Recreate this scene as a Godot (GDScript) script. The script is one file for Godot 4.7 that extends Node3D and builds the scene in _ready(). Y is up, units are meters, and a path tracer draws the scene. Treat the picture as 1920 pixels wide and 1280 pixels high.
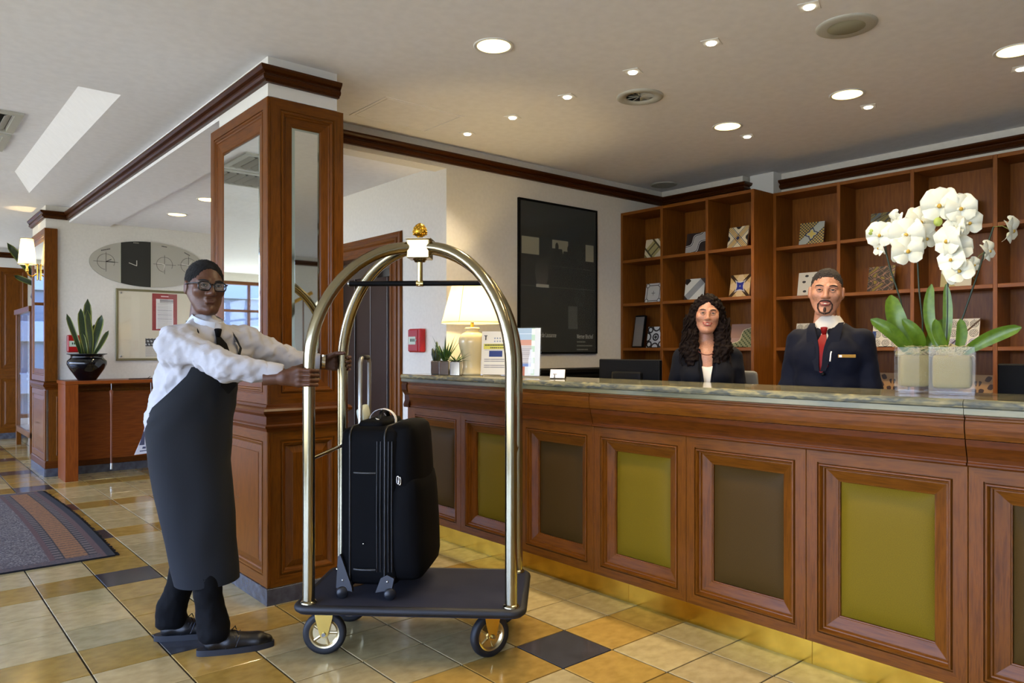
extends Node3D
# Hotel lobby: bell attendant with a luggage trolley, two receptionists behind a panelled counter.
# World axes: -Z runs along the counter away from the viewer, +X runs across the counter. Metres.

var M := {}
var taken := {}
var rng := RandomNumberGenerator.new()

const CEIL := 2.91
const TRIM_LO := 2.768
const TRIM_HI := 2.846

# ------------------------------------------------------------------ camera, sky, exposure
func setup_view() -> void:
	var cam := Camera3D.new()
	cam.name = "camera"
	add_child(cam)
	cam.position = Vector3(0, 1.35, 0)
	cam.rotation_degrees.y = -40.336
	cam.set_frustum(0.1 * 1280.0 / 1392.0, Vector2(0, 0.1 * 17.0 / 1392.0), 0.1, 60.0)
	cam.current = true
	var sky_mat := ProceduralSkyMaterial.new()
	sky_mat.sky_top_color = Color(0.50, 0.64, 0.92)
	sky_mat.sky_horizon_color = Color(0.84, 0.90, 1.0)
	sky_mat.ground_horizon_color = Color(0.74, 0.76, 0.78)
	sky_mat.ground_bottom_color = Color(0.52, 0.52, 0.5)
	sky_mat.sky_energy_multiplier = 1.0
	sky_mat.ground_energy_multiplier = 1.0
	var sky := Sky.new()
	sky.sky_material = sky_mat
	var env := Environment.new()
	env.background_mode = Environment.BG_SKY
	env.sky = sky
	env.background_energy_multiplier = 20.0
	env.tonemap_mode = Environment.TONE_MAPPER_LINEAR
	env.tonemap_exposure = 0.98
	env.sdfgi_enabled = true
	env.ssao_enabled = true
	env.ssil_enabled = true
	var we := WorldEnvironment.new()
	we.name = "world_environment"
	we.environment = env
	add_child(we)

# ------------------------------------------------------------------ naming and metadata
func numbered(called: String) -> String:
	var n: int = taken.get(called, 0)
	taken[called] = n + 1
	return called if n == 0 else "%s_%03d" % [called, n]

func tag(o: Node, label: String, category: String, group := "", kind := "") -> Node:
	if label != "": o.set_meta("label", label)
	if category != "": o.set_meta("category", category)
	if group != "": o.set_meta("group", group)
	if kind != "": o.set_meta("kind", kind)
	return o

func thing(called: String, label: String, category: String, at := Vector3.ZERO, turn := 0.0, group := "") -> Node3D:
	var o := Node3D.new()
	o.name = numbered(called)
	add_child(o)
	o.position = at
	o.rotation_degrees.y = turn
	tag(o, label, category, group)
	return o

func struct(called: String, label: String) -> Node3D:
	var o := Node3D.new()
	o.name = numbered(called)
	add_child(o)
	o.set_meta("kind", "structure")
	o.set_meta("label", label)
	o.set_meta("category", called.get_slice("_", 0))
	return o

func part(parent: Node, called: String, mesh: Mesh, mat: Material, at := Vector3.ZERO, turn := Vector3.ZERO) -> MeshInstance3D:
	var o := MeshInstance3D.new()
	o.name = called
	o.mesh = mesh
	if mat != null:
		for i in mesh.get_surface_count():
			o.set_surface_override_material(i, mat)
	o.cast_shadow = GeometryInstance3D.SHADOW_CASTING_SETTING_ON
	parent.add_child(o, true)
	o.position = at
	o.rotation_degrees = turn
	return o

func copy_of(o: Node3D, at: Vector3, turn := 0.0, label := "") -> Node3D:
	var c: Node3D = o.duplicate()
	c.name = numbered(str(o.name).rstrip("0123456789").trim_suffix("_"))
	add_child(c)
	c.position = at
	c.rotation_degrees.y = turn
	if label != "": c.set_meta("label", label)
	return c

# ------------------------------------------------------------------ mesh helpers
func tool() -> SurfaceTool:
	var s := SurfaceTool.new()
	s.begin(Mesh.PRIMITIVE_TRIANGLES)
	s.set_smooth_group(-1)
	return s

func done(s: SurfaceTool, onto: ArrayMesh = null) -> ArrayMesh:
	s.generate_normals()
	return s.commit(onto)

func tri(s: SurfaceTool, a: Vector3, b: Vector3, c: Vector3) -> void:
	s.add_vertex(a); s.add_vertex(c); s.add_vertex(b)

# a, b, c, d run counter-clockwise as seen from outside
func quad(s: SurfaceTool, a: Vector3, b: Vector3, c: Vector3, d: Vector3) -> void:
	s.add_vertex(a); s.add_vertex(c); s.add_vertex(b)
	s.add_vertex(a); s.add_vertex(d); s.add_vertex(c)

# box with chamfered edges
func add_box(s: SurfaceTool, lo: Vector3, hi: Vector3, bev := 0.0) -> void:
	var c := (lo + hi) * 0.5
	var e := (hi - lo) * 0.5
	var b: float = minf(bev, minf(e.x, minf(e.y, e.z)) * 0.9)
	if b <= 0.0:
		for ax in 3:
			for sg in [-1.0, 1.0]:
				var u := (ax + 1) % 3
				var v := (ax + 2) % 3
				var q := []
				for k in [[-1, -1], [1, -1], [1, 1], [-1, 1]]:
					var p := Vector3.ZERO
					p[ax] = e[ax] * sg
					p[u] = e[u] * k[0]
					p[v] = e[v] * k[1]
					q.append(c + p)
				if sg > 0: quad(s, q[0], q[1], q[2], q[3])
				else: quad(s, q[3], q[2], q[1], q[0])
		return
	for ax in 3:
		for sg in [-1.0, 1.0]:
			var u := (ax + 1) % 3
			var v := (ax + 2) % 3
			var q := []
			for k in [[-1, -1], [1, -1], [1, 1], [-1, 1]]:
				var p := Vector3.ZERO
				p[ax] = e[ax] * sg
				p[u] = (e[u] - b) * k[0]
				p[v] = (e[v] - b) * k[1]
				q.append(c + p)
			if sg > 0: quad(s, q[0], q[1], q[2], q[3])
			else: quad(s, q[3], q[2], q[1], q[0])
	for ax in 3:   # edges along ax
		var u := (ax + 1) % 3
		var v := (ax + 2) % 3
		for su in [-1.0, 1.0]:
			for sv in [-1.0, 1.0]:
				var q := []
				for k in [[0, -1], [0, 1], [1, 1], [1, -1]]:
					var p := Vector3.ZERO
					p[ax] = (e[ax] - b) * k[1]
					p[u] = (e[u] if k[0] == 0 else e[u] - b) * su
					p[v] = (e[v] - b if k[0] == 0 else e[v]) * sv
					q.append(c + p)
				if su * sv > 0: quad(s, q[3], q[2], q[1], q[0])
				else: quad(s, q[0], q[1], q[2], q[3])
	for sx in [-1.0, 1.0]:
		for sy in [-1.0, 1.0]:
			for sz in [-1.0, 1.0]:
				var p0 := c + Vector3(e.x * sx, (e.y - b) * sy, (e.z - b) * sz)
				var p1 := c + Vector3((e.x - b) * sx, e.y * sy, (e.z - b) * sz)
				var p2 := c + Vector3((e.x - b) * sx, (e.y - b) * sy, e.z * sz)
				if sx * sy * sz > 0: tri(s, p0, p1, p2)
				else: tri(s, p2, p1, p0)

func box_mesh(lo: Vector3, hi: Vector3, bev := 0.0) -> ArrayMesh:
	var s := tool()
	add_box(s, lo, hi, bev)
	return done(s)

# nested rectangles in the XY plane facing +Z; prof = [inset, height]; upright sides go to sv, level ones to sh
func ring_frame(sv: SurfaceTool, sh: SurfaceTool, w: float, h: float, prof: Array, cx := 0.0, cy := 0.0) -> void:
	for i in prof.size() - 1:
		var a := Vector2(w * 0.5 - prof[i][0], h * 0.5 - prof[i][0])
		var b := Vector2(w * 0.5 - prof[i + 1][0], h * 0.5 - prof[i + 1][0])
		var za: float = prof[i][1]
		var zb: float = prof[i + 1][1]
		var o := Vector3(cx, cy, 0)
		quad(sh, o + Vector3(-a.x, -a.y, za), o + Vector3(a.x, -a.y, za), o + Vector3(b.x, -b.y, zb), o + Vector3(-b.x, -b.y, zb))
		quad(sv, o + Vector3(a.x, -a.y, za), o + Vector3(a.x, a.y, za), o + Vector3(b.x, b.y, zb), o + Vector3(b.x, -b.y, zb))
		quad(sh, o + Vector3(a.x, a.y, za), o + Vector3(-a.x, a.y, za), o + Vector3(-b.x, b.y, zb), o + Vector3(b.x, b.y, zb))
		quad(sv, o + Vector3(-a.x, a.y, za), o + Vector3(-a.x, -a.y, za), o + Vector3(-b.x, -b.y, zb), o + Vector3(-b.x, b.y, zb))

func frame_mesh(w: float, h: float, prof: Array) -> ArrayMesh:
	var sv := tool()
	var sh := tool()
	ring_frame(sv, sh, w, h, prof)
	var m := done(sv)
	return done(sh, m)

func frame_part(parent: Node, called: String, w: float, h: float, prof: Array, mv: Material, mh: Material, at: Vector3, turn := Vector3.ZERO) -> MeshInstance3D:
	var o := part(parent, called, frame_mesh(w, h, prof), null, at, turn)
	o.set_surface_override_material(0, mv)
	o.set_surface_override_material(1, mh)
	return o

# sweep of a profile [out, y] along a plan path (x, z); out is to the left of the walking direction seen from above (x right, z down)
func sweep_plan(path: PackedVector2Array, prof: Array, caps := true) -> ArrayMesh:
	var s := tool()
	var rings := []
	for i in path.size():
		var n0 := Vector2.ZERO
		var n1 := Vector2.ZERO
		if i > 0:
			var d := (path[i] - path[i - 1]).normalized()
			n0 = Vector2(d.y, -d.x)
		if i < path.size() - 1:
			var d := (path[i + 1] - path[i]).normalized()
			n1 = Vector2(d.y, -d.x)
		if i == 0: n0 = n1
		if i == path.size() - 1: n1 = n0
		var m := (n0 + n1)
		m = m / maxf(0.2, m.length_squared() * 0.5)
		var ring := []
		for p in prof:
			var q: Vector2 = path[i] + m * float(p[0])
			ring.append(Vector3(q.x, p[1], q.y))
		rings.append(ring)
	var n := prof.size()
	for i in rings.size() - 1:
		for j in n - 1:
			quad(s, rings[i + 1][j], rings[i][j], rings[i][j + 1], rings[i + 1][j + 1])
	if caps:
		for j in range(1, n - 1):
			tri(s, rings[0][0], rings[0][j + 1], rings[0][j])
			var l: Array = rings[rings.size() - 1]
			tri(s, l[0], l[j], l[j + 1])
	return done(s)

# lathe round Y; prof = [radius, y] from bottom to top
func lathe(prof: Array, seg := 24, smooth := true) -> ArrayMesh:
	var s := tool()
	add_lathe(s, prof, seg, smooth)
	return done(s)

func add_lathe(s: SurfaceTool, prof: Array, seg := 24, smooth := true, at := Transform3D()) -> void:
	for i in prof.size() - 1:
		var r0: float = prof[i][0]
		var r1: float = prof[i + 1][0]
		var y0: float = prof[i][1]
		var y1: float = prof[i + 1][1]
		if smooth: s.set_smooth_group(1 if prof[i].size() < 3 else int(prof[i][2]))
		for k in seg:
			var a0 := TAU * k / seg
			var a1 := TAU * (k + 1) / seg
			var p00 := at * Vector3(r0 * cos(a0), y0, r0 * sin(a0))
			var p01 := at * Vector3(r0 * cos(a1), y0, r0 * sin(a1))
			var p10 := at * Vector3(r1 * cos(a0), y1, r1 * sin(a0))
			var p11 := at * Vector3(r1 * cos(a1), y1, r1 * sin(a1))
			if r0 < 1e-6: tri(s, p00, p10, p11)
			elif r1 < 1e-6: tri(s, p00, p10, p01)
			else: quad(s, p01, p00, p10, p11)
	s.set_smooth_group(-1)

# round tube along points; radii may vary
func add_tube(s: SurfaceTool, pts: Array, rad: Variant, seg := 10, caps := true) -> void:
	var n := pts.size()
	var rings := []
	var prev := Vector3.ZERO
	for i in n:
		var t: Vector3
		if i == 0: t = pts[1] - pts[0]
		elif i == n - 1: t = pts[n - 1] - pts[n - 2]
		else: t = (pts[i + 1] - pts[i]).normalized() + (pts[i] - pts[i - 1]).normalized()
		t = t.normalized()
		var u: Vector3
		if i == 0:
			u = t.cross(Vector3.UP if absf(t.y) < 0.9 else Vector3.RIGHT).normalized()
		else:
			u = (prev - t * prev.dot(t)).normalized()
		prev = u
		var v := t.cross(u)
		var r: float = rad[i] if rad is Array else float(rad)
		var ring := []
		for k in seg:
			var a := TAU * k / seg
			ring.append(pts[i] + (u * cos(a) + v * sin(a)) * r)
		rings.append(ring)
	s.set_smooth_group(2)
	for i in n - 1:
		for k in seg:
			var k2 := (k + 1) % seg
			quad(s, rings[i][k], rings[i][k2], rings[i + 1][k2], rings[i + 1][k])
	s.set_smooth_group(-1)
	if caps:
		for k in seg:
			var k2 := (k + 1) % seg
			tri(s, pts[0], rings[0][k2], rings[0][k])
			tri(s, pts[n - 1], rings[n - 1][k], rings[n - 1][k2])

func tube(pts: Array, rad: Variant, seg := 10, caps := true) -> ArrayMesh:
	var s := tool()
	add_tube(s, pts, rad, seg, caps)
	return done(s)

# outline in XY extruded along Z from z0 to z1 with an optional bevel on the front
func add_extrude(s: SurfaceTool, poly: PackedVector2Array, z0: float, z1: float, smooth_side := false) -> void:
	var p := poly.duplicate()
	if Geometry2D.is_polygon_clockwise(p): p.reverse()
	var idx := Geometry2D.triangulate_polygon(p)
	for i in range(0, idx.size(), 3):
		var a := p[idx[i]]
		var b := p[idx[i + 1]]
		var c := p[idx[i + 2]]
		if (b - a).cross(c - a) < 0:
			var t := b; b = c; c = t
		tri(s, Vector3(a.x, a.y, z1), Vector3(b.x, b.y, z1), Vector3(c.x, c.y, z1))
		tri(s, Vector3(a.x, a.y, z0), Vector3(c.x, c.y, z0), Vector3(b.x, b.y, z0))
	if smooth_side: s.set_smooth_group(3)
	for i in p.size():
		var a := p[i]
		var b := p[(i + 1) % p.size()]
		quad(s, Vector3(a.x, a.y, z0), Vector3(b.x, b.y, z0), Vector3(b.x, b.y, z1), Vector3(a.x, a.y, z1))
	s.set_smooth_group(-1)

func extrude(poly: PackedVector2Array, z0: float, z1: float, smooth_side := false) -> ArrayMesh:
	var s := tool()
	add_extrude(s, poly, z0, z1, smooth_side)
	return done(s)

func rounded_rect(w: float, h: float, r: float, seg := 5) -> PackedVector2Array:
	var p := PackedVector2Array()
	for c in [[1, 1, 0], [-1, 1, 1], [-1, -1, 2], [1, -1, 3]]:
		for k in seg + 1:
			var a: float = PI * 0.5 * (c[2] + float(k) / seg)
			p.append(Vector2(c[0] * (w * 0.5 - r) + r * cos(a), c[1] * (h * 0.5 - r) + r * sin(a)))
	return p

func ellipse_poly(rx: float, ry: float, seg := 48) -> PackedVector2Array:
	var p := PackedVector2Array()
	for k in seg:
		p.append(Vector2(rx * cos(TAU * k / seg), ry * sin(TAU * k / seg)))
	return p

# stuffed cushion in XY facing +Z
func cushion(w: float, h: float, z: float, bulge: float, n := 10) -> ArrayMesh:
	var s := tool()
	s.set_smooth_group(1)
	for i in n:
		for j in n:
			var q := []
			for k in [[0, 0], [1, 0], [1, 1], [0, 1]]:
				var u: float = 2.0 * (i + k[0]) / n - 1.0
				var v: float = 2.0 * (j + k[1]) / n - 1.0
				u = signf(u) * (1.0 - pow(1.0 - absf(u), 1.6))
				v = signf(v) * (1.0 - pow(1.0 - absf(v), 1.6))
				var b := sqrt(maxf(0.0, (1.0 - pow(absf(u), 4.0)))) * sqrt(maxf(0.0, (1.0 - pow(absf(v), 4.0))))
				q.append(Vector3(u * w * 0.5, v * h * 0.5, z + bulge * b))
			quad(s, q[0], q[1], q[2], q[3])
	return done(s)

func text_mesh(words: String, height: float, font_name := "Droid Sans", weight := 400, depth := 0.001) -> TextMesh:
	var t := TextMesh.new()
	var f := SystemFont.new()
	f.font_names = PackedStringArray([font_name])
	f.font_weight = weight
	t.font = f
	t.text = words
	t.font_size = 32
	t.pixel_size = height / 24.0
	t.depth = depth
	t.horizontal_alignment = HORIZONTAL_ALIGNMENT_LEFT
	t.curve_step = 2.0
	return t

# ------------------------------------------------------------------ materials
func mat(c: Color, rough := 0.6, metal := 0.0) -> StandardMaterial3D:
	var m := StandardMaterial3D.new()
	m.albedo_color = c
	m.roughness = rough
	m.metallic = metal
	m.cull_mode = BaseMaterial3D.CULL_DISABLED
	return m

func noise_tex(sd: int, freq: float, ramp: Array, octaves := 4, size := 512, kind := FastNoiseLite.TYPE_SIMPLEX_SMOOTH) -> NoiseTexture2D:
	var n := FastNoiseLite.new()
	n.seed = sd
	n.noise_type = kind
	n.frequency = freq
	n.fractal_octaves = octaves
	var t := NoiseTexture2D.new()
	t.width = size
	t.height = size
	t.seamless = true
	t.noise = n
	if ramp.size() > 0:
		var g := Gradient.new()
		var off := PackedFloat32Array()
		var col := PackedColorArray()
		for r in ramp:
			off.append(r[0])
			col.append(r[1])
		g.offsets = off
		g.colors = col
		t.color_ramp = g
	return t

func normal_tex(sd: int, freq: float, strength: float, size := 512) -> NoiseTexture2D:
	var t := noise_tex(sd, freq, [], 4, size)
	t.as_normal_map = true
	t.bump_strength = strength
	return t

func tri_mat(tex: Texture2D, scale: Vector3, rough: float, tint := Color.WHITE, world := false) -> StandardMaterial3D:
	var m := mat(tint, rough)
	m.albedo_texture = tex
	m.uv1_triplanar = true
	m.uv1_world_triplanar = world
	m.uv1_triplanar_sharpness = 8.0
	m.uv1_scale = scale
	return m

func wood_set(key: String, tex: Texture2D, tint: Color, rough: float, coat := 0.0) -> void:
	for g in [["x", Vector3(0.45, 5, 5)], ["y", Vector3(5, 0.45, 5)], ["z", Vector3(5, 5, 0.45)]]:
		var m := tri_mat(tex, g[1], rough, tint)
		m.metallic_specular = 0.3
		m.clearcoat_enabled = coat > 0.0
		m.clearcoat = coat
		m.clearcoat_roughness = 0.22
		M[key + "_" + g[0]] = m

func make_materials() -> void:
	var wood := noise_tex(11, 0.018, [[0.0, Color(0.32, 0.175, 0.03)], [0.35, Color(0.40, 0.225, 0.045)], [0.6, Color(0.445, 0.255, 0.055)], [0.8, Color(0.37, 0.205, 0.035)], [1.0, Color(0.49, 0.285, 0.075)]], 5)
	wood_set("wood", wood, Color(0.95, 0.94, 0.93), 0.3)
	wood_set("trim", wood, Color(0.62, 0.56, 0.56), 0.35)
	wood_set("deep", wood, Color(0.8, 0.72, 0.68), 0.32)
	var shelf := noise_tex(23, 0.02, [[0.0, Color(0.39, 0.215, 0.055)], [0.5, Color(0.45, 0.26, 0.07)], [1.0, Color(0.50, 0.30, 0.09)]], 5)
	wood_set("shelf", shelf, Color(1, 1, 1), 0.45, 0.1)
	wood_set("console", shelf, Color(1.0, 0.86, 0.78), 0.4, 0.1)
	M.ceiling = tri_mat(noise_tex(31, 0.03, [[0.0, Color(0.90, 0.90, 0.91)], [1.0, Color(0.93, 0.93, 0.94)]], 4, 256), Vector3.ONE * 1.5, 0.9)
	M.wall = tri_mat(noise_tex(32, 0.05, [[0.0, Color(0.82, 0.805, 0.765)], [1.0, Color(0.85, 0.835, 0.795)]], 4, 256), Vector3.ONE * 2.0, 0.85)
	M.white = mat(Color(0.86, 0.86, 0.85), 0.7)
	M.brass = mat(Color(0.86, 0.66, 0.26), 0.2, 1.0)
	M.kick = tri_mat(noise_tex(33, 0.01, [[0.0, Color(0.78, 0.62, 0.20)], [1.0, Color(0.90, 0.74, 0.28)]], 4, 256), Vector3(2, 2, 2), 0.22)
	M.kick.metallic = 1.0
	M.mirror = mat(Color(0.93, 0.95, 0.94), 0.02, 1.0)
	M.mirror_edge = mat(Color(0.72, 0.78, 0.76), 0.06, 1.0)
	M.chrome = mat(Color(0.82, 0.81, 0.78), 0.12, 1.0)
	M.steel = mat(Color(0.62, 0.62, 0.6), 0.3, 1.0)
	M.black = mat(Color(0.02, 0.02, 0.024), 0.6)
	M.black.metallic_specular = 0.25
	M.black_gloss = mat(Color(0.015, 0.016, 0.03), 0.06)
	M.grout = mat(Color(0.13, 0.10, 0.07), 0.9)
	M.slate = tri_mat(noise_tex(35, 0.02, [[0.0, Color(0.21, 0.21, 0.23)], [1.0, Color(0.33, 0.34, 0.36)]], 5, 256), Vector3.ONE * 2.0, 0.25, Color.WHITE, true)
	# floor stone: three kinds, three tones each
	var fine := noise_tex(41, 0.012, [[0.0, Color(0.86, 0.85, 0.82)], [0.45, Color(0.93, 0.92, 0.91)], [1.0, Color(1, 1, 1)]], 6)
	var kinds := {"pale": [Color(0.71, 0.64, 0.45), Color(0.74, 0.665, 0.48), Color(0.68, 0.615, 0.44)], "ochre": [Color(0.64, 0.52, 0.25), Color(0.68, 0.55, 0.275), Color(0.61, 0.49, 0.24)], "dark": [Color(0.25, 0.25, 0.26), Color(0.29, 0.29, 0.30), Color(0.23, 0.235, 0.25)]}
	for k in kinds:
		for i in 3:
			var m := tri_mat(fine, Vector3(1.6, 1.6, 2.3), 0.14, kinds[k][i], true)
			M["tile_%s_%d" % [k, i]] = m
	# upholstery of the counter
	var cloth := noise_tex(51, 0.12, [[0.0, Color(0.82, 0.82, 0.82)], [1.0, Color(1, 1, 1)]], 3, 256)
	for c in [["green", Color(0.46, 0.375, 0.075)], ["brown", Color(0.29, 0.21, 0.085)]]:
		var m := tri_mat(cloth, Vector3.ONE * 8.0, 0.48, c[1])
		m.rim_enabled = true
		m.rim = 0.05
		m.rim_tint = 0.9
		m.metallic_specular = 0.18
		M["cloth_" + c[0]] = m
	# marble with blue-grey veins
	M.marble = tri_mat(noise_tex(61, 0.008, [[0.0, Color(0.23, 0.245, 0.24)], [0.35, Color(0.39, 0.39, 0.33)], [0.5, Color(0.56, 0.52, 0.37)], [0.62, Color(0.32, 0.335, 0.32)], [0.8, Color(0.49, 0.465, 0.35)], [1.0, Color(0.62, 0.57, 0.42)]], 6), Vector3(2.2, 2.2, 0.7), 0.1, Color.WHITE, true)
	M.marble_low = tri_mat(noise_tex(62, 0.008, [[0.0, Color(0.27, 0.285, 0.23)], [0.5, Color(0.40, 0.395, 0.29)], [1.0, Color(0.48, 0.455, 0.32)]], 6), Vector3(2.2, 2.2, 0.5), 0.2, Color.WHITE, true)
	M.glass = mat(Color(0.9, 0.97, 0.95, 0.02), 0.02)
	M.glass.transparency = BaseMaterial3D.TRANSPARENCY_ALPHA
	M.glass.metallic_specular = 0.4
	M.vase_glass = M.glass.duplicate()
	M.vase_glass.metallic_specular = 0.2
	M.paper = mat(Color(0.88, 0.87, 0.85), 0.8)
	M.ink = mat(Color(0.08, 0.08, 0.1), 0.7)
	M.red = mat(Color(0.62, 0.045, 0.05), 0.35)
	M.rubber = mat(Color(0.035, 0.035, 0.042), 0.6)

func glow(c: Color, energy: float) -> StandardMaterial3D:
	var m := mat(Color(0.9, 0.9, 0.88), 0.5)
	m.emission_enabled = true
	m.emission = c
	m.emission_energy_multiplier = energy
	return m

# ------------------------------------------------------------------ smooth bodies: distance fields meshed as surface nets
class Field:
	var o := Vector3.ZERO
	var c := 0.01
	var nx := 0
	var ny := 0
	var nz := 0
	var v := PackedFloat32Array()

	func _init(lo: Vector3, hi: Vector3, cell: float) -> void:
		o = lo
		c = cell
		nx = int((hi.x - lo.x) / cell) + 2
		ny = int((hi.y - lo.y) / cell) + 2
		nz = int((hi.z - lo.z) / cell) + 2
		v.resize(nx * ny * nz)
		v.fill(10.0)

	# tapered capsule from a to b, stretched by sq about a; k blends; cut > 0 takes it away
	func cone(a: Vector3, b: Vector3, ra: float, rb: float, k: float, sq := Vector3.ONE, cut := false) -> void:
		var grow := sq * maxf(ra, rb) + Vector3.ONE * (k + c * 2.5)
		var lo := a.min(b) - grow
		var hi := a.max(b) + grow
		var i0 := maxi(0, int((lo.x - o.x) / c))
		var j0 := maxi(0, int((lo.y - o.y) / c))
		var k0 := maxi(0, int((lo.z - o.z) / c))
		var i1 := mini(nx - 1, int((hi.x - o.x) / c) + 1)
		var j1 := mini(ny - 1, int((hi.y - o.y) / c) + 1)
		var k1 := mini(nz - 1, int((hi.z - o.z) / c) + 1)
		var inv := Vector3.ONE / sq
		var ba := (b - a) * inv
		var bb := maxf(ba.length_squared(), 1e-12)
		var ibb := 1.0 / bb
		var m := minf(sq.x, minf(sq.y, sq.z))
		var dr := rb - ra
		var ik := 1.0 / maxf(k, 1e-6)
		for kk in range(k0, k1 + 1):
			for jj in range(j0, j1 + 1):
				var at := (kk * ny + jj) * nx
				var q := Vector3(0, (o.y + jj * c - a.y) * inv.y, (o.z + kk * c - a.z) * inv.z)
				for ii in range(i0, i1 + 1):
					q.x = (o.x + ii * c - a.x) * inv.x
					var h := clampf(q.dot(ba) * ibb, 0.0, 1.0)
					var d := ((q - ba * h).length() - ra - dr * h) * m
					var w := v[at + ii]
					if cut:
						d = -d
						var e := maxf(k - absf(d - w), 0.0) * ik
						v[at + ii] = maxf(d, w) + e * e * k * 0.25
					else:
						var e := maxf(k - absf(d - w), 0.0) * ik
						v[at + ii] = minf(d, w) - e * e * k * 0.25

	func ball(p: Vector3, r: Vector3, k: float, cut := false) -> void:
		var m := minf(r.x, minf(r.y, r.z))
		cone(p, p, m, m, k, r / m, cut)

	# keep only the side of a plane to which n does not point
	func clip(p: Vector3, n: Vector3) -> void:
		for kk in nz:
			for jj in ny:
				var at := (kk * ny + jj) * nx
				for ii in nx:
					if v[at + ii] < 9.0:
						v[at + ii] = maxf(v[at + ii], (Vector3(o.x + ii * c, o.y + jj * c, o.z + kk * c) - p).dot(n))

	func mesh(noise: FastNoiseLite = null, amp := 0.0) -> ArrayMesh:
		var vs := PackedVector3Array()
		var ns := PackedVector3Array()
		var ix := PackedInt32Array()
		var lay := nx * ny
		var id := PackedInt32Array()
		id.resize(nx * ny * nz)
		id.fill(-1)
		var lim := c * 1.9
		for kk in nz - 1:
			for jj in ny - 1:
				var row := kk * lay + jj * nx
				for ii in nx - 1:
					var b := row + ii
					if absf(v[b]) > lim: continue
					var f0 := v[b]
					var f1 := v[b + 1]
					var f2 := v[b + nx]
					var f3 := v[b + nx + 1]
					var f4 := v[b + lay]
					var f5 := v[b + lay + 1]
					var f6 := v[b + lay + nx]
					var f7 := v[b + lay + nx + 1]
					var s := int(f0 < 0) + int(f1 < 0) + int(f2 < 0) + int(f3 < 0) + int(f4 < 0) + int(f5 < 0) + int(f6 < 0) + int(f7 < 0)
					if s == 0 or s == 8: continue
					var p := Vector3.ZERO
					var n := 0
					if (f0 < 0) != (f1 < 0): p += Vector3(f0 / (f0 - f1), 0, 0); n += 1
					if (f2 < 0) != (f3 < 0): p += Vector3(f2 / (f2 - f3), 1, 0); n += 1
					if (f4 < 0) != (f5 < 0): p += Vector3(f4 / (f4 - f5), 0, 1); n += 1
					if (f6 < 0) != (f7 < 0): p += Vector3(f6 / (f6 - f7), 1, 1); n += 1
					if (f0 < 0) != (f2 < 0): p += Vector3(0, f0 / (f0 - f2), 0); n += 1
					if (f1 < 0) != (f3 < 0): p += Vector3(1, f1 / (f1 - f3), 0); n += 1
					if (f4 < 0) != (f6 < 0): p += Vector3(0, f4 / (f4 - f6), 1); n += 1
					if (f5 < 0) != (f7 < 0): p += Vector3(1, f5 / (f5 - f7), 1); n += 1
					if (f0 < 0) != (f4 < 0): p += Vector3(0, 0, f0 / (f0 - f4)); n += 1
					if (f1 < 0) != (f5 < 0): p += Vector3(1, 0, f1 / (f1 - f5)); n += 1
					if (f2 < 0) != (f6 < 0): p += Vector3(0, 1, f2 / (f2 - f6)); n += 1
					if (f3 < 0) != (f7 < 0): p += Vector3(1, 1, f3 / (f3 - f7)); n += 1
					p /= n
					var g := Vector3(f1 + f3 + f5 + f7 - f0 - f2 - f4 - f6, f2 + f3 + f6 + f7 - f0 - f1 - f4 - f5, f4 + f5 + f6 + f7 - f0 - f1 - f2 - f3).normalized()
					id[b] = vs.size()
					var w := o + (Vector3(ii, jj, kk) + p) * c
					if noise != null: w += g * noise.get_noise_3dv(w) * amp
					vs.append(w)
					ns.append(g)
		for kk in range(1, nz - 1):
			for jj in range(1, ny - 1):
				var row := kk * lay + jj * nx
				for ii in range(1, nx - 1):
					var b := row + ii
					var f0 := v[b]
					if absf(f0) > lim: continue
					for ax in 3:
						var st: int = [1, nx, lay][ax]
						var f1 := v[b + st]
						if (f0 < 0) == (f1 < 0): continue
						var u: int = [nx, lay, 1][ax]
						var w: int = [lay, 1, nx][ax]
						var a0 := id[b]
						var a1 := id[b - u]
						var a2 := id[b - u - w]
						var a3 := id[b - w]
						if a0 < 0 or a1 < 0 or a2 < 0 or a3 < 0: continue
						if f0 < 0:
							ix.append_array(PackedInt32Array([a0, a2, a1, a0, a3, a2]))
						else:
							ix.append_array(PackedInt32Array([a0, a1, a2, a0, a2, a3]))
		if noise != null:
			ns.fill(Vector3.ZERO)
			for t in range(0, ix.size(), 3):
				var n := (vs[ix[t + 2]] - vs[ix[t]]).cross(vs[ix[t + 1]] - vs[ix[t]])
				ns[ix[t]] += n
				ns[ix[t + 1]] += n
				ns[ix[t + 2]] += n
			for t in ns.size(): ns[t] = ns[t].normalized()
		var arr := []
		arr.resize(Mesh.ARRAY_MAX)
		arr[Mesh.ARRAY_VERTEX] = vs
		arr[Mesh.ARRAY_NORMAL] = ns
		arr[Mesh.ARRAY_INDEX] = ix
		var m := ArrayMesh.new()
		m.add_surface_from_arrays(Mesh.PRIMITIVE_TRIANGLES, arr)
		return m

func folds(sd: int, freq: float) -> FastNoiseLite:
	var n := FastNoiseLite.new()
	n.seed = sd
	n.frequency = freq
	n.fractal_octaves = 2
	n.noise_type = FastNoiseLite.TYPE_SIMPLEX_SMOOTH
	return n

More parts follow.
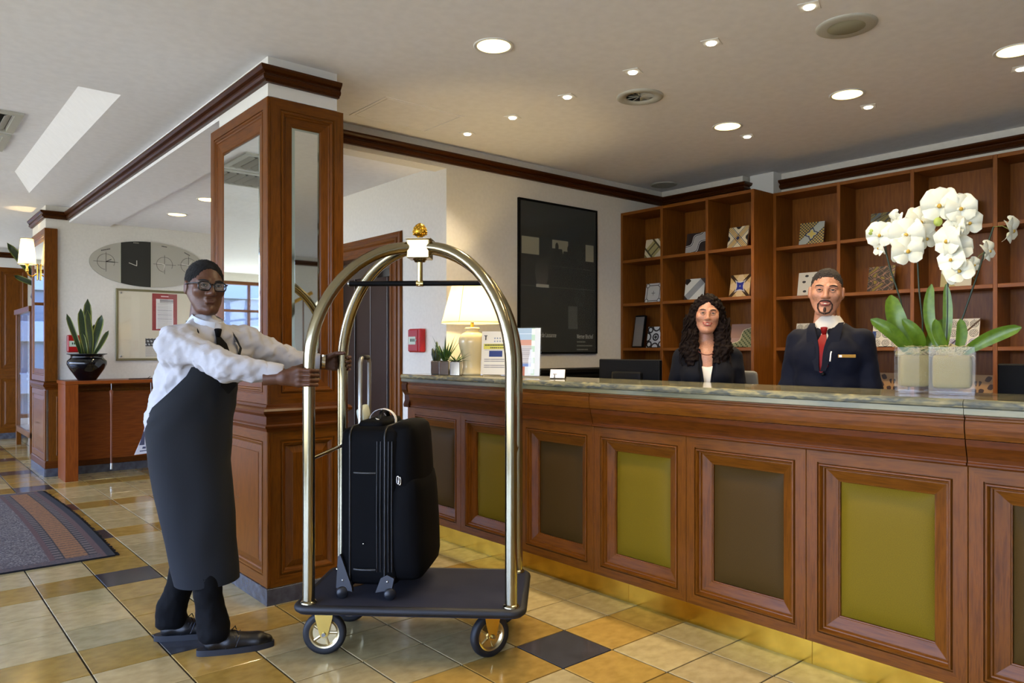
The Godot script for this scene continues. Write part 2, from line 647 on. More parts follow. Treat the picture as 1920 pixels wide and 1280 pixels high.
# head facing +Z, crown at y = 0.118, chin at y = -0.122; w widens the face, j the jaw
func head_field(w: float, j: float, nose: float, ears := true) -> Field:
	var f := Field.new(Vector3(-0.105, -0.215, -0.135), Vector3(0.105, 0.135, 0.135), 0.0042)
	f.ball(Vector3(0, 0.028, -0.014), Vector3(0.072 * w, 0.088, 0.092), 0.01)
	f.ball(Vector3(0, -0.02, 0.022), Vector3(0.0635 * w, 0.082, 0.064), 0.03)
	f.cone(Vector3(0, -0.07, 0.03), Vector3(0, -0.098, 0.058), 0.042 * j, 0.024 * j, 0.025)
	for s in [-1.0, 1.0]:
		f.cone(Vector3(0.05 * s * w, -0.035, 0.0), Vector3(0.024 * s * j, -0.097, 0.047), 0.021, 0.019, 0.025)
		f.ball(Vector3(0.041 * s * w, -0.017, 0.06), Vector3(0.022, 0.018, 0.018), 0.022)
		f.ball(Vector3(0.031 * s, 0.007, 0.094), Vector3(0.018, 0.0125, 0.016), 0.012, true)
		f.cone(Vector3(0.014 * s, 0.024, 0.081), Vector3(0.044 * s, 0.024, 0.066), 0.010, 0.009, 0.012)
		f.ball(Vector3(0.0115 * s, -0.031, 0.09), Vector3(0.0085, 0.007, 0.009) * nose, 0.008)
		if ears:
			f.ball(Vector3(0.079 * s * w, -0.004, -0.010), Vector3(0.0095, 0.031, 0.018), 0.006)
			f.ball(Vector3(0.089 * s * w, -0.001, -0.003), Vector3(0.006, 0.017, 0.008), 0.005, true)
	f.cone(Vector3(0, 0.012, 0.086), Vector3(0, -0.026, 0.103), 0.0075, 0.0105 * nose, 0.014)
	f.cone(Vector3(-0.016, -0.0565, 0.083), Vector3(0.016, -0.0565, 0.083), 0.006, 0.006, 0.012)
	f.cone(Vector3(-0.013, -0.0675, 0.084), Vector3(0.013, -0.0675, 0.084), 0.0065, 0.0065, 0.012)
	f.ball(Vector3(0, -0.078, 0.092), Vector3(0.012, 0.005, 0.008), 0.008, true)
	f.ball(Vector3(0, -0.1, 0.072), Vector3(0.016, 0.014, 0.014), 0.016)
	f.cone(Vector3(0, -0.05, -0.030), Vector3(0, -0.20, -0.042), 0.046 * w, 0.053 * w, 0.018)
	return f

# eyes, brows and lips shared by all faces; at is the head's place in the person
func face_parts(person: Node3D, at: Transform3D, iris: Color, brow: Material, lip: Color, smile: float, skin: Material) -> void:
	var white := mat(Color(0.80, 0.78, 0.74), 0.2)
	var ball := SphereMesh.new()
	ball.radius = 0.0122
	ball.height = 0.0244
	ball.radial_segments = 20
	ball.rings = 12
	for s in [-1.0, 1.0]:
		var e := part(person, "eye", ball, white)
		e.transform = at * Transform3D(Basis(), Vector3(0.0305 * s, 0.0065, 0.0745))
		var ir := tool()
		add_lathe(ir, [[0.0062, 0.0], [0.0048, 0.0016], [0.0, 0.0022]], 16)
		part(e, "iris", done(ir), mat(iris, 0.1), Vector3(0, 0, 0.0106), Vector3(90, 0, 0))
		var lid := tool()
		var up := []
		var lo := []
		for k in 9:
			var a := lerpf(-1.0, 1.0, k / 8.0)
			up.append(Vector3(0.0305 * s + 0.0148 * a, 0.0065 + 0.0070 * (1.0 - a * a) - 0.001, 0.0748 + 0.0125 * sqrt(1.0 - 0.72 * a * a)))
			lo.append(Vector3(0.0305 * s + 0.0145 * a, 0.0065 - 0.0056 * (1.0 - a * a) - 0.001, 0.0745 + 0.0118 * sqrt(1.0 - 0.72 * a * a)))
		add_tube(lid, up, 0.0032, 8)
		add_tube(lid, lo, 0.0028, 8)
		part(person, "eyelid", done(lid), skin).transform = at
		var lash := tool()
		var la := []
		for p in up: la.append(p + Vector3(0, -0.0024, 0.0024))
		add_tube(lash, la, 0.0009, 5)
		part(person, "eyelashes", done(lash), brow).transform = at
		var br := tool()
		var pts := []
		var rr := []
		for k in 7:
			var a := k / 6.0
			pts.append(Vector3((0.013 + 0.037 * a) * s, 0.0245 + 0.006 * sin(a * 2.3) - 0.004 * a * a, 0.0915 - 0.022 * a * a))
			rr.append(0.0014 + 0.0022 * sin(PI * (0.25 + 0.7 * (1.0 - a))))
		add_tube(br, pts, rr, 6)
		part(person, "eyebrow", done(br), brow).transform = at
	var lips := tool()
	for u in [[-0.0577, 0.0042, 0.0], [-0.0668, 0.0050, 0.0]]:
		var pts := []
		var rr := []
		for k in 11:
			var a := lerpf(-1.0, 1.0, k / 10.0)
			var bow := 0.0012 * cos(a * 7.0) if u[0] > -0.06 else 0.0
			pts.append(Vector3((0.0235 + 0.0055 * smile) * a, (u[0] + (0.0022 if u[0] > -0.06 else -0.0028) * smile) * (1.0 - a * a) + (-0.0622 + 0.0085 * smile) * a * a + bow, 0.0885 - 0.0075 * a * a))
			rr.append(float(u[1]) * sqrt(maxf(0.06, 1.0 - a * a)))
		add_tube(lips, pts, rr, 8)
	part(person, "lips", done(lips), mat(lip, 0.6)).transform = at
	if smile > 0.5:
		var teeth := tool()
		var pts := []
		var rr := []
		for k in 9:
			var a := lerpf(-1.0, 1.0, k / 8.0)
			pts.append(Vector3(0.021 * a, -0.0621 + 0.005 * a * a, 0.0882 - 0.0075 * a * a))
			rr.append(0.0040 * sqrt(maxf(0.1, 1.0 - a * a)))
		add_tube(teeth, pts, rr, 8)
		part(person, "teeth", done(teeth), mat(Color(0.85, 0.83, 0.78), 0.25)).transform = at

# right hand closed round an upright tube at the origin: forearm comes from -X, palm on the +Z side
func grip_field(r: float, m: float) -> Field:   # m = -1 mirrors it into a left hand
	var f := Field.new(Vector3(-0.19, -0.075, -0.085), Vector3(0.075, 0.085, 0.085), 0.0035)
	var mz := Vector3(1, 1, m)
	var ys := [0.031, 0.0105, -0.0105, -0.030]
	var ln := [1.0, 1.08, 1.02, 0.86]
	for i in 4:
		var y: float = ys[i]
		var rr := r + 0.0095
		var pts := []
		for a in [[-52.0, 0.016], [8.0 * ln[i], 0.003], [78.0 * ln[i], 0.001], [135.0 * ln[i], 0.0]]:
			var an: float = deg_to_rad(a[0])
			pts.append(Vector3(sin(an) * (rr + a[1]), y - 0.004 * (a[0] / 135.0), cos(an) * (rr + a[1])) * mz)
		var fr: float = [0.0094, 0.0097, 0.0093, 0.0084][i]
		f.cone(pts[0], pts[1], fr + 0.0012, fr, 0.004)
		f.cone(pts[1], pts[2], fr, fr * 0.95, 0.003)
		f.cone(pts[2], pts[3], fr * 0.95, fr * 0.82, 0.003)
		f.cone(mz * Vector3(-0.105, y * 0.45, 0.030), pts[0], 0.0165, fr + 0.003, 0.012)
	f.cone(mz * Vector3(-0.10, 0.012, 0.028), mz * Vector3(-0.062, 0.036, 0.012), 0.019, 0.0145, 0.012)
	f.cone(mz * Vector3(-0.062, 0.036, 0.012), mz * Vector3(-0.030, 0.049, -0.020), 0.0135, 0.0108, 0.006)
	f.cone(mz * Vector3(-0.030, 0.049, -0.020), mz * Vector3(0.006, 0.050, -0.037), 0.0108, 0.0088, 0.004)
	f.cone(mz * Vector3(-0.185, -0.004, 0.026), mz * Vector3(-0.105, 0.0, 0.029), 0.027, 0.025, 0.014, Vector3(1, 1.05, 0.8))
	return f

# strip of cloth along points with given half-widths and side directions, with thickness
func ribbon(pts: Array, side: Array, half: Array, thick: float, normal: Array) -> ArrayMesh:
	var s := tool()
	s.set_smooth_group(1)
	for i in pts.size() - 1:
		for sg in [1.0, -1.0]:
			var a: Vector3 = pts[i] - side[i] * half[i] + normal[i] * thick * 0.5 * sg
			var b: Vector3 = pts[i] + side[i] * half[i] + normal[i] * thick * 0.5 * sg
			var c: Vector3 = pts[i + 1] + side[i + 1] * half[i + 1] + normal[i + 1] * thick * 0.5 * sg
			var d: Vector3 = pts[i + 1] - side[i + 1] * half[i + 1] + normal[i + 1] * thick * 0.5 * sg
			if sg > 0: quad(s, a, b, c, d)
			else: quad(s, d, c, b, a)
	s.set_smooth_group(2)
	for i in pts.size() - 1:
		for sg in [1.0, -1.0]:
			var a: Vector3 = pts[i] + side[i] * half[i] * sg
			var d: Vector3 = pts[i + 1] + side[i + 1] * half[i + 1] * sg
			var n0: Vector3 = normal[i] * thick * 0.5
			var n1: Vector3 = normal[i + 1] * thick * 0.5
			quad(s, a - n0, a + n0, d + n1, d - n1)
	return done(s)

# rounded box with optional swelling of its faces
func soft_box(e: Vector3, r: float, bulge := 0.0, n := 8) -> ArrayMesh:
	var s := tool()
	s.set_smooth_group(1)
	var inner := e - Vector3.ONE * r
	for ax in 3:
		var u := (ax + 1) % 3
		var v := (ax + 2) % 3
		for sg in [-1.0, 1.0]:
			for i in n:
				for j in n:
					var q := []
					for k in [[0, 0], [1, 0], [1, 1], [0, 1]]:
						var p := Vector3.ZERO
						p[ax] = e[ax] * sg
						p[u] = e[u] * sin(PI * 0.5 * (2.0 * (i + k[0]) / n - 1.0))
						p[v] = e[v] * sin(PI * 0.5 * (2.0 * (j + k[1]) / n - 1.0))
						var c := p.clamp(-inner, inner)
						var w := c + (p - c).normalized() * r
						var t := w / e
						w.x *= 1.0 + bulge * (1.0 - t.y * t.y) * (1.0 - t.z * t.z)
						w.y *= 1.0 + bulge * (1.0 - t.x * t.x) * (1.0 - t.z * t.z) * 0.3
						w.z *= 1.0 + bulge * (1.0 - t.y * t.y) * (1.0 - t.x * t.x) * 0.5
						q.append(w)
					if sg > 0: quad(s, q[0], q[1], q[2], q[3])
					else: quad(s, q[3], q[2], q[1], q[0])
	return done(s)

# ------------------------------------------------------------------ the room
const TRIM_PROF := [[0.0, 2.768], [0.022, 2.768], [0.022, 2.776], [0.034, 2.780], [0.040, 2.792], [0.036, 2.804], [0.028, 2.808], [0.028, 2.815], [0.046, 2.822], [0.056, 2.834], [0.056, 2.846], [0.0, 2.846]]

func wall_box(o: Node3D, lo: Vector3, hi: Vector3, m: Material, called := "wall_section") -> void:
	part(o, called, box_mesh(lo, hi), m)

func build_floor() -> void:
	var f := struct("floor", "polished stone tile floor with ochre bands, pale fields and dark squares")
	part(f, "grout_bed", box_mesh(Vector3(-4.2, -0.15, -15.2), Vector3(6.3, -0.006, 4.2)), M.grout)
	var p := 0.308
	var x0 := 2.208
	var z0 := -2.572
	var eye := Vector2.ZERO
	var fwd := Vector2(0.6473, -0.7622)
	var rt := Vector2(0.7622, 0.6473)
	var near := []
	var far := []
	for i in range(-21, 13):
		for j in range(-41, 22):
			var c := Vector2(x0 + (i + 0.5) * p, z0 + (j + 0.5) * p)
			if c.x < -4.0 or c.x > 6.1 or c.y < -15.0 or c.y > 4.0: continue
			var d := (c - eye).dot(fwd)
			var r := (c - eye).dot(rt)
			var hid: bool = c.x > 3.2 or (c.y < -9.4 and c.x > 1.4) or (c.x > 1.6 and c.x < 1.95 and c.y < -3.9 and c.y > -4.6)
			if d > 2.3 and absf(r) < d * 0.72 and not hid: near.append([d, i, j])
			else: far.append([d, i, j])
	near.sort_custom(func(a, b): return a[0] < b[0])
	while near.size() > 300: far.append(near.pop_back())
	var g := 0.0036
	var tile := tool()
	var h := p * 0.5 - g
	add_box(tile, Vector3(-h, -0.012, -h), Vector3(h, 0.0, h), 0.0018)
	var mesh := done(tile)
	for t in near:
		var k := tile_kind(t[1], t[2])
		part(f, "tile", mesh, M[k], Vector3(x0 + (t[1] + 0.5) * p, 0, z0 + (t[2] + 0.5) * p))
	var tools := {}
	for t in far:
		var k := tile_kind(t[1], t[2])
		if not tools.has(k): tools[k] = tool()
		var c := Vector3(x0 + (t[1] + 0.5) * p, 0, z0 + (t[2] + 0.5) * p)
		var s: SurfaceTool = tools[k]
		add_box(s, c + Vector3(-h, -0.012, -h), c + Vector3(h, 0, h))
	var rest := ArrayMesh.new()
	for k in tools: rest = done(tools[k], rest)
	var o := part(f, "tile_field", rest, null)
	var n := 0
	for k in tools:
		o.set_surface_override_material(n, M[k])
		n += 1
	o.set_meta("kind", "stuff")

func tile_kind(i: int, j: int) -> String:
	var a := posmod(i, 4) == 0
	var b := posmod(j, 4) == 0
	var v := posmod(i * 7 + j * 13 + (i * j) % 5, 3)
	if a and b: return "tile_dark_%d" % v
	if a or b: return "tile_ochre_%d" % v
	return "tile_pale_%d" % v

func build_ceiling() -> void:
	var c := struct("ceiling", "flat off-white painted ceiling with a splayed recess")
	var rx0 := -1.4
	var rx1 := 1.114
	var rz0 := -8.70
	var rz1 := -5.0
	var y0 := CEIL
	var y1 := CEIL + 0.14
	var vx := 3.552
	var vz := -2.968
	for b in [[-4.2, rx0, -15.2, 4.2], [rx1, vx - 0.09, -15.2, 4.2], [vx + 0.09, 6.3, -15.2, 4.2], [vx - 0.09, vx + 0.09, -15.2, vz - 0.09], [vx - 0.09, vx + 0.09, vz + 0.09, 4.2], [rx0, rx1, -15.2, rz0], [rx0, rx1, rz1, 4.2]]:
		part(c, "ceiling_panel", box_mesh(Vector3(b[0], y0, b[2]), Vector3(b[1], y1 + 0.05, b[3])), M.ceiling)
	var s := tool()
	var a := [Vector3(rx0, y0, rz0), Vector3(rx1, y0, rz0), Vector3(rx1, y0, rz1), Vector3(rx0, y0, rz1)]
	var t := [Vector3(rx0 + 0.15, y1, rz0 + 0.27), Vector3(rx1 - 0.15, y1, rz0 + 0.27), Vector3(rx1 - 0.15, y1, rz1 - 0.27), Vector3(rx0 + 0.15, y1, rz1 - 0.27)]
	for k in 4:
		var k2 := (k + 1) % 4
		quad(s, a[k2], a[k], t[k], t[k2])
	# flat top of the recess, left open where the two air grilles sit
	var hx0 := 0.22
	var hx1 := 0.72
	for r in [[t[0].x, hx0, t[0].z, t[2].z], [hx1, t[1].x, t[0].z, t[2].z], [hx0, hx1, t[0].z, -7.54], [hx0, hx1, -7.06, -6.86], [hx0, hx1, -6.38, t[2].z]]:
		quad(s, Vector3(r[0], y1, r[2]), Vector3(r[0], y1, r[3]), Vector3(r[1], y1, r[3]), Vector3(r[1], y1, r[2]))
	part(c, "recess", done(s), M.ceiling)
	part(c, "recess_cover", box_mesh(Vector3(rx0 - 0.1, y1 + 0.40, rz0 - 0.1), Vector3(rx1 + 0.1, y1 + 0.47, rz1 + 0.1)), M.ceiling)
	for sx in [rx0 - 0.1, rx1 + 0.05]:
		part(c, "recess_upstand", box_mesh(Vector3(sx, y1 + 0.05, rz0 - 0.1), Vector3(sx + 0.05, y1 + 0.40, rz1 + 0.1)), M.ceiling)
	for sz in [rz0 - 0.1, rz1 + 0.05]:
		part(c, "recess_upstand", box_mesh(Vector3(rx0, y1 + 0.05, sz), Vector3(rx1, y1 + 0.40, sz + 0.05)), M.ceiling)
	# lower ceiling of the lift lobby and the dropped beam between the piers
	part(c, "lobby_ceiling", box_mesh(Vector3(1.96, 2.775, -9.45), Vector3(3.27, 2.905, -4.77)), M.ceiling)
	part(c, "beam", box_mesh(Vector3(1.56, 2.745, -9.30), Vector3(1.96, CEIL, -4.58)), M.ceiling)
	# access hatch: a shallow frame line in the ceiling
	var hx := tool()
	var hy := tool()
	ring_frame(hx, hy, 0.60, 0.47, [[0.0, 0.0], [0.0, 0.004], [0.02, 0.004], [0.022, 0.0], [0.026, 0.0], [0.027, 0.003], [0.2345, 0.003]])
	var hm := done(hx)
	hm = done(hy, hm)
	part(c, "access_hatch", hm, M.ceiling, Vector3(2.66, CEIL, -4.21), Vector3(90, 0, 0))

func window_unit(n: int, at: Vector3, turn: float, w: float, h: float) -> void:
	var o := struct("window_%d" % n, "tall clear lobby window in a brown wooden frame")
	o.position = at
	o.rotation_degrees.y = turn
	var pr := [[0.0, -0.05], [0.0, 0.04], [0.06, 0.04], [0.07, 0.02], [0.07, -0.05]]
	frame_part(o, "window_frame", w, h, pr, M.wood_y, M.wood_x, Vector3.ZERO)
	part(o, "mullion", box_mesh(Vector3(-0.025, -h * 0.5 + 0.07, -0.03), Vector3(0.025, h * 0.5 - 0.07, 0.03), 0.004), M.wood_y)
	part(o, "transom", box_mesh(Vector3(-w * 0.5 + 0.07, h * 0.5 - 0.62, -0.03), Vector3(w * 0.5 - 0.07, h * 0.5 - 0.57, 0.03), 0.004), M.wood_x)
	for sx in [-1, 1]:
		part(o, "pane", box_mesh(Vector3(minf(0.025 * sx, (w * 0.5 - 0.07) * sx), -h * 0.5 + 0.07, -0.003), Vector3(maxf(0.025 * sx, (w * 0.5 - 0.07) * sx), h * 0.5 - 0.62, 0.003)), M.glass)
		part(o, "pane", box_mesh(Vector3(minf(0.025 * sx, (w * 0.5 - 0.07) * sx), h * 0.5 - 0.57, -0.003), Vector3(maxf(0.025 * sx, (w * 0.5 - 0.07) * sx), h * 0.5 - 0.07, 0.003)), M.glass)

func build_walls() -> void:
	# wall with the poster, and the piece of wall over the lobby opening
	var w := struct("wall_north", "cream painted wall behind the reception lamp and poster")
	wall_box(w, Vector3(3.27, 0, -4.77), Vector3(6.06, CEIL, -4.62), M.wall)
	wall_box(w, Vector3(1.95, 2.735, -4.77), Vector3(3.27, CEIL, -4.62), M.wall, "lintel")
	# lift wall with its door opening
	w = struct("wall_lift", "white wall around the brown lift doors")
	wall_box(w, Vector3(3.27, 0, -5.41), Vector3(3.55, 2.78, -4.77), M.wall)
	wall_box(w, Vector3(3.27, 2.24, -6.6), Vector3(3.55, 2.78, -5.41), M.wall)
	wall_box(w, Vector3(3.27, 0, -9.45), Vector3(3.55, 2.78, -6.6), M.wall)
	# wall with the clock
	w = struct("wall_clock", "cream wall with the oval clock and notice board")
	wall_box(w, Vector3(1.34, 0, -9.45), Vector3(3.27, CEIL, -9.30), M.wall)
	wall_box(w, Vector3(1.34, 2.6, -10.2), Vector3(1.56, CEIL, -9.45), M.wall)
	wall_box(w, Vector3(1.56, 0, -10.2), Vector3(1.7, CEIL, -9.45), M.wall)
	# wall behind the shelves
	w = struct("wall_east", "white wall above the tile display shelves")
	wall_box(w, Vector3(6.06, 0, -4.77), Vector3(6.2, CEIL, 4.1), M.wall)
	wall_box(w, Vector3(5.86, 0, -4.62), Vector3(6.06, CEIL, -3.72), M.wall)
	wall_box(w, Vector3(5.93, 2.62, -3.69), Vector3(6.06, CEIL, -3.46), M.white, "duct_box")
	# far end, window side and the side behind the viewer: mostly glazed
	w = struct("wall_far", "far lobby wall with windows")
	wall_box(w, Vector3(1.6, 0, -15.15), Vector3(3.55, CEIL, -15.0), M.wall)
	wall_box(w, Vector3(3.4, 0, -15.0), Vector3(3.55, CEIL, -9.45), M.wall)
	wall_box(w, Vector3(-4.15, 0, -15.15), Vector3(1.6, 0.2, -15.0), M.wall)
	wall_box(w, Vector3(-4.15, 2.75, -15.15), Vector3(1.6, CEIL, -15.0), M.wall)
	for i in 2: window_unit(i + 1, Vector3(-2.575 + 2.8 * i, 1.475, -15.075), 0, 2.8, 2.55)
	w = struct("wall_west", "window wall of the lobby")
	wall_box(w, Vector3(-4.15, 0, -15.0), Vector3(-4.0, 0.2, 4.0), M.wall)
	wall_box(w, Vector3(-4.15, 2.75, -15.0), Vector3(-4.0, CEIL, 4.0), M.wall)
	for i in 7: window_unit(i + 3, Vector3(-4.075, 1.475, -13.65 + 2.716 * i), 90, 2.71, 2.55)
	w = struct("wall_south", "cream wall behind the viewer")
	wall_box(w, Vector3(-4.15, 0, 4.0), Vector3(6.2, CEIL, 4.15), M.wall)

func build_trim() -> void:
	var t := struct("trim_1", "dark wooden crown moulding round the mirrored pier and along the beam")
	part(t, "moulding", sweep_plan(PackedVector2Array([Vector2(1.965, -3.835), Vector2(1.56, -3.835), Vector2(1.56, -9.30), Vector2(1.34, -9.30), Vector2(1.34, -10.2)]), TRIM_PROF), M.trim_z)
	t = struct("trim_2", "dark wooden crown moulding along the poster wall and above the shelves")
	part(t, "moulding", sweep_plan(PackedVector2Array([Vector2(6.06, 4.0), Vector2(6.06, -3.72), Vector2(5.86, -3.72), Vector2(5.86, -4.62), Vector2(1.965, -4.62)]), TRIM_PROF), M.trim_x)
	t = struct("trim_3", "dark wooden crown moulding on the wall behind the viewer")
	part(t, "moulding", sweep_plan(PackedVector2Array([Vector2(-4.0, 4.0), Vector2(6.06, 4.0)]), TRIM_PROF), M.trim_x)

func panel_prof(flat_w: float, inset: float) -> Array:
	return [[0.0, -0.02], [0.0, -0.0015], [0.0015, 0.0], [flat_w, 0.0], [flat_w + 0.001, -0.009], [flat_w + 0.005, -0.009], [flat_w + 0.008, 0.003], [flat_w + 0.013, 0.004], [flat_w + 0.017, -0.004], [flat_w + 0.019, -0.014], [flat_w + 0.024, -0.015], [flat_w + 0.027, -0.024], [flat_w + 0.031, -0.024], [inset - 0.005, -0.038], [inset - 0.004, -0.042], [inset, -0.043], [inset, -0.056]]

# one wooden face of a pier: mirror above, raised panel below; local +Z looks out of the face, x centred
func pier_face(o: Node3D, at: Vector3, turn: float, w: float, mirror_in: float, full := true) -> void:
	var r := Vector3(0, turn, 0)
	var b := Basis.from_euler(Vector3(0, deg_to_rad(turn), 0))
	var up_h := 2.695 - 1.062
	frame_part(o, "upper_frame", w, up_h, [[0.0, -0.02], [0.0, 0.0], [0.055, 0.0], [0.056, -0.006], [0.062, -0.006], [0.066, 0.001], [0.072, 0.001], [0.077, -0.006], [0.084, -0.008], [0.088, -0.013], [mirror_in - 0.006, -0.02], [mirror_in, -0.028]], M.wood_y, M.wood_x if turn == 0.0 else M.wood_x, at + Vector3(0, 1.062 + up_h * 0.5, 0), r)
	var mw := w - 2.0 * mirror_in
	var mh := up_h - 2.0 * mirror_in
	var mm := part(o, "mirror", box_mesh(Vector3(-mw * 0.5 + 0.014, -mh * 0.5 + 0.014, -0.03), Vector3(mw * 0.5 - 0.014, mh * 0.5 - 0.014, -0.0225)), M.mirror, at + Vector3(0, 1.062 + up_h * 0.5, 0), r)
	tag(mm, "narrow mirror glass", "")
	frame_part(mm, "mirror_bevel", mw, mh, [[0.0, -0.0275], [0.015, -0.0226]], M.mirror_edge, M.mirror_edge, Vector3.ZERO)
	var lo_h := 0.925 - 0.09
	frame_part(o, "lower_frame", w, lo_h, [[0.0, -0.02], [0.0, 0.0], [0.055, 0.0], [0.056, -0.006], [0.062, -0.006], [0.066, 0.001], [0.072, 0.001], [0.077, -0.008], [0.084, -0.012], [0.09, -0.02]], M.wood_y, M.wood_x, at + Vector3(0, 0.09 + lo_h * 0.5, 0), r)
	var pw := w - 0.18
	var ph := lo_h - 0.18
	frame_part(o, "raised_panel", pw, ph, [[0.0, -0.02], [0.035, -0.006], [0.037, -0.003], [minf(pw, ph) * 0.5 - 0.001, -0.003]], M.wood_y, M.wood_y, at + Vector3(0, 0.09 + lo_h * 0.5, 0), r)

func build_pier() -> void:
	var c := thing("mirrored_pier", "tall mahogany pier with narrow framed mirrors behind the luggage trolley", "pillar")
	part(c, "plaster_core", box_mesh(Vector3(1.61, 0.1, -4.58), Vector3(1.962, 2.69, -3.885)), M.white)
	part(c, "plaster_head", box_mesh(Vector3(1.56, 2.70, -4.58), Vector3(1.96, CEIL, -3.835)), M.white)
	# cladding corners so that no face stands alone
	part(c, "corner_post", box_mesh(Vector3(1.552, 0.09, -3.842), Vector3(1.572, 2.695, -3.826), 0.004), M.wood_y)
	part(c, "back_cladding", box_mesh(Vector3(1.575, 0.09, -4.71), Vector3(1.98, 2.695, -4.59)), M.wood_y)
	part(c, "side_cladding", box_mesh(Vector3(1.972, 0.09, -4.70), Vector3(1.996, 2.695, -3.846)), M.wood_y)
	pier_face(c, Vector3(1.783, 0, -3.828), 0, 0.425, 0.132)
	pier_face(c, Vector3(1.556, 0, -4.278), -90, 0.88, 0.155)
	var belt := [[0.0, 0.92], [0.008, 0.92], [0.012, 0.935], [0.020, 0.942], [0.020, 0.95], [0.012, 0.958], [0.012, 1.0], [0.022, 1.008], [0.034, 1.018], [0.036, 1.03], [0.028, 1.042], [0.014, 1.05], [0.010, 1.062], [0.0, 1.066]]
	part(c, "dado_moulding", sweep_plan(PackedVector2Array([Vector2(1.997, -4.71), Vector2(1.997, -3.826), Vector2(1.555, -3.826), Vector2(1.555, -4.715)]), belt), M.deep_x)
	for k in 2:
		part(c, "plinth_tile", box_mesh(Vector3(1.548, 0, -4.27 - 0.44 * k), Vector3(1.562, 0.088, -3.832 - 0.44 * k), 0.001), M.slate)
	part(c, "plinth_tile", box_mesh(Vector3(1.548, 0, -3.832), Vector3(1.99, 0.088, -3.818), 0.001), M.slate)

func build_lift() -> void:
	var d := struct("door_1", "brown metal lift doors in a moulded wooden casing")
	var s := "casing"
	var cp := [[0.0, 0.0], [0.008, 0.02], [0.03, 0.024], [0.05, 0.018], [0.055, 0.028], [0.075, 0.03], [0.09, 0.02], [0.13, 0.016], [0.135, 0.024], [0.165, 0.022], [0.17, 0.0], [0.17, -0.14]]
	# casing: left and right jambs and head, as a frame standing on the floor
	frame_part(d, s, 1.53, 2.34, cp, M.wood_y, M.wood_x, Vector3(3.265, 1.17, -6.005), Vector3(0, -90, 0))
	var metal := mat(Color(0.22, 0.15, 0.105), 0.3, 0.75)
	var x := 3.40
	for k in 4:
		part(d, "door_leaf", box_mesh(Vector3(x + 0.012 * (k % 2), 0.0, -6.59 + 0.295 * k), Vector3(x + 0.03 + 0.012 * (k % 2), 2.02, -6.59 + 0.29 * (k + 1)), 0.002), metal)
		part(d, "edge_strip", box_mesh(Vector3(x - 0.004, 0.0, -6.59 + 0.295 * k), Vector3(x + 0.002, 2.02, -6.583 + 0.295 * k)), M.steel)
	part(d, "lintel_panel", box_mesh(Vector3(x, 2.02, -6.6), Vector3(x + 0.03, 2.24, -5.41)), mat(Color(0.30, 0.25, 0.2), 0.35, 0.4))
	part(d, "display_strip", box_mesh(Vector3(x - 0.012, 2.0, -6.0), Vector3(x, 2.07, -5.42), 0.003), M.black_gloss)

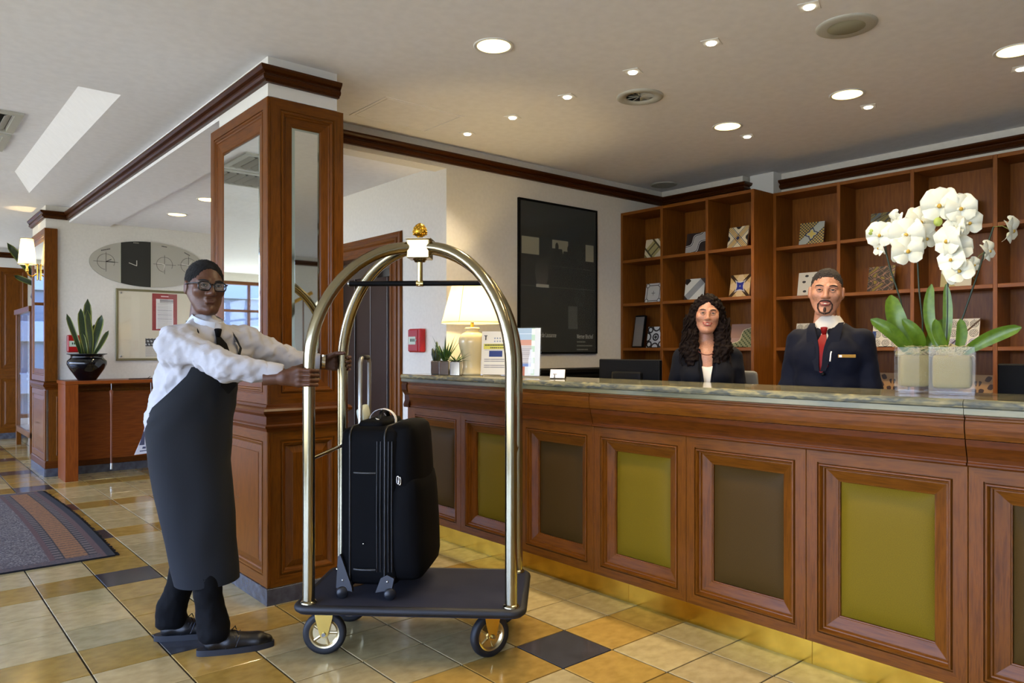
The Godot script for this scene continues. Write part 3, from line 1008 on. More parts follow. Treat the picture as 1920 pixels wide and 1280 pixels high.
# ------------------------------------------------------------------ reception counter
func build_counter() -> void:
	var zs := []
	for k in 11: zs.append(-4.69 + 0.6182 * k)
	var ord := ["first", "second", "third", "fourth", "fifth", "sixth", "seventh", "eighth", "ninth", "tenth"]
	var w := 0.6182
	var frame := frame_mesh(w - 0.002, 0.81, panel_prof(0.048, 0.126))
	var pads := cushion(w - 0.25, 0.81 - 0.25, -0.054, 0.026)
	for k in 10:
		var colour: String = "brown" if k % 2 == 0 else "green"
		var zc: float = (zs[k] + zs[k + 1]) * 0.5
		var u := thing("counter_cabinet", "%s counter unit from the lift end, %s padded front in wooden frame" % [ord[k], "brown" if colour == "brown" else "olive green"], "counter unit", Vector3(3.0, 0.12, zc), -90, "upholstered panels along the reception counter front")
		var f := part(u, "frame", frame, null, Vector3(0, 0.405, 0))
		f.set_surface_override_material(0, M.wood_y)
		f.set_surface_override_material(1, M.wood_x)
		tag(part(u, "upholstered_pad", pads, M["cloth_" + colour], Vector3(0, 0.405, 0)), "%s satin upholstery" % colour, "")
		part(u, "carcass", box_mesh(Vector3(-w * 0.5 + 0.001, 0.001, -0.30), Vector3(w * 0.5 - 0.001, 0.81, -0.06)), M.wood_y)
	# cornice in three lengths
	var low := [[-0.03, 0.931], [0.006, 0.931], [0.010, 0.936], [0.010, 0.942], [0.004, 0.946], [0.004, 0.95], [0.007, 0.965], [0.013, 0.985], [0.020, 1.005], [0.024, 1.03], [-0.03, 1.03]]
	var high := [[-0.03, 1.0325], [0.026, 1.0325], [0.030, 1.05], [0.033, 1.07], [0.034, 1.088], [0.032, 1.098], [0.028, 1.102], [0.028, 1.108], [0.034, 1.112], [0.034, 1.118], [-0.03, 1.118]]
	var cuts := [[-4.69, -2.842, "lift end"], [-2.838, -0.984, "middle"], [-0.98, 1.49, "orchid end"]]
	for c in cuts:
		var t := thing("counter_cornice", "curved double mahogany cornice under the marble, %s of the counter" % c[2], "cornice", Vector3(3.0, 0, 0), 0, "cornice lengths of the counter")
		var path := PackedVector2Array([Vector2(0, c[1]), Vector2(0, c[0])])
		part(t, "lower_board", sweep_plan(path, low), M.deep_z)
		part(t, "upper_board", sweep_plan(path, high), M.wood_z)
		part(t, "backing", box_mesh(Vector3(0.031, 0.931, c[0]), Vector3(0.30, 1.118, c[1])), M.wood_z)
	# scrolled end bracket at the lift end
	var bt := thing("counter_bracket", "dark scrolled wooden bracket closing the lift end of the counter", "bracket", Vector3(2.99, 0.93, -4.735))
	var poly := PackedVector2Array([Vector2(0.2, 0.0), Vector2(-0.012, 0.0), Vector2(-0.016, 0.02), Vector2(-0.004, 0.05), Vector2(-0.006, 0.09), Vector2(-0.03, 0.13), Vector2(-0.034, 0.165), Vector2(-0.024, 0.188), Vector2(0.2, 0.188)])
	part(bt, "scroll", extrude(poly, -0.022, 0.043), M.trim_y)
	part(bt, "lower_block", box_mesh(Vector3(0.02, -0.81, -0.022), Vector3(0.2, -0.001, 0.043), 0.004), M.wood_y)
	# marble in two lengths: bullnosed top on a recessed lower layer
	for c in [[-4.765, -0.983, "long marble counter top with blue-grey veins and a bullnose edge"], [-0.981, 1.55, "shorter marble counter top slab butted beside the orchid vases"]]:
		var t := thing("marble_top", c[2], "countertop", Vector3(2.955, 1.118, 0))
		var path := PackedVector2Array([Vector2(0, c[1]), Vector2(0, c[0])])
		part(t, "lower_layer", sweep_plan(path, [[-0.31, 0.0], [-0.008, 0.0], [-0.004, 0.003], [-0.004, 0.024], [-0.31, 0.024]]), M.marble_low)
		part(t, "upper_slab", sweep_plan(path, [[-0.515, 0.0245], [-0.006, 0.0245], [0.0, 0.029], [0.003, 0.038], [0.001, 0.048], [-0.005, 0.054], [-0.014, 0.057], [-0.515, 0.057]]), M.marble)
	# brass kick plate in lengths
	for k in 6:
		var z0: float = -4.69 + k * 1.03
		var kp := thing("kick_plate", "polished brass kick plate under the counter, length %s from the lift end" % ord[k], "kick plate", Vector3(3.054, 0, z0), 0, "brass kick plates of the counter")
		part(kp, "plate", box_mesh(Vector3(0, 0, 0.0005), Vector3(0.012, 0.1185, 1.0295), 0.0008), M.kick)
	# working desk behind the counter
	var dk := thing("reception_desk", "dark lower working desk behind the marble counter", "desk", Vector3(3.305, 0, 0))
	part(dk, "worktop", box_mesh(Vector3(0.0, 0.80, -4.58), Vector3(0.27, 0.83, 1.4), 0.004), M.black)
	for k in 5:
		part(dk, "side_panel", box_mesh(Vector3(0.02, 0.0, -4.55 + 1.45 * k), Vector3(0.25, 0.80, -4.52 + 1.45 * k)), M.deep_y)

# ------------------------------------------------------------------ display shelves
func shelf_unit(label: String, xf: float, depth: float, zs: Array, ys: Array, group: String) -> void:
	var u := thing("display_shelf", label, "shelf", Vector3(xf, 0, 0), 0, group)
	var t := 0.026
	var z_first: float = zs[0]
	var z_last: float = zs[zs.size() - 1]
	part(u, "back_panel", box_mesh(Vector3(depth - 0.012, 0.05, z_first + 0.002), Vector3(depth, ys[ys.size() - 1] - 0.002, z_last - 0.002)), M.shelf_y)
	for i in zs.size():
		var z: float = zs[i]
		var end: bool = i == 0 or i == zs.size() - 1
		part(u, "side_panel" if end else "divider", box_mesh(Vector3(0.0 if end else 0.001, 0, z - t * 0.5), Vector3(depth - 0.013, ys[ys.size() - 1], z + t * 0.5), 0.0015), M.shelf_y)
	for j in ys.size():
		for i in zs.size() - 1:
			part(u, "shelf_board", box_mesh(Vector3(0.002, ys[j] - t, zs[i] + t * 0.5 + 0.0005), Vector3(depth - 0.013, ys[j], zs[i + 1] - t * 0.5 - 0.0005), 0.0015), M.shelf_z)

func build_shelves() -> void:
	var ys := [0.12, 0.54, 0.965, 1.375, 1.785, 2.185, 2.628]
	shelf_unit("narrower wooden pigeonhole shelf of three columns beside the poster", 5.25, 0.34, [-4.605, -4.145, -3.672, -3.245], ys, "wooden display shelves behind reception")
	shelf_unit("wide wooden pigeonhole shelf behind the orchids", 5.53, 0.27, [-3.217, -2.689, -2.161, -1.65, -1.12, -0.59, -0.06, 0.47, 1.0], ys, "wooden display shelves behind reception")

# ------------------------------------------------------------------ ceiling fittings
func spot(parent: Node3D, at: Vector3, c: Color, e: float, angle: float, size: float) -> void:
	var l := SpotLight3D.new()
	l.name = "lamp_light"
	parent.add_child(l, true)
	l.position = at
	l.rotation_degrees.x = -90
	l.light_color = c
	l.light_energy = e
	l.spot_angle = angle
	l.spot_angle_attenuation = 0.8
	l.spot_range = 14.0
	l.spot_attenuation = 2.0
	l.light_size = size
	l.shadow_enabled = true

const WARM := Color(1.0, 0.89, 0.70)
const COOL := Color(1.0, 0.93, 0.82)

func build_ceiling_lights() -> void:
	var ring := lathe([[0.086, -0.002], [0.10, -0.006], [0.104, -0.003], [0.104, 0.0]], 32)
	var lens := lathe([[0.0, -0.0035], [0.086, -0.0025], [0.086, 0.0]], 32)
	var lens_mat := glow(Color(1.0, 0.85, 0.52), 6.0)
	var where := [
		[2.391, CEIL, -2.96, "round warm downlight in the ceiling above the luggage trolley"],
		[4.49, CEIL, -2.97, "round warm downlight above reception, the one beside the poster wall"],
		[4.487, CEIL, -2.127, "round warm downlight above reception, middle of its row"],
		[4.50, CEIL, -1.247, "round warm downlight above reception at the orchid end of its row"],
		[2.391, CEIL, -2.05, "round warm downlight above the floor in front of the counter"],
		[2.391, CEIL, -1.1, "round warm downlight above the counter's orchid end"],
		[2.36, 2.775, -8.2, "round downlight in the lift lobby ceiling by the clock wall"],
		[2.35, 2.775, -7.2, "round downlight in the lift lobby ceiling nearer the pier"]]
	for w in where:
		var o := thing("downlight", w[3], "downlight", Vector3(w[0], w[1], w[2]), 0, "round recessed downlights")
		part(o, "trim_ring", ring, M.white)
		part(o, "lamp_lens", lens, lens_mat)
		spot(o, Vector3(0, -0.02, 0), WARM, 2.2 if w[1] > 2.8 else 0.8, 70, 0.08)
	var plate := box_mesh(Vector3(-0.045, -0.004, -0.045), Vector3(0.045, 0, 0.045), 0.0015)
	var cup := lathe([[0.0, -0.012], [0.022, -0.011], [0.026, -0.006], [0.026, 0.0]], 20)
	var spot_mat := glow(Color(1.0, 0.95, 0.84), 9.0)
	var row := [[3.203, -1.692], [3.203, -2.212], [3.203, -2.728], [3.21, -3.255], [3.215, -3.78], [3.21, -4.275], [4.81, -2.144], [4.803, -3.01], [4.804, -1.306]]
	var pos := ["first", "second", "third", "fourth", "fifth", "sixth"]
	for i in row.size():
		var r: Array = row[i]
		var lab: String = ("small square spotlight over the counter, %s from the poster wall" % pos[5 - i]) if i < 6 else ["small square spotlight beside the middle reception downlight", "small square spotlight beside the downlight by the poster wall", "small square spotlight beside the downlight at the orchid end"][i - 6]
		var o := thing("spotlight", lab, "spotlight", Vector3(r[0], CEIL, r[1]), 20, "small square ceiling spotlights" if i < 6 else "small spotlights beside the downlights")
		part(o, "plate", plate, M.white)
		part(o, "lamp_bulb", cup, spot_mat)
		spot(o, Vector3(0, -0.03, 0), COOL, 1.2, 40, 0.03)

# ------------------------------------------------------------------ luggage trolley and suitcase
const CART_AT := Vector3(1.9255, 0, -2.935)
const CART_TURN := -43.75

func build_trolley() -> void:
	var c := thing("luggage_trolley", "brass birdcage luggage trolley with navy carpeted deck", "trolley", CART_AT, CART_TURN)
	var tubes := mat(Color(0.64, 0.605, 0.49), 0.17, 1.0)
	var carpet := tri_mat(noise_tex(71, 0.2, [[0.0, Color(0.028, 0.028, 0.08)], [1.0, Color(0.065, 0.065, 0.15)]], 3, 256), Vector3.ONE * 6.0, 0.95)
	# deck
	var plate := rounded_rect(0.985, 0.585, 0.05)
	part(c, "deck", extrude(plate, 0.205, 0.245), carpet, Vector3.ZERO, Vector3(-90, 0, 0))
	var bp := []
	var bl := rounded_rect(0.985, 0.585, 0.05, 6)
	for p in bl: bp.append(Vector3(p.x, 0.228, -p.y))
	bp.append(bp[0])
	part(c, "bumper", tube(bp, 0.019, 10, false), M.rubber)
	# four uprights bending in to the crown block
	for sx in [-1.0, 1.0]:
		for sz in [-1.0, 1.0]:
			var foot := Vector3(0.444 * sx, 0.245, 0.257 * sz)
			var pts := [foot, foot + Vector3(0, 0.5, 0), foot + Vector3(0, 1.03, 0)]
			var inward := Vector3(-0.444 * sx, 0, -0.257 * sz) * 0.955
			for k in range(1, 19):
				var a := PI * 0.5 * k / 18.0
				pts.append(Vector3(foot.x, 1.275, foot.z) + inward * (1.0 - cos(a)) + Vector3(0, 0.556 * sin(a), 0))
			var u := part(c, "upright", tube(pts, 0.0265, 20), tubes)
			part(u, "collar", lathe([[0.036, 0.0], [0.036, 0.006], [0.03, 0.012], [0.0265, 0.014]], 20), tubes, foot + Vector3(0, 0.0, 0))
	for sx in [-1.0, 1.0]:
		part(c, "side_rail", tube([Vector3(0.444 * sx, 0.87, 0.24), Vector3(0.444 * sx, 0.87, -0.24)], 0.0095, 10), tubes)
	# crown block, finial, hanging rail
	var crown := part(c, "crown_block", box_mesh(Vector3(-0.053, 1.778, -0.053), Vector3(0.053, 1.866, 0.053), 0.004), mat(Color(0.82, 0.74, 0.52), 0.24, 1.0))
	part(crown, "top_plate", box_mesh(Vector3(-0.06, 1.866, -0.06), Vector3(0.06, 1.871, 0.06), 0.001), tubes)
	part(crown, "boss", lathe([[0.0, 1.762], [0.024, 1.764], [0.03, 1.774], [0.04, 1.782]], 20), tubes)
	var fin := tool()
	var fp := [[0.020, 1.871], [0.020, 1.876], [0.014, 1.88], [0.014, 1.884], [0.024, 1.888], [0.031, 1.898], [0.032, 1.91], [0.029, 1.922], [0.022, 1.935], [0.011, 1.945], [0.0, 1.949]]
	add_lathe(fin, fp, 24)
	# scales of the pine-cone finial
	for ring in 5:
		var yy := 1.896 + ring * 0.0095
		var rad: float = [0.0305, 0.0318, 0.0300, 0.0262, 0.0195][ring]
		for k in 10:
			var a := TAU * (k + 0.5 * (ring % 2)) / 10
			var o := Vector3(cos(a) * rad, yy, sin(a) * rad)
			add_lathe(fin, [[0.0, -0.0055], [0.0042, -0.002], [0.0038, 0.002], [0.0, 0.006]], 6, true, Transform3D(Basis(), o))
	part(c, "finial", done(fin), mat(Color(0.80, 0.62, 0.20), 0.22, 1.0))
	part(c, "drop_rod", tube([Vector3(0, 1.77, 0), Vector3(0, 1.655, 0)], 0.0125, 14), mat(Color(0.80, 0.72, 0.45), 0.2, 1.0))
	part(c, "hanging_rail", tube([Vector3(-0.335, 1.665, 0), Vector3(0.335, 1.665, 0)], 0.0125, 14), M.black)
	part(c, "rail_sleeve", tube([Vector3(-0.016, 1.665, 0), Vector3(0.016, 1.665, 0)], 0.0145, 14), mat(Color(0.80, 0.72, 0.45), 0.2, 1.0))
	for sx in [-1.0, 1.0]:
		part(c, "rail_cap", tube([Vector3(0.335 * sx, 1.665, 0), Vector3(0.342 * sx, 1.665, 0)], 0.0135, 14), M.steel)
	# castors
	var fork_mat := mat(Color(0.80, 0.68, 0.34), 0.25, 1.0)
	var rim_mat := mat(Color(0.78, 0.72, 0.55), 0.3, 1.0)
	for w in [[-0.391, 0.20, 8.0], [0.345, 0.185, 38.0], [-0.39, -0.2, 12.0], [0.36, -0.2, 20.0]]:
		var k := Node3D.new()
		k.name = "castor"
		c.add_child(k, true)
		k.position = Vector3(w[0], 0.0955, w[1])
		k.rotation_degrees.y = w[2]
		var wheel := Transform3D(Basis(Vector3.RIGHT, PI * 0.5), Vector3.ZERO)
		var ty := tool()
		add_lathe(ty, [[0.066, -0.016, 1], [0.082, -0.0195, 1], [0.092, -0.015, 1], [0.0955, -0.006, 1], [0.0955, 0.006, 1], [0.092, 0.015, 1], [0.082, 0.0195, 1], [0.066, 0.016, 1]], 36, true, wheel)
		part(k, "tyre", done(ty), M.rubber)
		var ri := tool()
		add_lathe(ri, [[0.068, -0.015, 1], [0.060, -0.012, 2], [0.052, -0.004, 3], [0.022, -0.004, 4], [0.020, -0.016, 5], [0.0, -0.016, 6], [0.0, 0.016, 7], [0.020, 0.016, 8], [0.022, 0.004, 9], [0.052, 0.004, 10], [0.060, 0.012, 11], [0.068, 0.015, 12]], 32, true, wheel)
		for q in 5:
			var a := TAU * q / 5
			add_tube(ri, [Vector3(cos(a) * 0.02, sin(a) * 0.02, 0), Vector3(cos(a) * 0.062, sin(a) * 0.062, 0)], 0.0085, 8)
		part(k, "wheel_rim", done(ri), rim_mat)
		var fk := tool()
		var cheek := PackedVector2Array([Vector2(-0.042, 0.107), Vector2(0.042, 0.107), Vector2(0.037, 0.07), Vector2(0.016, -0.008), Vector2(0.0, -0.016), Vector2(-0.016, -0.008), Vector2(-0.037, 0.07)])
		add_extrude(fk, cheek, 0.0235, 0.0275)
		add_extrude(fk, cheek, -0.0275, -0.0235)
		add_box(fk, Vector3(-0.042, 0.102, -0.0275), Vector3(0.042, 0.109, 0.0275), 0.002)
		part(k, "fork", done(fk), fork_mat)
		var bo := tool()
		add_tube(bo, [Vector3(0, 0, 0.0275), Vector3(0, 0, 0.036)], 0.0095, 6)
		add_tube(bo, [Vector3(0, 0, -0.036), Vector3(0, 0, 0.036)], 0.005, 8)
		part(k, "axle_bolt", done(bo), M.steel)
	# a worn brass badge on the deck
	var ov := thing("deck_badge", "small oval brass badge lying on the trolley carpet", "badge", CART_AT + Vector3(-0.27, 0.246, -0.42).rotated(Vector3.UP, 0.0), 20)
	part(ov, "disc", extrude(ellipse_poly(0.055, 0.032), 0.0, 0.003), mat(Color(0.42, 0.27, 0.10), 0.4, 0.6), Vector3.ZERO, Vector3(-90, 0, 0))
	ov.position = CART_AT + Vector3(-0.30, 0.246, -0.02).rotated(Vector3.UP, deg_to_rad(CART_TURN))

func build_suitcase() -> void:
	var at := CART_AT + Vector3(-0.185, 0.2455, -0.04).rotated(Vector3.UP, deg_to_rad(CART_TURN))
	var s := thing("suitcase", "large black soft-sided suitcase standing on the trolley deck", "suitcase", at, -47)
	var cloth := tri_mat(noise_tex(72, 0.3, [[0.0, Color(0.012, 0.013, 0.017)], [1.0, Color(0.03, 0.032, 0.04)]], 2, 256), Vector3.ONE * 9.0, 0.72)
	cloth.metallic_specular = 0.2
	var edge := mat(Color(0.012, 0.012, 0.014), 0.4)
	var plast := mat(Color(0.10, 0.105, 0.12), 0.38)
	# x: thickness (front pockets towards +x), z: width (+z is the near side)
	part(s, "body", soft_box(Vector3(0.138, 0.355, 0.225), 0.05, 0.03, 10), cloth, Vector3(0, 0.405, 0))
	for xx in [-0.085, 0.075]:
		var pts := []
		for p in rounded_rect(0.452, 0.712, 0.05, 6): pts.append(Vector3(xx, p.y + 0.405, p.x))
		pts.append(pts[0])
		part(s, "piping", tube(pts, 0.0055, 8, false), edge)
	for p in [[0.150, 0.235, 0.062, 0.235, 0.212, 0.06], [0.138, 0.49, 0.048, 0.21, 0.20, 0.05]]:
		var pk := part(s, "front_pocket", soft_box(Vector3(p[2] + 0.02, p[3], p[4]), 0.05, 0.16, 8), cloth, Vector3(p[0], p[1] + 0.07, 0.0), Vector3(0, 0, 3))
		var zp := []
		for q in rounded_rect(p[4] * 2 - 0.03, p[3] * 2 - 0.02, 0.04, 5): zp.append(Vector3(0.012, q.y, q.x))
		zp.append(zp[0])
		part(pk, "zip", tube(zp, 0.004, 6, false), M.black)
	# expansion zips on the near side
	for xx in [0.04, 0.056, 0.092, 0.108]:
		part(s, "zip", tube([Vector3(xx, 0.12, 0.226), Vector3(xx, 0.40, 0.2325), Vector3(xx, 0.70, 0.226)], 0.003, 6), edge)
	for p in [Vector3(0.135, 0.545, 0.222), Vector3(0.142, 0.54, 0.219)]:
		var pts := []
		for k in 13: pts.append(p + Vector3(0.006 * sin(TAU * k / 12), 0.018 * cos(TAU * k / 12) - 0.015, 0.004))
		part(s, "zip_pull", tube(pts, 0.0022, 6, false), M.chrome)
	# near-side grips: slim recessed handles
	for yy in [0.56, 0.13]:
		var pts := []
		for k in 9:
			var a := k / 8.0
			pts.append(Vector3(-0.065 + 0.10 * a, yy, 0.232 + 0.007 * sin(PI * a)))
		part(s, "side_grip", tube(pts, 0.005, 8), mat(Color(0.16, 0.16, 0.15), 0.4))
	part(s, "maker_rivet", lathe([[0.004, 0.0], [0.003, 0.002], [0.0, 0.0025]], 10), M.chrome, Vector3(-0.02, 0.245, 0.236), Vector3(90, 0, 0))
	# corner guards and wheels
	for xx in [-0.115, 0.09]:
		for zz in [0.205, -0.205]:
			var g := part(s, "wheel_guard", extrude(PackedVector2Array([Vector2(-0.03, 0.0), Vector2(0.045, -0.015), Vector2(0.04, 0.01), Vector2(0.0, 0.12), Vector2(-0.012, 0.15), Vector2(-0.022, 0.14)]) if xx < 0 else PackedVector2Array([Vector2(-0.055, -0.015), Vector2(0.02, 0.0), Vector2(0.03, 0.05), Vector2(0.0, 0.065), Vector2(-0.03, 0.05)]), -0.012, 0.012), plast, Vector3(xx, 0.045, zz + 0.02 * signf(zz)))
			part(g, "rivet", lathe([[0.006, 0.0], [0.005, 0.002], [0.0, 0.003]], 10), M.steel, Vector3(0.0, 0.035, 0.013 * signf(zz)), Vector3(90 * signf(zz), 0, 0))
			part(s, "wheel", lathe([[0.0, -0.012], [0.022, -0.012], [0.0265, -0.007], [0.0265, 0.007], [0.022, 0.012], [0.0, 0.012]], 20), plast, Vector3(xx + (0.012 if xx > 0 else -0.002), 0.0268, zz + 0.032 * signf(zz)), Vector3(90, 25, 0))
	part(s, "top_rim", soft_box(Vector3(0.06, 0.02, 0.16), 0.018, 0.1, 6), cloth, Vector3(-0.01, 0.765, 0))
	# carry handle wrapped with white airline tags
	var hp := []
	for k in 13:
		var a := PI * k / 12
		hp.append(Vector3(0.0, 0.77 + 0.05 * sin(a), -0.075 * cos(a) - 0.02))
	part(s, "carry_handle", tube(hp, 0.010, 8), edge)
	var tagm := mat(Color(0.86, 0.86, 0.86), 0.5)
	var tp := []
	var ts := []
	var tn := []
	var th := []
	for k in 13:
		var a := PI * (-0.05 + 1.1 * k / 12)
		tp.append(Vector3(0.062 * cos(a) + 0.01, 0.775 + 0.055 * sin(a), 0.03))
		ts.append(Vector3(0, 0, 1))
		tn.append(Vector3(cos(a), sin(a), 0))
		th.append(0.016)
	part(s, "luggage_tag", ribbon(tp, ts, th, 0.0015, tn), tagm)
	part(s, "luggage_tag", box_mesh(Vector3(-0.022, -0.001, -0.012), Vector3(0.022, 0.001, 0.012)), tagm, Vector3(0.015, 0.782, 0.09), Vector3(8, 30, -20))
	part(s, "luggage_tag", box_mesh(Vector3(-0.02, -0.0008, -0.008), Vector3(0.02, 0.0008, 0.008)), tagm, Vector3(0.005, 0.812, 0.01), Vector3(0, 20, -55))
	# telescopic pull handle at the back
	var ph := part(s, "pull_handle", tube([Vector3(-0.128, 0.70, -0.05), Vector3(-0.128, 1.045, -0.05), Vector3(-0.128, 1.065, -0.065), Vector3(-0.128, 1.07, -0.09), Vector3(-0.128, 1.07, -0.15), Vector3(-0.128, 1.065, -0.175), Vector3(-0.128, 1.045, -0.19), Vector3(-0.128, 0.70, -0.19)], 0.0105, 10), mat(Color(0.72, 0.72, 0.70), 0.3, 0.9))
	part(ph, "handle_grip", soft_box(Vector3(0.016, 0.012, 0.045), 0.01, 0.0, 5), edge, Vector3(-0.128, 1.071, -0.12))
	part(ph, "tag_paper", soft_box(Vector3(0.018, 0.035, 0.05), 0.012, 0.25, 5), mat(Color(0.75, 0.78, 0.72), 0.6), Vector3(-0.128, 0.795, -0.10), Vector3(12, 0, 8))

# ------------------------------------------------------------------ people
func head_basis(turn: float, pitch: float, roll: float) -> Basis:
	return Basis.from_euler(Vector3(deg_to_rad(pitch), deg_to_rad(turn), deg_to_rad(roll)))

func skin_mat(c: Color, sd: int) -> StandardMaterial3D:
	var m := tri_mat(noise_tex(sd, 0.05, [[0.0, Color(0.86, 0.84, 0.82)], [1.0, Color(1, 1, 1)]], 3, 256), Vector3.ONE * 7.0, 0.48, c)
	m.subsurf_scatter_enabled = true
	m.subsurf_scatter_strength = 0.12
	return m

func cloth_mat(c: Color, rough: float, sd: int, sheen := 0.2) -> StandardMaterial3D:
	var m := tri_mat(noise_tex(sd, 0.25, [[0.0, Color(0.88, 0.88, 0.88)], [1.0, Color(1, 1, 1)]], 2, 256), Vector3.ONE * 10.0, rough, c)
	m.rim_enabled = sheen > 0.0
	m.rim = sheen
	m.rim_tint = 0.6
	m.metallic_specular = 0.25
	return m

func join(body: SurfaceTool, m: ArrayMesh, at := Transform3D()) -> void:
	body.append_from(m, 0, at)

# surface of a garment panel hanging round the body: rows of [y, centre x, centre z, radius x, radius z, from deg, to deg]; 0 deg is +Z, 90 deg is +X
func drape(rows: Array, seg: int, thick: float, noise: FastNoiseLite, amp: float) -> ArrayMesh:
	var s := tool()
	var g := []
	for r in rows:
		var line := []
		for k in seg + 1:
			var a := deg_to_rad(lerpf(r[5], r[6], float(k) / seg))
			var n := Vector3(sin(a), 0, cos(a))
			var p := Vector3(r[1] + r[3] * sin(a), r[0], r[2] + r[4] * cos(a))
			p += n * noise.get_noise_3dv(p) * amp
			line.append([p, n])
		g.append(line)
	for sg in [1.0, -1.0]:
		s.set_smooth_group(1 if sg > 0 else 2)
		for i in g.size() - 1:
			for k in seg:
				var a: Vector3 = g[i][k][0] + g[i][k][1] * thick * 0.5 * sg
				var b: Vector3 = g[i][k + 1][0] + g[i][k + 1][1] * thick * 0.5 * sg
				var c: Vector3 = g[i + 1][k + 1][0] + g[i + 1][k + 1][1] * thick * 0.5 * sg
				var d: Vector3 = g[i + 1][k][0] + g[i + 1][k][1] * thick * 0.5 * sg
				if sg > 0: quad(s, a, b, c, d)
				else: quad(s, d, c, b, a)
	s.set_smooth_group(-1)
	for k in seg:
		for e in [0, g.size() - 1]:
			var h0: Vector3 = g[e][k][1] * thick * 0.5
			var h1: Vector3 = g[e][k + 1][1] * thick * 0.5
			quad(s, g[e][k][0] - h0, g[e][k + 1][0] - h1, g[e][k + 1][0] + h1, g[e][k][0] + h0)
	for i in g.size() - 1:
		for e in [0, seg]:
			var h0: Vector3 = g[i][e][1] * thick * 0.5
			var h1: Vector3 = g[i + 1][e][1] * thick * 0.5
			quad(s, g[i][e][0] - h0, g[i][e][0] + h0, g[i + 1][e][0] + h1, g[i + 1][e][0] - h1)
	return done(s)

# shirt collar: two points folded down from a stand round the neck
func collar(person: Node3D, at: Transform3D, r: float, m: Material, drop := 0.045) -> void:
	var s := tool()
	for sg in [-1.0, 1.0]:
		var top := []
		var low := []
		for k in 10:
			var a: float = deg_to_rad(lerpf(6.0, 180.0, k / 9.0)) * sg
			var rr := r + 0.004
			var lift := 0.018 * (1.0 - cos(a)) * 0.5
			top.append(Vector3(sin(a) * rr, 0.012 + lift, cos(a) * rr))
			var d: float = drop * (1.0 if k > 2 else [1.55, 1.4, 1.15][k])
			low.append(Vector3(sin(a) * (rr + 0.020) + (0.012 * sg if k < 2 else 0.0), 0.012 + lift - d, cos(a) * (rr + 0.022)))
		s.set_smooth_group(1)
		for k in 9:
			for o in [0.0, 0.0025]:
				var n := Vector3(0, o, 0)
				quad(s, top[k] + n, low[k] + n, low[k + 1] + n, top[k + 1] + n)
			quad(s, low[k], low[k + 1], low[k + 1] + Vector3(0, 0.0025, 0), low[k] + Vector3(0, 0.0025, 0))
			var st0: Vector3 = top[k] * Vector3(0.97, 1, 0.97) + Vector3(0, -0.05, 0)
			var st1: Vector3 = top[k + 1] * Vector3(0.97, 1, 0.97) + Vector3(0, -0.05, 0)
			quad(s, top[k], top[k + 1], st1, st0)
	part(person, "collar", done(s), m).transform = at

func necktie(person: Node3D, knot: Vector3, down: Array, m: Material, wide := 0.036) -> void:
	var s := tool()
	add_lathe(s, [[0.0, -0.024], [0.010, -0.022], [0.0165, 0.006], [0.0185, 0.016], [0.013, 0.02], [0.0, 0.021]], 10, true, Transform3D(Basis().scaled(Vector3(1, 1, 0.75)), knot))
	part(person, "tie_knot", done(s), m)
	var pts := [knot + Vector3(0, -0.018, 0.002)]
	var side := [Vector3.RIGHT]
	var nor := [Vector3(0, 0, 1)]
	var half := [0.011]
	for i in down.size():
		pts.append(down[i])
		side.append(Vector3.RIGHT)
		nor.append(Vector3(0, 0, 1))
		half.append(lerpf(0.018, wide, float(i + 1) / down.size()))
	pts.append(down[down.size() - 1] + Vector3(0, -0.035, 0))
	side.append(Vector3.RIGHT)
	nor.append(Vector3(0, 0, 1))
	half.append(0.002)
	part(person, "tie_blade", ribbon(pts, side, half, 0.006, nor), m)

func add_spectacles(person: Node3D, at: Transform3D) -> void:
	var m := mat(Color(0.035, 0.04, 0.055), 0.18)
	var s := tool()
	for sg in [-1.0, 1.0]:
		var pts := []
		for p in rounded_rect(0.051, 0.037, 0.015, 5): pts.append(Vector3(p.x + 0.0325 * sg, p.y + 0.003 - 0.002 * absf(p.x) / 0.025, 0.1035 - 0.12 * p.x * p.x * 4.0 - 0.004))
		pts.append(pts[0])
		add_tube(s, pts, 0.0030, 8, false)
		add_tube(s, [Vector3(0.058 * sg, 0.012, 0.098), Vector3(0.068 * sg, 0.013, 0.085), Vector3(0.080 * sg, 0.012, 0.03), Vector3(0.082 * sg, 0.008, -0.012)], 0.0032, 8)
	add_tube(s, [Vector3(-0.009, 0.008, 0.1), Vector3(0, 0.011, 0.104), Vector3(0.009, 0.008, 0.1)], 0.0028, 8)
	var fr := part(person, "spectacles", done(s), m)
	fr.transform = at
	for sg in [-1.0, 1.0]:
		part(fr, "lens", extrude(rounded_rect(0.048, 0.034, 0.014, 5), -0.0006, 0.0006), M.glass, Vector3(0.0325 * sg, 0.003, 0.099))

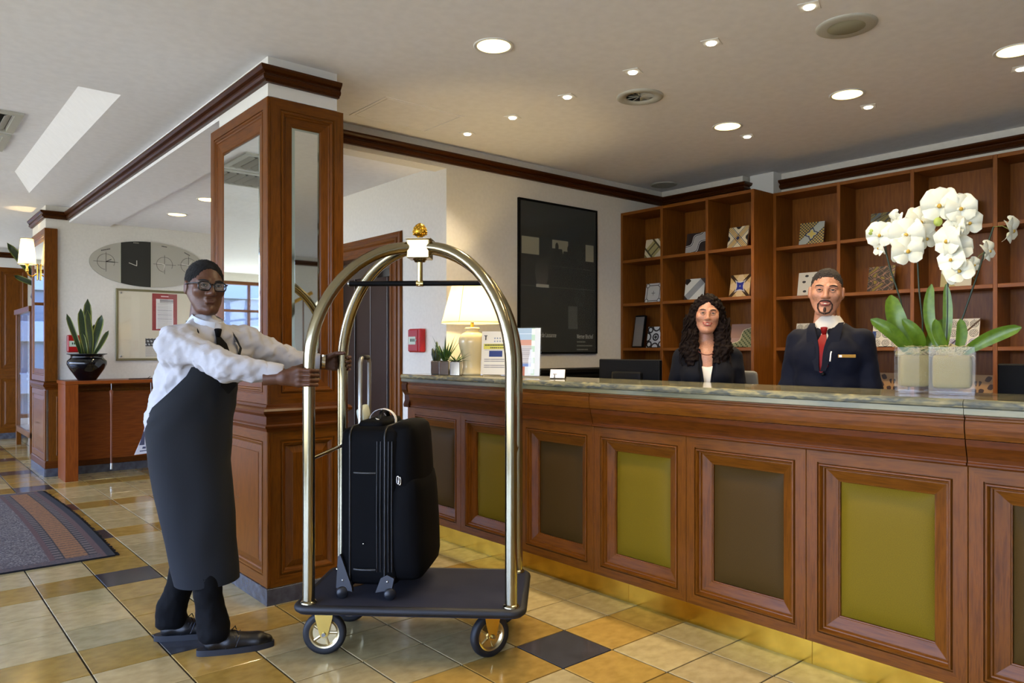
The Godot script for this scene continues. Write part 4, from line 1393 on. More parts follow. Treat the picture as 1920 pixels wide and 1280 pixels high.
func shoe(person: Node3D, heel: Vector3, dir: float, upper: Material, sole: Material) -> void:
	var n := Node3D.new()
	n.name = "shoe"
	person.add_child(n, true)
	n.position = heel
	n.rotation_degrees.y = dir
	# toe towards +Z
	var f := Field.new(Vector3(-0.07, -0.01, -0.05), Vector3(0.07, 0.15, 0.31), 0.006)
	f.cone(Vector3(0, 0.045, 0.02), Vector3(0, 0.05, 0.09), 0.038, 0.042, 0.02)
	f.cone(Vector3(0, 0.045, 0.09), Vector3(0, 0.035, 0.21), 0.042, 0.036, 0.02, Vector3(1.08, 1, 1))
	f.cone(Vector3(0, 0.035, 0.21), Vector3(0.004, 0.030, 0.25), 0.036, 0.027, 0.02, Vector3(1.1, 0.85, 1))
	f.cone(Vector3(0, 0.06, 0.03), Vector3(0, 0.115, 0.025), 0.036, 0.040, 0.02)
	f.clip(Vector3(0, 0.022, 0), Vector3(0, -1, 0))
	part(n, "upper", f.mesh(), upper)
	var out := PackedVector2Array()
	for k in 32:
		var a := TAU * k / 32
		var z := 0.118 - cos(a) * 0.165
		var w := 0.040 + 0.008 * smoothstep(0.0, 0.2, z) - 0.014 * smoothstep(0.2, 0.29, z)
		out.append(Vector2(sin(a) * w * pow(maxf(absf(sin(a)), 0.001), -0.35), z))
	var so := tool()
	add_extrude(so, out, 0.0, 0.026, true)
	part(n, "sole", done(so), sole, Vector3(0, 0.026, 0), Vector3(90, 0, 0))
	var la := tool()
	for k in 4:
		add_tube(la, [Vector3(-0.022, 0.086 - 0.008 * k, 0.085 + 0.022 * k), Vector3(0, 0.095 - 0.009 * k, 0.09 + 0.022 * k), Vector3(0.022, 0.086 - 0.008 * k, 0.085 + 0.022 * k)], 0.0035, 6)
	add_tube(la, [Vector3(0, 0.094, 0.1), Vector3(0.03, 0.1, 0.115), Vector3(0.045, 0.08, 0.12)], 0.0022, 5)
	add_tube(la, [Vector3(0, 0.094, 0.1), Vector3(-0.03, 0.1, 0.12), Vector3(-0.042, 0.082, 0.13)], 0.0022, 5)
	part(n, "laces", done(la), M.black)
	var st := tool()
	for k in 4:
		for sg in [-1.0, 1.0]:
			add_tube(st, [Vector3(0.0435 * sg, 0.03, 0.075 + 0.014 * k), Vector3(0.043 * sg, 0.055, 0.085 + 0.014 * k), Vector3(0.034 * sg, 0.078, 0.095 + 0.014 * k)], 0.0018, 5)
	part(n, "side_stripes", done(st), mat(Color(0.12, 0.13, 0.18), 0.4))

# attendant: origin on the floor between his feet, chest facing +Z
func build_attendant() -> void:
	var th := 36.0                      # degrees between his chest and the trolley's long side
	var p := thing("person", "bell attendant in white shirt, glasses and long dark apron gripping the luggage trolley", "person", Vector3(1.1206, 0, -3.5086), 49.66 - th)
	var ct := cos(deg_to_rad(th))
	var sn := sin(deg_to_rad(th))
	# r runs towards the trolley, t towards the room
	var L := func(r: float, y: float, t: float) -> Vector3: return Vector3(r * sn - t * ct, y, r * ct + t * sn)
	var skin := skin_mat(Color(0.34, 0.205, 0.125), 81)
	var shirt := cloth_mat(Color(0.72, 0.72, 0.735), 0.8, 82, 0.05)
	var dark := cloth_mat(Color(0.14, 0.148, 0.16), 0.85, 83, 0.25)
	var blk := cloth_mat(Color(0.02, 0.02, 0.024), 0.8, 84, 0.15)
	# where the hands hold the trolley, in this person's own space
	var inv := p.transform.affine_inverse()
	var cart := Transform3D(Basis(Vector3.UP, deg_to_rad(CART_TURN)), CART_AT)
	var hold_r: Vector3 = inv * (cart * Vector3(-0.444, 1.232, 0.257))
	var hold_l: Vector3 = inv * (cart * Vector3(-0.444, 1.287, -0.257))
	var sh_r: Vector3 = L.call(-0.06, 1.385, 0.135)
	var sh_l: Vector3 = L.call(0.13, 1.395, -0.165)
	var el_r: Vector3 = L.call(0.185, 1.285, 0.215)
	var el_l: Vector3 = L.call(0.31, 1.30, -0.30)
	var wr_r: Vector3 = hold_r + (el_r - hold_r).normalized() * 0.105
	var wr_l: Vector3 = hold_l + (el_l - hold_l).normalized() * 0.105
	var neck: Vector3 = L.call(0.012, 1.452, -0.015)
	var chest: Vector3 = L.call(-0.01, 1.26, -0.01)
	var waist: Vector3 = L.call(-0.055, 1.04, 0.0)
	var hips: Vector3 = L.call(-0.06, 0.90, 0.0)
	var hip_r: Vector3 = L.call(-0.045, 0.87, 0.07)
	var hip_l: Vector3 = L.call(-0.075, 0.87, -0.08)
	var kn_r: Vector3 = L.call(0.015, 0.48, 0.05)
	var kn_l: Vector3 = L.call(-0.07, 0.48, -0.055)
	var an_r: Vector3 = L.call(0.083, 0.09, 0.085)
	var an_l: Vector3 = L.call(-0.185, 0.09, -0.08)
	# bare body: hidden core, neck, head and hands as one mesh
	var core := Field.new(Vector3(-0.45, 0.05, -0.45), Vector3(0.60, 1.55, 0.60), 0.02)
	core.cone(hips, waist, 0.11, 0.10, 0.05)
	core.cone(waist, chest, 0.10, 0.12, 0.05)
	core.cone(chest, neck, 0.11, 0.05, 0.05)
	for q in [[sh_r, el_r, wr_r], [sh_l, el_l, wr_l]]:
		core.cone(chest + Vector3(0, 0.1, 0), q[0], 0.06, 0.045, 0.04)
		core.cone(q[0], q[1], 0.045, 0.036, 0.03)
		core.cone(q[1], q[2], 0.036, 0.026, 0.03)
	for q in [[hip_r, kn_r, an_r], [hip_l, kn_l, an_l]]:
		core.cone(q[0], q[1], 0.07, 0.048, 0.04)
		core.cone(q[1], q[2], 0.048, 0.035, 0.03)
	var body := SurfaceTool.new()
	body.begin(Mesh.PRIMITIVE_TRIANGLES)
	join(body, core.mesh())
	var head := Transform3D(head_basis(-15, 2, -2) * 1.03, L.call(0.012, 1.638, 0.0))
	var hf := head_field(1.0, 1.08, 1.15)
	join(body, hf.mesh(), head)
	for q in [[hold_r, el_r, 1.0], [hold_l, el_l, -1.0]]:
		var away: Vector3 = (q[1] - q[0]) * Vector3(1, 0, 1)
		away = away.normalized()
		var b := Basis(-away, Vector3.UP, (-away).cross(Vector3.UP))
		join(body, grip_field(0.0268, q[2]).mesh(), Transform3D(b, q[0]))
	part(p, "body", body.commit(), skin)
	face_parts(p, head, Color(0.05, 0.03, 0.02), mat(Color(0.03, 0.025, 0.022), 0.8), Color(0.30, 0.16, 0.12), 0.0, skin)
	# short receding hair
	var hair := Field.new(Vector3(-0.105, -0.08, -0.13), Vector3(0.105, 0.14, 0.11), 0.005)
	hair.ball(Vector3(0, 0.034, -0.02), Vector3(0.0785, 0.0915, 0.098), 0.01)
	hair.ball(Vector3(0, -0.012, 0.09), Vector3(0.064, 0.098, 0.068), 0.010, true)
	hair.ball(Vector3(0, -0.10, 0.01), Vector3(0.10, 0.085, 0.10), 0.015, true)
	part(p, "hair", hair.mesh(folds(3, 150.0), 0.004), mat(Color(0.012, 0.010, 0.009), 1.0)).transform = head
	add_spectacles(p, head)
	# shirt
	var sf := Field.new(Vector3(-0.45, 0.80, -0.40), Vector3(0.60, 1.56, 0.62), 0.0105)
	sf.cone(hips + Vector3(0, 0.08, 0), waist, 0.125, 0.135, 0.05, Vector3(1.18, 1, 1))
	sf.cone(waist, chest, 0.135, 0.135, 0.06, Vector3(1.22, 1, 1))
	sf.cone(chest, neck + Vector3(0, -0.06, -0.01), 0.135, 0.085, 0.06, Vector3(1.18, 1, 1))
	sf.cone(waist + L.call(-0.075, -0.035, 0.02), waist + L.call(-0.06, 0.16, 0.02), 0.098, 0.085, 0.06)
	sf.cone(neck + Vector3(0, -0.05, 0), neck + Vector3(0, 0.005, 0), 0.066, 0.060, 0.03)
	for q in [[sh_r, el_r, wr_r, 0.0], [sh_l, el_l, wr_l, 0.0]]:
		sf.cone(neck + Vector3(0, -0.045, 0), q[0] + Vector3(0, 0.005, 0), 0.066, 0.066, 0.06)
		sf.cone(chest + Vector3(0, 0.04, 0), q[0] + Vector3(0, -0.04, 0), 0.09, 0.07, 0.05)
		sf.cone(q[0], q[1], 0.070, 0.057, 0.035)
		sf.cone(q[1], q[2] + (q[1] - q[2]).normalized() * 0.05, 0.057, 0.037, 0.03)
		sf.cone(q[1] + Vector3(0, -0.01, 0), (q[1] + q[2]) * 0.5 + Vector3(0, -0.008, 0), 0.048, 0.042, 0.03)
	var sn3 := folds(5, 15.0)
	part(p, "shirt", sf.mesh(sn3, 0.015), shirt)
	for q in [[el_r, wr_r], [el_l, wr_l]]:
		var d: Vector3 = (q[1] - q[0]).normalized()
		var s := tool()
		var a: Vector3 = q[1] - d * 0.075
		add_tube(s, [a, a + d * 0.01, q[1] - d * 0.012, q[1] - d * 0.006], [0.044, 0.0455, 0.0425, 0.039], 20)
		part(p, "cuff", done(s), shirt)
	collar(p, Transform3D(head_basis(4, 14, 0), neck + Vector3(0, 0.028, 0.004)), 0.064, cloth_mat(Color(0.80, 0.84, 0.90), 0.75, 85, 0.0))
	var fz := chest.z + 0.142
	necktie(p, neck + Vector3(0.0, -0.022, 0.092), [neck + Vector3(0.0, -0.07, 0.120), neck + Vector3(0, -0.13, 0.150), neck + Vector3(0, -0.20, 0.166), neck + Vector3(0, -0.26, 0.170)], blk, 0.04)
	# trousers
	var tf := Field.new(Vector3(-0.40, 0.02, -0.45), Vector3(0.40, 0.98, 0.40), 0.012)
	tf.cone(hips + Vector3(0, 0.03, 0), hips + Vector3(0, -0.06, 0), 0.115, 0.12, 0.05, Vector3(1.2, 1, 1))
	for q in [[hip_r, kn_r, an_r], [hip_l, kn_l, an_l]]:
		tf.cone(q[0], q[1], 0.084, 0.060, 0.04)
		tf.cone(q[1], q[2] + Vector3(0, 0.01, 0), 0.060, 0.062, 0.03)
		tf.cone(q[2] + Vector3(0, 0.05, 0), q[2] + Vector3(0, 0.0, 0.012), 0.064, 0.068, 0.02)
	tf.clip(Vector3(0, 0.062, 0), Vector3(0, -1, 0))
	part(p, "trousers", tf.mesh(folds(6, 11.0), 0.008), blk)
	# apron: skirt wrapped round hips and thighs, bib, straps
	var ap := folds(8, 5.0)
	var rows := []
	for e in [[0.296, 0.020, 0.118, 0.142, 128], [0.36, 0.012, 0.122, 0.146, 132], [0.48, -0.006, 0.130, 0.152, 138], [0.60, -0.022, 0.139, 0.160, 142], [0.72, -0.040, 0.150, 0.170, 144], [0.84, -0.056, 0.160, 0.180, 146], [0.92, -0.060, 0.164, 0.188, 148], [0.99, -0.058, 0.164, 0.194, 142]]:
		var c: Vector3 = L.call(e[1], 0, 0.0)
		rows.append([e[0], c.x, c.z, e[3], e[2], -e[4], e[4]])
	for e in [[1.04, -0.052, 0.164, 0.194, 120], [1.10, -0.042, 0.163, 0.190, 92], [1.17, -0.028, 0.160, 0.184, 64], [1.24, -0.014, 0.155, 0.176, 46], [1.29, -0.006, 0.152, 0.172, 40]]:
		var c: Vector3 = L.call(e[1], 0, 0.0)
		rows.append([e[0], c.x, c.z, e[3], e[2], -e[4], e[4]])
	var apron := part(p, "apron", drape(rows, 36, 0.005, ap, 0.014), dark)
	for sg in [-1.0, 1.0]:
		var pts := [L.call(-0.006, 1.285, 0.0) + Vector3(0.105 * sg, 0, 0.118), neck + Vector3(0.108 * sg, -0.09, 0.104), neck + Vector3(0.092 * sg, -0.02, 0.07), neck + Vector3(0.082 * sg, 0.022, 0.015), neck + Vector3(0.06 * sg, 0.035, -0.05), neck + Vector3(0.0, 0.03, -0.082)]
		var nor := []
		var side := []
		var hw := []
		for i in pts.size():
			var t: Vector3 = (pts[mini(i + 1, 5)] - pts[maxi(i - 1, 0)]).normalized()
			var n: Vector3 = (pts[i] - (neck + Vector3(0, -0.14, -0.02))).normalized()
			n = (n - t * n.dot(t)).normalized()
			nor.append(n)
			side.append(t.cross(n))
			hw.append(0.011)
		part(apron, "neck_strap", ribbon(pts, side, hw, 0.004, nor), dark)
	# pocket flap seam and side tie
	part(apron, "apron_tie", tube([L.call(-0.21, 1.0, 0.02), L.call(-0.225, 0.94, 0.03), L.call(-0.222, 0.86, 0.035)], 0.006, 6), cloth_mat(Color(0.5, 0.48, 0.36), 0.8, 86, 0.0))
	# watch on the left wrist
	var d2: Vector3 = (wr_l - el_l).normalized()
	var wt := tool()
	var wc: Vector3 = wr_l + d2 * 0.012
	add_tube(wt, [wc - d2 * 0.008, wc + d2 * 0.008], 0.0325, 22, false)
	add_tube(wt, [wc - d2 * 0.008, wc + d2 * 0.008], 0.0300, 22, false)
	var watch := part(p, "wristwatch", done(wt), mat(Color(0.80, 0.76, 0.66), 0.25, 1.0))
	var up_w := d2.cross(Vector3.UP).normalized()
	part(watch, "watch_case", tube([wc + Vector3(0, 0.028, 0), wc + Vector3(0, 0.037, 0)], 0.017, 18), mat(Color(0.84, 0.82, 0.76), 0.2, 1.0))
	# shoes
	var up := mat(Color(0.022, 0.023, 0.03), 0.42)
	var so := mat(Color(0.075, 0.085, 0.11), 0.6)
	var dr: Vector3 = L.call(0.284, 0, -0.106)
	shoe(p, L.call(0.062, 0, 0.095), rad_to_deg(atan2(dr.x, dr.z)), up, so)
	shoe(p, L.call(-0.208, 0, -0.072), rad_to_deg(atan2(dr.x, dr.z)) - 4.0, up, so)


# suit jacket over a shirt, arms hanging; used by both receptionists. All lengths in the person's own space, facing +Z
func suit_torso(p: Node3D, sh_y: float, half: float, chest_r: float, skin: Material, jacket: Material, shirt: Material, v_low: float, v_wide: float, bust: float, head: Transform3D, hf: Field) -> void:
	var neck := Vector3(0, sh_y + 0.045, -0.012)
	var waist := Vector3(0, sh_y - 0.33, 0)
	var hips := Vector3(0, sh_y - 0.52, 0)
	var chest := Vector3(0, sh_y - 0.12, 0)
	var arms := []
	for s in [-1.0, 1.0]:
		arms.append([Vector3(half * s, sh_y - 0.045, -0.012), Vector3((half + 0.042) * s, sh_y - 0.30, -0.005), Vector3((half + 0.02) * s, sh_y - 0.46, 0.12), s])
	var core := Field.new(Vector3(-0.42, 0.04, -0.22), Vector3(0.42, sh_y + 0.12, 0.26), 0.02)
	core.cone(hips, waist, 0.09, 0.07, 0.05, Vector3(1.2, 1, 1))
	core.cone(waist, chest, 0.07, 0.075, 0.05, Vector3(1.2, 1, 1))
	core.cone(chest, neck, 0.078, 0.05, 0.04, Vector3(1.15, 1, 1))
	for a in arms:
		core.cone(chest + Vector3(0, 0.08, 0), a[0], 0.06, 0.045, 0.04)
		core.cone(a[0], a[1], 0.042, 0.034, 0.03)
		core.cone(a[1], a[2], 0.034, 0.026, 0.03)
		core.cone(hips + Vector3(0.08 * a[3], -0.02, 0), Vector3(0.09 * a[3], 0.06, 0), 0.075, 0.04, 0.04)
	var body := SurfaceTool.new()
	body.begin(Mesh.PRIMITIVE_TRIANGLES)
	join(body, core.mesh())
	join(body, hf.mesh(), head)
	for a in arms:
		var d: Vector3 = (a[2] - a[1]).normalized()
		var b := Basis(d, Vector3(d.y, -d.x, 0).normalized() if absf(d.y) > 0.1 else Vector3.UP, Vector3.ZERO)
		b.z = b.x.cross(Vector3.UP).normalized() * float(a[3])
		b.y = b.z.cross(b.x)
		join(body, grip_field(0.012, 1.0).mesh(), Transform3D(b, a[2] + d * 0.10))
	part(p, "body", body.commit(), skin)
	# shirt front
	var sf := Field.new(Vector3(-0.2, sh_y - 0.5, -0.16), Vector3(0.2, sh_y + 0.08, 0.2), 0.009)
	sf.cone(waist + Vector3(0, -0.1, 0), chest, chest_r - 0.022, chest_r - 0.016, 0.05, Vector3(1.25, 1, 1))
	if bust > 0.0:
		for s in [-1.0, 1.0]: sf.ball(Vector3(0.07 * s, sh_y - 0.17, 0.075), Vector3(0.06, 0.06, 0.05), 0.03)
		sf.ball(Vector3(0, sh_y + 0.04, 0.09), Vector3(0.10, 0.14, 0.12), 0.02, true)
	else:
		sf.cone(chest, neck + Vector3(0, -0.035, 0), chest_r - 0.016, 0.07, 0.05, Vector3(1.2, 1, 1))
		sf.cone(neck + Vector3(0, -0.05, 0), neck + Vector3(0, 0.0, 0.0), 0.066, 0.062, 0.02)
	part(p, "shirt", sf.mesh(), shirt)
	# jacket with its V cut away
	var jf := Field.new(Vector3(-0.42, sh_y - 0.66, -0.24), Vector3(0.42, sh_y + 0.12, 0.30), 0.010)
	jf.cone(hips + Vector3(0, -0.08, 0), waist, chest_r + 0.012, chest_r - 0.004, 0.06, Vector3(1.28, 1, 1))
	jf.cone(waist, chest, chest_r - 0.004, chest_r + 0.006, 0.06, Vector3(1.28, 1, 1))
	jf.cone(chest, neck + Vector3(0, -0.055, -0.012), chest_r + 0.004, 0.075, 0.06, Vector3(1.25, 1, 1))
	if bust > 0.0:
		for s in [-1.0, 1.0]: jf.ball(Vector3(0.075 * s, sh_y - 0.17, 0.078), Vector3(0.068, 0.066, 0.056), 0.04)
	for a in arms:
		jf.cone(neck + Vector3(0.03 * a[3], -0.055, -0.01), a[0] + Vector3(-0.02 * a[3], 0.01, 0), 0.050, 0.046, 0.03)
		jf.cone(chest, a[0] + Vector3(-0.02 * a[3], -0.07, 0), 0.08, 0.055, 0.05)
		jf.cone(a[0], a[1], 0.055, 0.049, 0.03)
		jf.cone(a[1], a[2], 0.049, 0.040, 0.03)
	var apex := Vector3(0, v_low, 0.16)
	jf.cone(Vector3(0, sh_y + 0.06, 0.13), apex, v_wide, 0.004, 0.006, Vector3(1, 1, 1.6), true)
	jf.cone(neck + Vector3(0, -0.02, 0.0), neck + Vector3(0, 0.09, 0.02), 0.068, 0.072, 0.008, Vector3.ONE, true)
	part(p, "jacket", jf.mesh(folds(int(half * 1000.0), 9.0), 0.006), jacket)
	# lapels along the V
	for s in [-1.0, 1.0]:
		var pts := []
		var side := []
		var nor := []
		var hw := []
		for k in 9:
			var t := k / 8.0
			var c := Vector3((v_wide + 0.014) * (1.0 - t) * s + 0.014 * s * t, lerpf(sh_y + 0.045, v_low, t), lerpf(0.035, chest_r + 0.030, pow(t, 0.45)))
			pts.append(c)
			side.append(Vector3(1, 0.1 * s, -0.35 * s).normalized())
			nor.append(Vector3(0.3 * s, 0.1, 1).normalized())
			hw.append(0.013 + 0.024 * sin(PI * clampf(t * 1.1, 0.0, 1.0)) * (0.6 + 0.4 * (1.0 - t)))
		part(p, "lapel", ribbon(pts, side, hw, 0.006, nor), jacket)
	# trousers down to the floor
	var tf := Field.new(Vector3(-0.24, 0.0, -0.2), Vector3(0.24, hips.y + 0.1, 0.2), 0.016)
	tf.cone(hips, hips + Vector3(0, -0.08, 0), 0.115, 0.115, 0.05, Vector3(1.25, 1, 1))
	for s in [-1.0, 1.0]: tf.cone(hips + Vector3(0.08 * s, -0.06, 0), Vector3(0.095 * s, 0.07, 0), 0.09, 0.058, 0.04)
	part(p, "trousers", tf.mesh(), jacket)
	for s in [-1.0, 1.0]: shoe(p, Vector3(0.095 * s, 0, -0.045), 8.0 * s, M.black, M.black)

func build_receptionists() -> void:
	var fair := skin_mat(Color(0.74, 0.525, 0.41), 87)
	var navy := cloth_mat(Color(0.042, 0.048, 0.078), 0.75, 88, 0.2)
	var cream := cloth_mat(Color(0.86, 0.83, 0.77), 0.75, 89, 0.0)
	# woman with long dark curls
	var p := thing("person", "smiling receptionist with long dark curly hair, navy blazer and white top", "person", Vector3(3.765, 0, -2.63), -55)
	var head := Transform3D(head_basis(3, 0, -3) * 0.935, Vector3(0.0, 1.563, 0.02))
	suit_torso(p, 1.355, 0.150, 0.112, fair, navy, cream, 0.90, 0.064, 1.0, head, head_field(1.06, 1.0, 0.9))
	var hair_m := mat(Color(0.075, 0.042, 0.03), 0.7)
	hair_m.metallic_specular = 0.2
	face_parts(p, head, Color(0.09, 0.06, 0.03), mat(Color(0.06, 0.032, 0.022), 0.8), Color(0.55, 0.18, 0.18), 1.0, fair)
	var hf := Field.new(Vector3(-0.20, -0.36, -0.16), Vector3(0.20, 0.16, 0.15), 0.006)
	hf.ball(Vector3(0, 0.035, -0.02), Vector3(0.092, 0.097, 0.103), 0.01)
	hf.cone(Vector3(0, 0.0, -0.06), Vector3(0, -0.24, -0.085), 0.085, 0.07, 0.03, Vector3(1.25, 1, 0.8))
	for s in [-1.0, 1.0]:
		hf.cone(Vector3(0.07 * s, 0.04, -0.01), Vector3(0.098 * s, -0.10, 0.005), 0.032, 0.042, 0.02)
		hf.cone(Vector3(0.098 * s, -0.10, 0.005), Vector3(0.112 * s, -0.22, 0.04), 0.042, 0.046, 0.02)
		hf.cone(Vector3(0.112 * s, -0.22, 0.04), Vector3(0.085 * s, -0.31, 0.075), 0.046, 0.026, 0.02)
		hf.cone(Vector3(0.075 * s, -0.14, 0.04), Vector3(0.065 * s, -0.29, 0.085), 0.026, 0.020, 0.02)
	hf.ball(Vector3(-0.002, -0.03, 0.11), Vector3(0.080, 0.112, 0.10), 0.01, true)
	hf.ball(Vector3(0, -0.16, 0.10), Vector3(0.045, 0.10, 0.09), 0.015, true)
	part(p, "hair", hf.mesh(folds(21, 34.0), 0.015), hair_m).transform = head
	var curls := tool()
	rng.seed = 33
	for k in 44:
		var s := -1.0 if k % 2 == 0 else 1.0
		var base := Vector3(rng.randf_range(0.072, 0.135) * s, rng.randf_range(-0.06, 0.0), rng.randf_range(-0.02, 0.035))
		var pts := []
		var rr := []
		var ph := rng.randf() * TAU
		var ln := rng.randf_range(0.18, 0.30)
		for i in 15:
			var t := i / 14.0
			var w := base + Vector3((0.02 * t) * s, -ln * t, 0.055 * t)
			w += Vector3(cos(ph + t * 15.0), 0, sin(ph + t * 15.0)) * 0.009
			pts.append(w)
			rr.append(0.0055 * (1.0 - 0.6 * t))
		add_tube(curls, pts, rr, 5)
	part(p, "curls", done(curls), hair_m).transform = head
	var nk := tool()
	for j in 1:
		var pts := []
		for k in 13:
			var a := lerpf(-1.25, 1.25, k / 12.0)
			pts.append(Vector3(sin(a) * 0.062, 1.375 - 0.05 * cos(a) - 0.018 * j * cos(a), 0.052 + 0.04 * cos(a)))
		add_tube(nk, pts, 0.0032, 6)
	part(p, "necklace", done(nk), mat(Color(0.36, 0.13, 0.07), 0.4))
	# man with goatee and red tie
	p = thing("person", "smiling receptionist with goatee, navy suit, red tie and gold name badge", "person", Vector3(3.80, 0, -1.90), -78)
	head = Transform3D(head_basis(14, 1, -4) * 1.03, Vector3(-0.008, 1.657, 0.015))
	var navy2 := cloth_mat(Color(0.05, 0.062, 0.115), 0.75, 90, 0.2)
	suit_torso(p, 1.45, 0.165, 0.130, fair, navy2, cream, 1.245, 0.058, 0.0, head, head_field(1.0, 1.04, 1.0))
	face_parts(p, head, Color(0.06, 0.04, 0.03), mat(Color(0.055, 0.038, 0.03), 0.8), Color(0.50, 0.19, 0.17), 1.0, fair)
	var hm := mat(Color(0.13, 0.095, 0.07), 0.9)
	var h2 := Field.new(Vector3(-0.1, -0.08, -0.13), Vector3(0.1, 0.15, 0.11), 0.005)
	h2.ball(Vector3(0, 0.034, -0.017), Vector3(0.0745, 0.0885, 0.0945), 0.01)
	h2.ball(Vector3(0, -0.02, 0.09), Vector3(0.076, 0.094, 0.078), 0.006, true)
	h2.ball(Vector3(0, -0.095, 0.005), Vector3(0.10, 0.085, 0.10), 0.012, true)
	part(p, "hair", h2.mesh(folds(4, 140.0), 0.005), hm).transform = head
	var gb := tool()
	add_tube(gb, [Vector3(-0.034, -0.066, 0.074), Vector3(-0.020, -0.0495, 0.0855), Vector3(-0.006, -0.0465, 0.091), Vector3(0.006, -0.0465, 0.091), Vector3(0.020, -0.0495, 0.0855), Vector3(0.034, -0.066, 0.074)], [0.0034, 0.0042, 0.003, 0.003, 0.0042, 0.0034], 8)
	for s in [-1.0, 1.0]:
		add_tube(gb, [Vector3(0.034 * s, -0.064, 0.074), Vector3(0.033 * s, -0.085, 0.070), Vector3(0.021 * s, -0.104, 0.076), Vector3(0.0, -0.111, 0.083)], [0.0034, 0.0042, 0.0056, 0.0066], 8)
	add_tube(gb, [Vector3(0, -0.080, 0.087), Vector3(0, -0.092, 0.087), Vector3(0, -0.104, 0.085)], [0.004, 0.0075, 0.007], 8)
	part(p, "goatee", done(gb), mat(Color(0.20, 0.13, 0.10), 0.95)).transform = head
	collar(p, Transform3D(head_basis(0, 12, 0), Vector3(0, 1.470, -0.016)), 0.057, cream, 0.044)
	var tie := cloth_mat(Color(0.48, 0.05, 0.045), 0.45, 91, 0.2)
	necktie(p, Vector3(0, 1.452, 0.088), [Vector3(0, 1.40, 0.122), Vector3(0, 1.35, 0.136), Vector3(0, 1.30, 0.142), Vector3(0, 1.27, 0.142)], tie, 0.036)
	var bd := part(p, "name_badge", box_mesh(Vector3(-0.042, -0.008, -0.002), Vector3(0.042, 0.008, 0.002), 0.001), mat(Color(0.70, 0.53, 0.24), 0.35, 0.6), Vector3(0.118, 1.322, 0.118), Vector3(-6, 26, 0))
	part(bd, "badge_mark", box_mesh(Vector3(-0.038, -0.006, 0.002), Vector3(-0.024, 0.006, 0.0026)), M.paper)
	part(p, "pen", tube([Vector3(0.052, 1.345, 0.148), Vector3(0.050, 1.335, 0.152), Vector3(0.046, 1.295, 0.150)], 0.0035, 8), M.paper)
	part(p, "jacket_button", lathe([[0.0, -0.003], [0.009, -0.003], [0.010, 0.0], [0.008, 0.003], [0.0, 0.003]], 14), M.black, Vector3(0.012, 1.23, 0.158), Vector3(90, 0, 0))

# ------------------------------------------------------------------ printed surfaces
func paint(fn: Callable, nx := 96, ny := 96) -> ImageTexture:
	var im := Image.create(nx, ny, false, Image.FORMAT_RGB8)
	for j in ny:
		for i in nx:
			im.set_pixel(i, j, fn.call((i + 0.5) / nx * 2.0 - 1.0, 1.0 - (j + 0.5) / ny * 2.0))
	return ImageTexture.create_from_image(im)

func print_mat(tex: Texture2D, rough := 0.5) -> StandardMaterial3D:
	var m := mat(Color.WHITE, rough)
	m.albedo_texture = tex
	m.texture_repeat = false
	return m

# slab facing +Z; surface 0 is the printed face with UVs, surface 1 the rest
func card_mesh(w: float, h: float, t: float) -> ArrayMesh:
	var s := tool()
	var q := [Vector3(-w / 2, -h / 2, t / 2), Vector3(w / 2, -h / 2, t / 2), Vector3(w / 2, h / 2, t / 2), Vector3(-w / 2, h / 2, t / 2)]
	var uv := [Vector2(0, 1), Vector2(1, 1), Vector2(1, 0), Vector2(0, 0)]
	for k in [0, 2, 1, 0, 3, 2]:
		s.set_uv(uv[k])
		s.add_vertex(q[k])
	var m := done(s)
	var b := tool()
	add_box(b, Vector3(-w / 2, -h / 2, -t / 2), Vector3(w / 2, h / 2, t / 2 - 0.0003))
	return done(b, m)

func card(parent: Node, called: String, w: float, h: float, t: float, face: Material, body: Material, at: Vector3, turn := Vector3.ZERO) -> MeshInstance3D:
	var o := part(parent, called, card_mesh(w, h, t), null, at, turn)
	o.set_surface_override_material(0, face)
	o.set_surface_override_material(1, body)
	return o

func rings(u: float, v: float, cu: float, cv: float, r: float, t: float) -> bool:
	return absf(Vector2(u - cu, v - cv).length() - r) < t

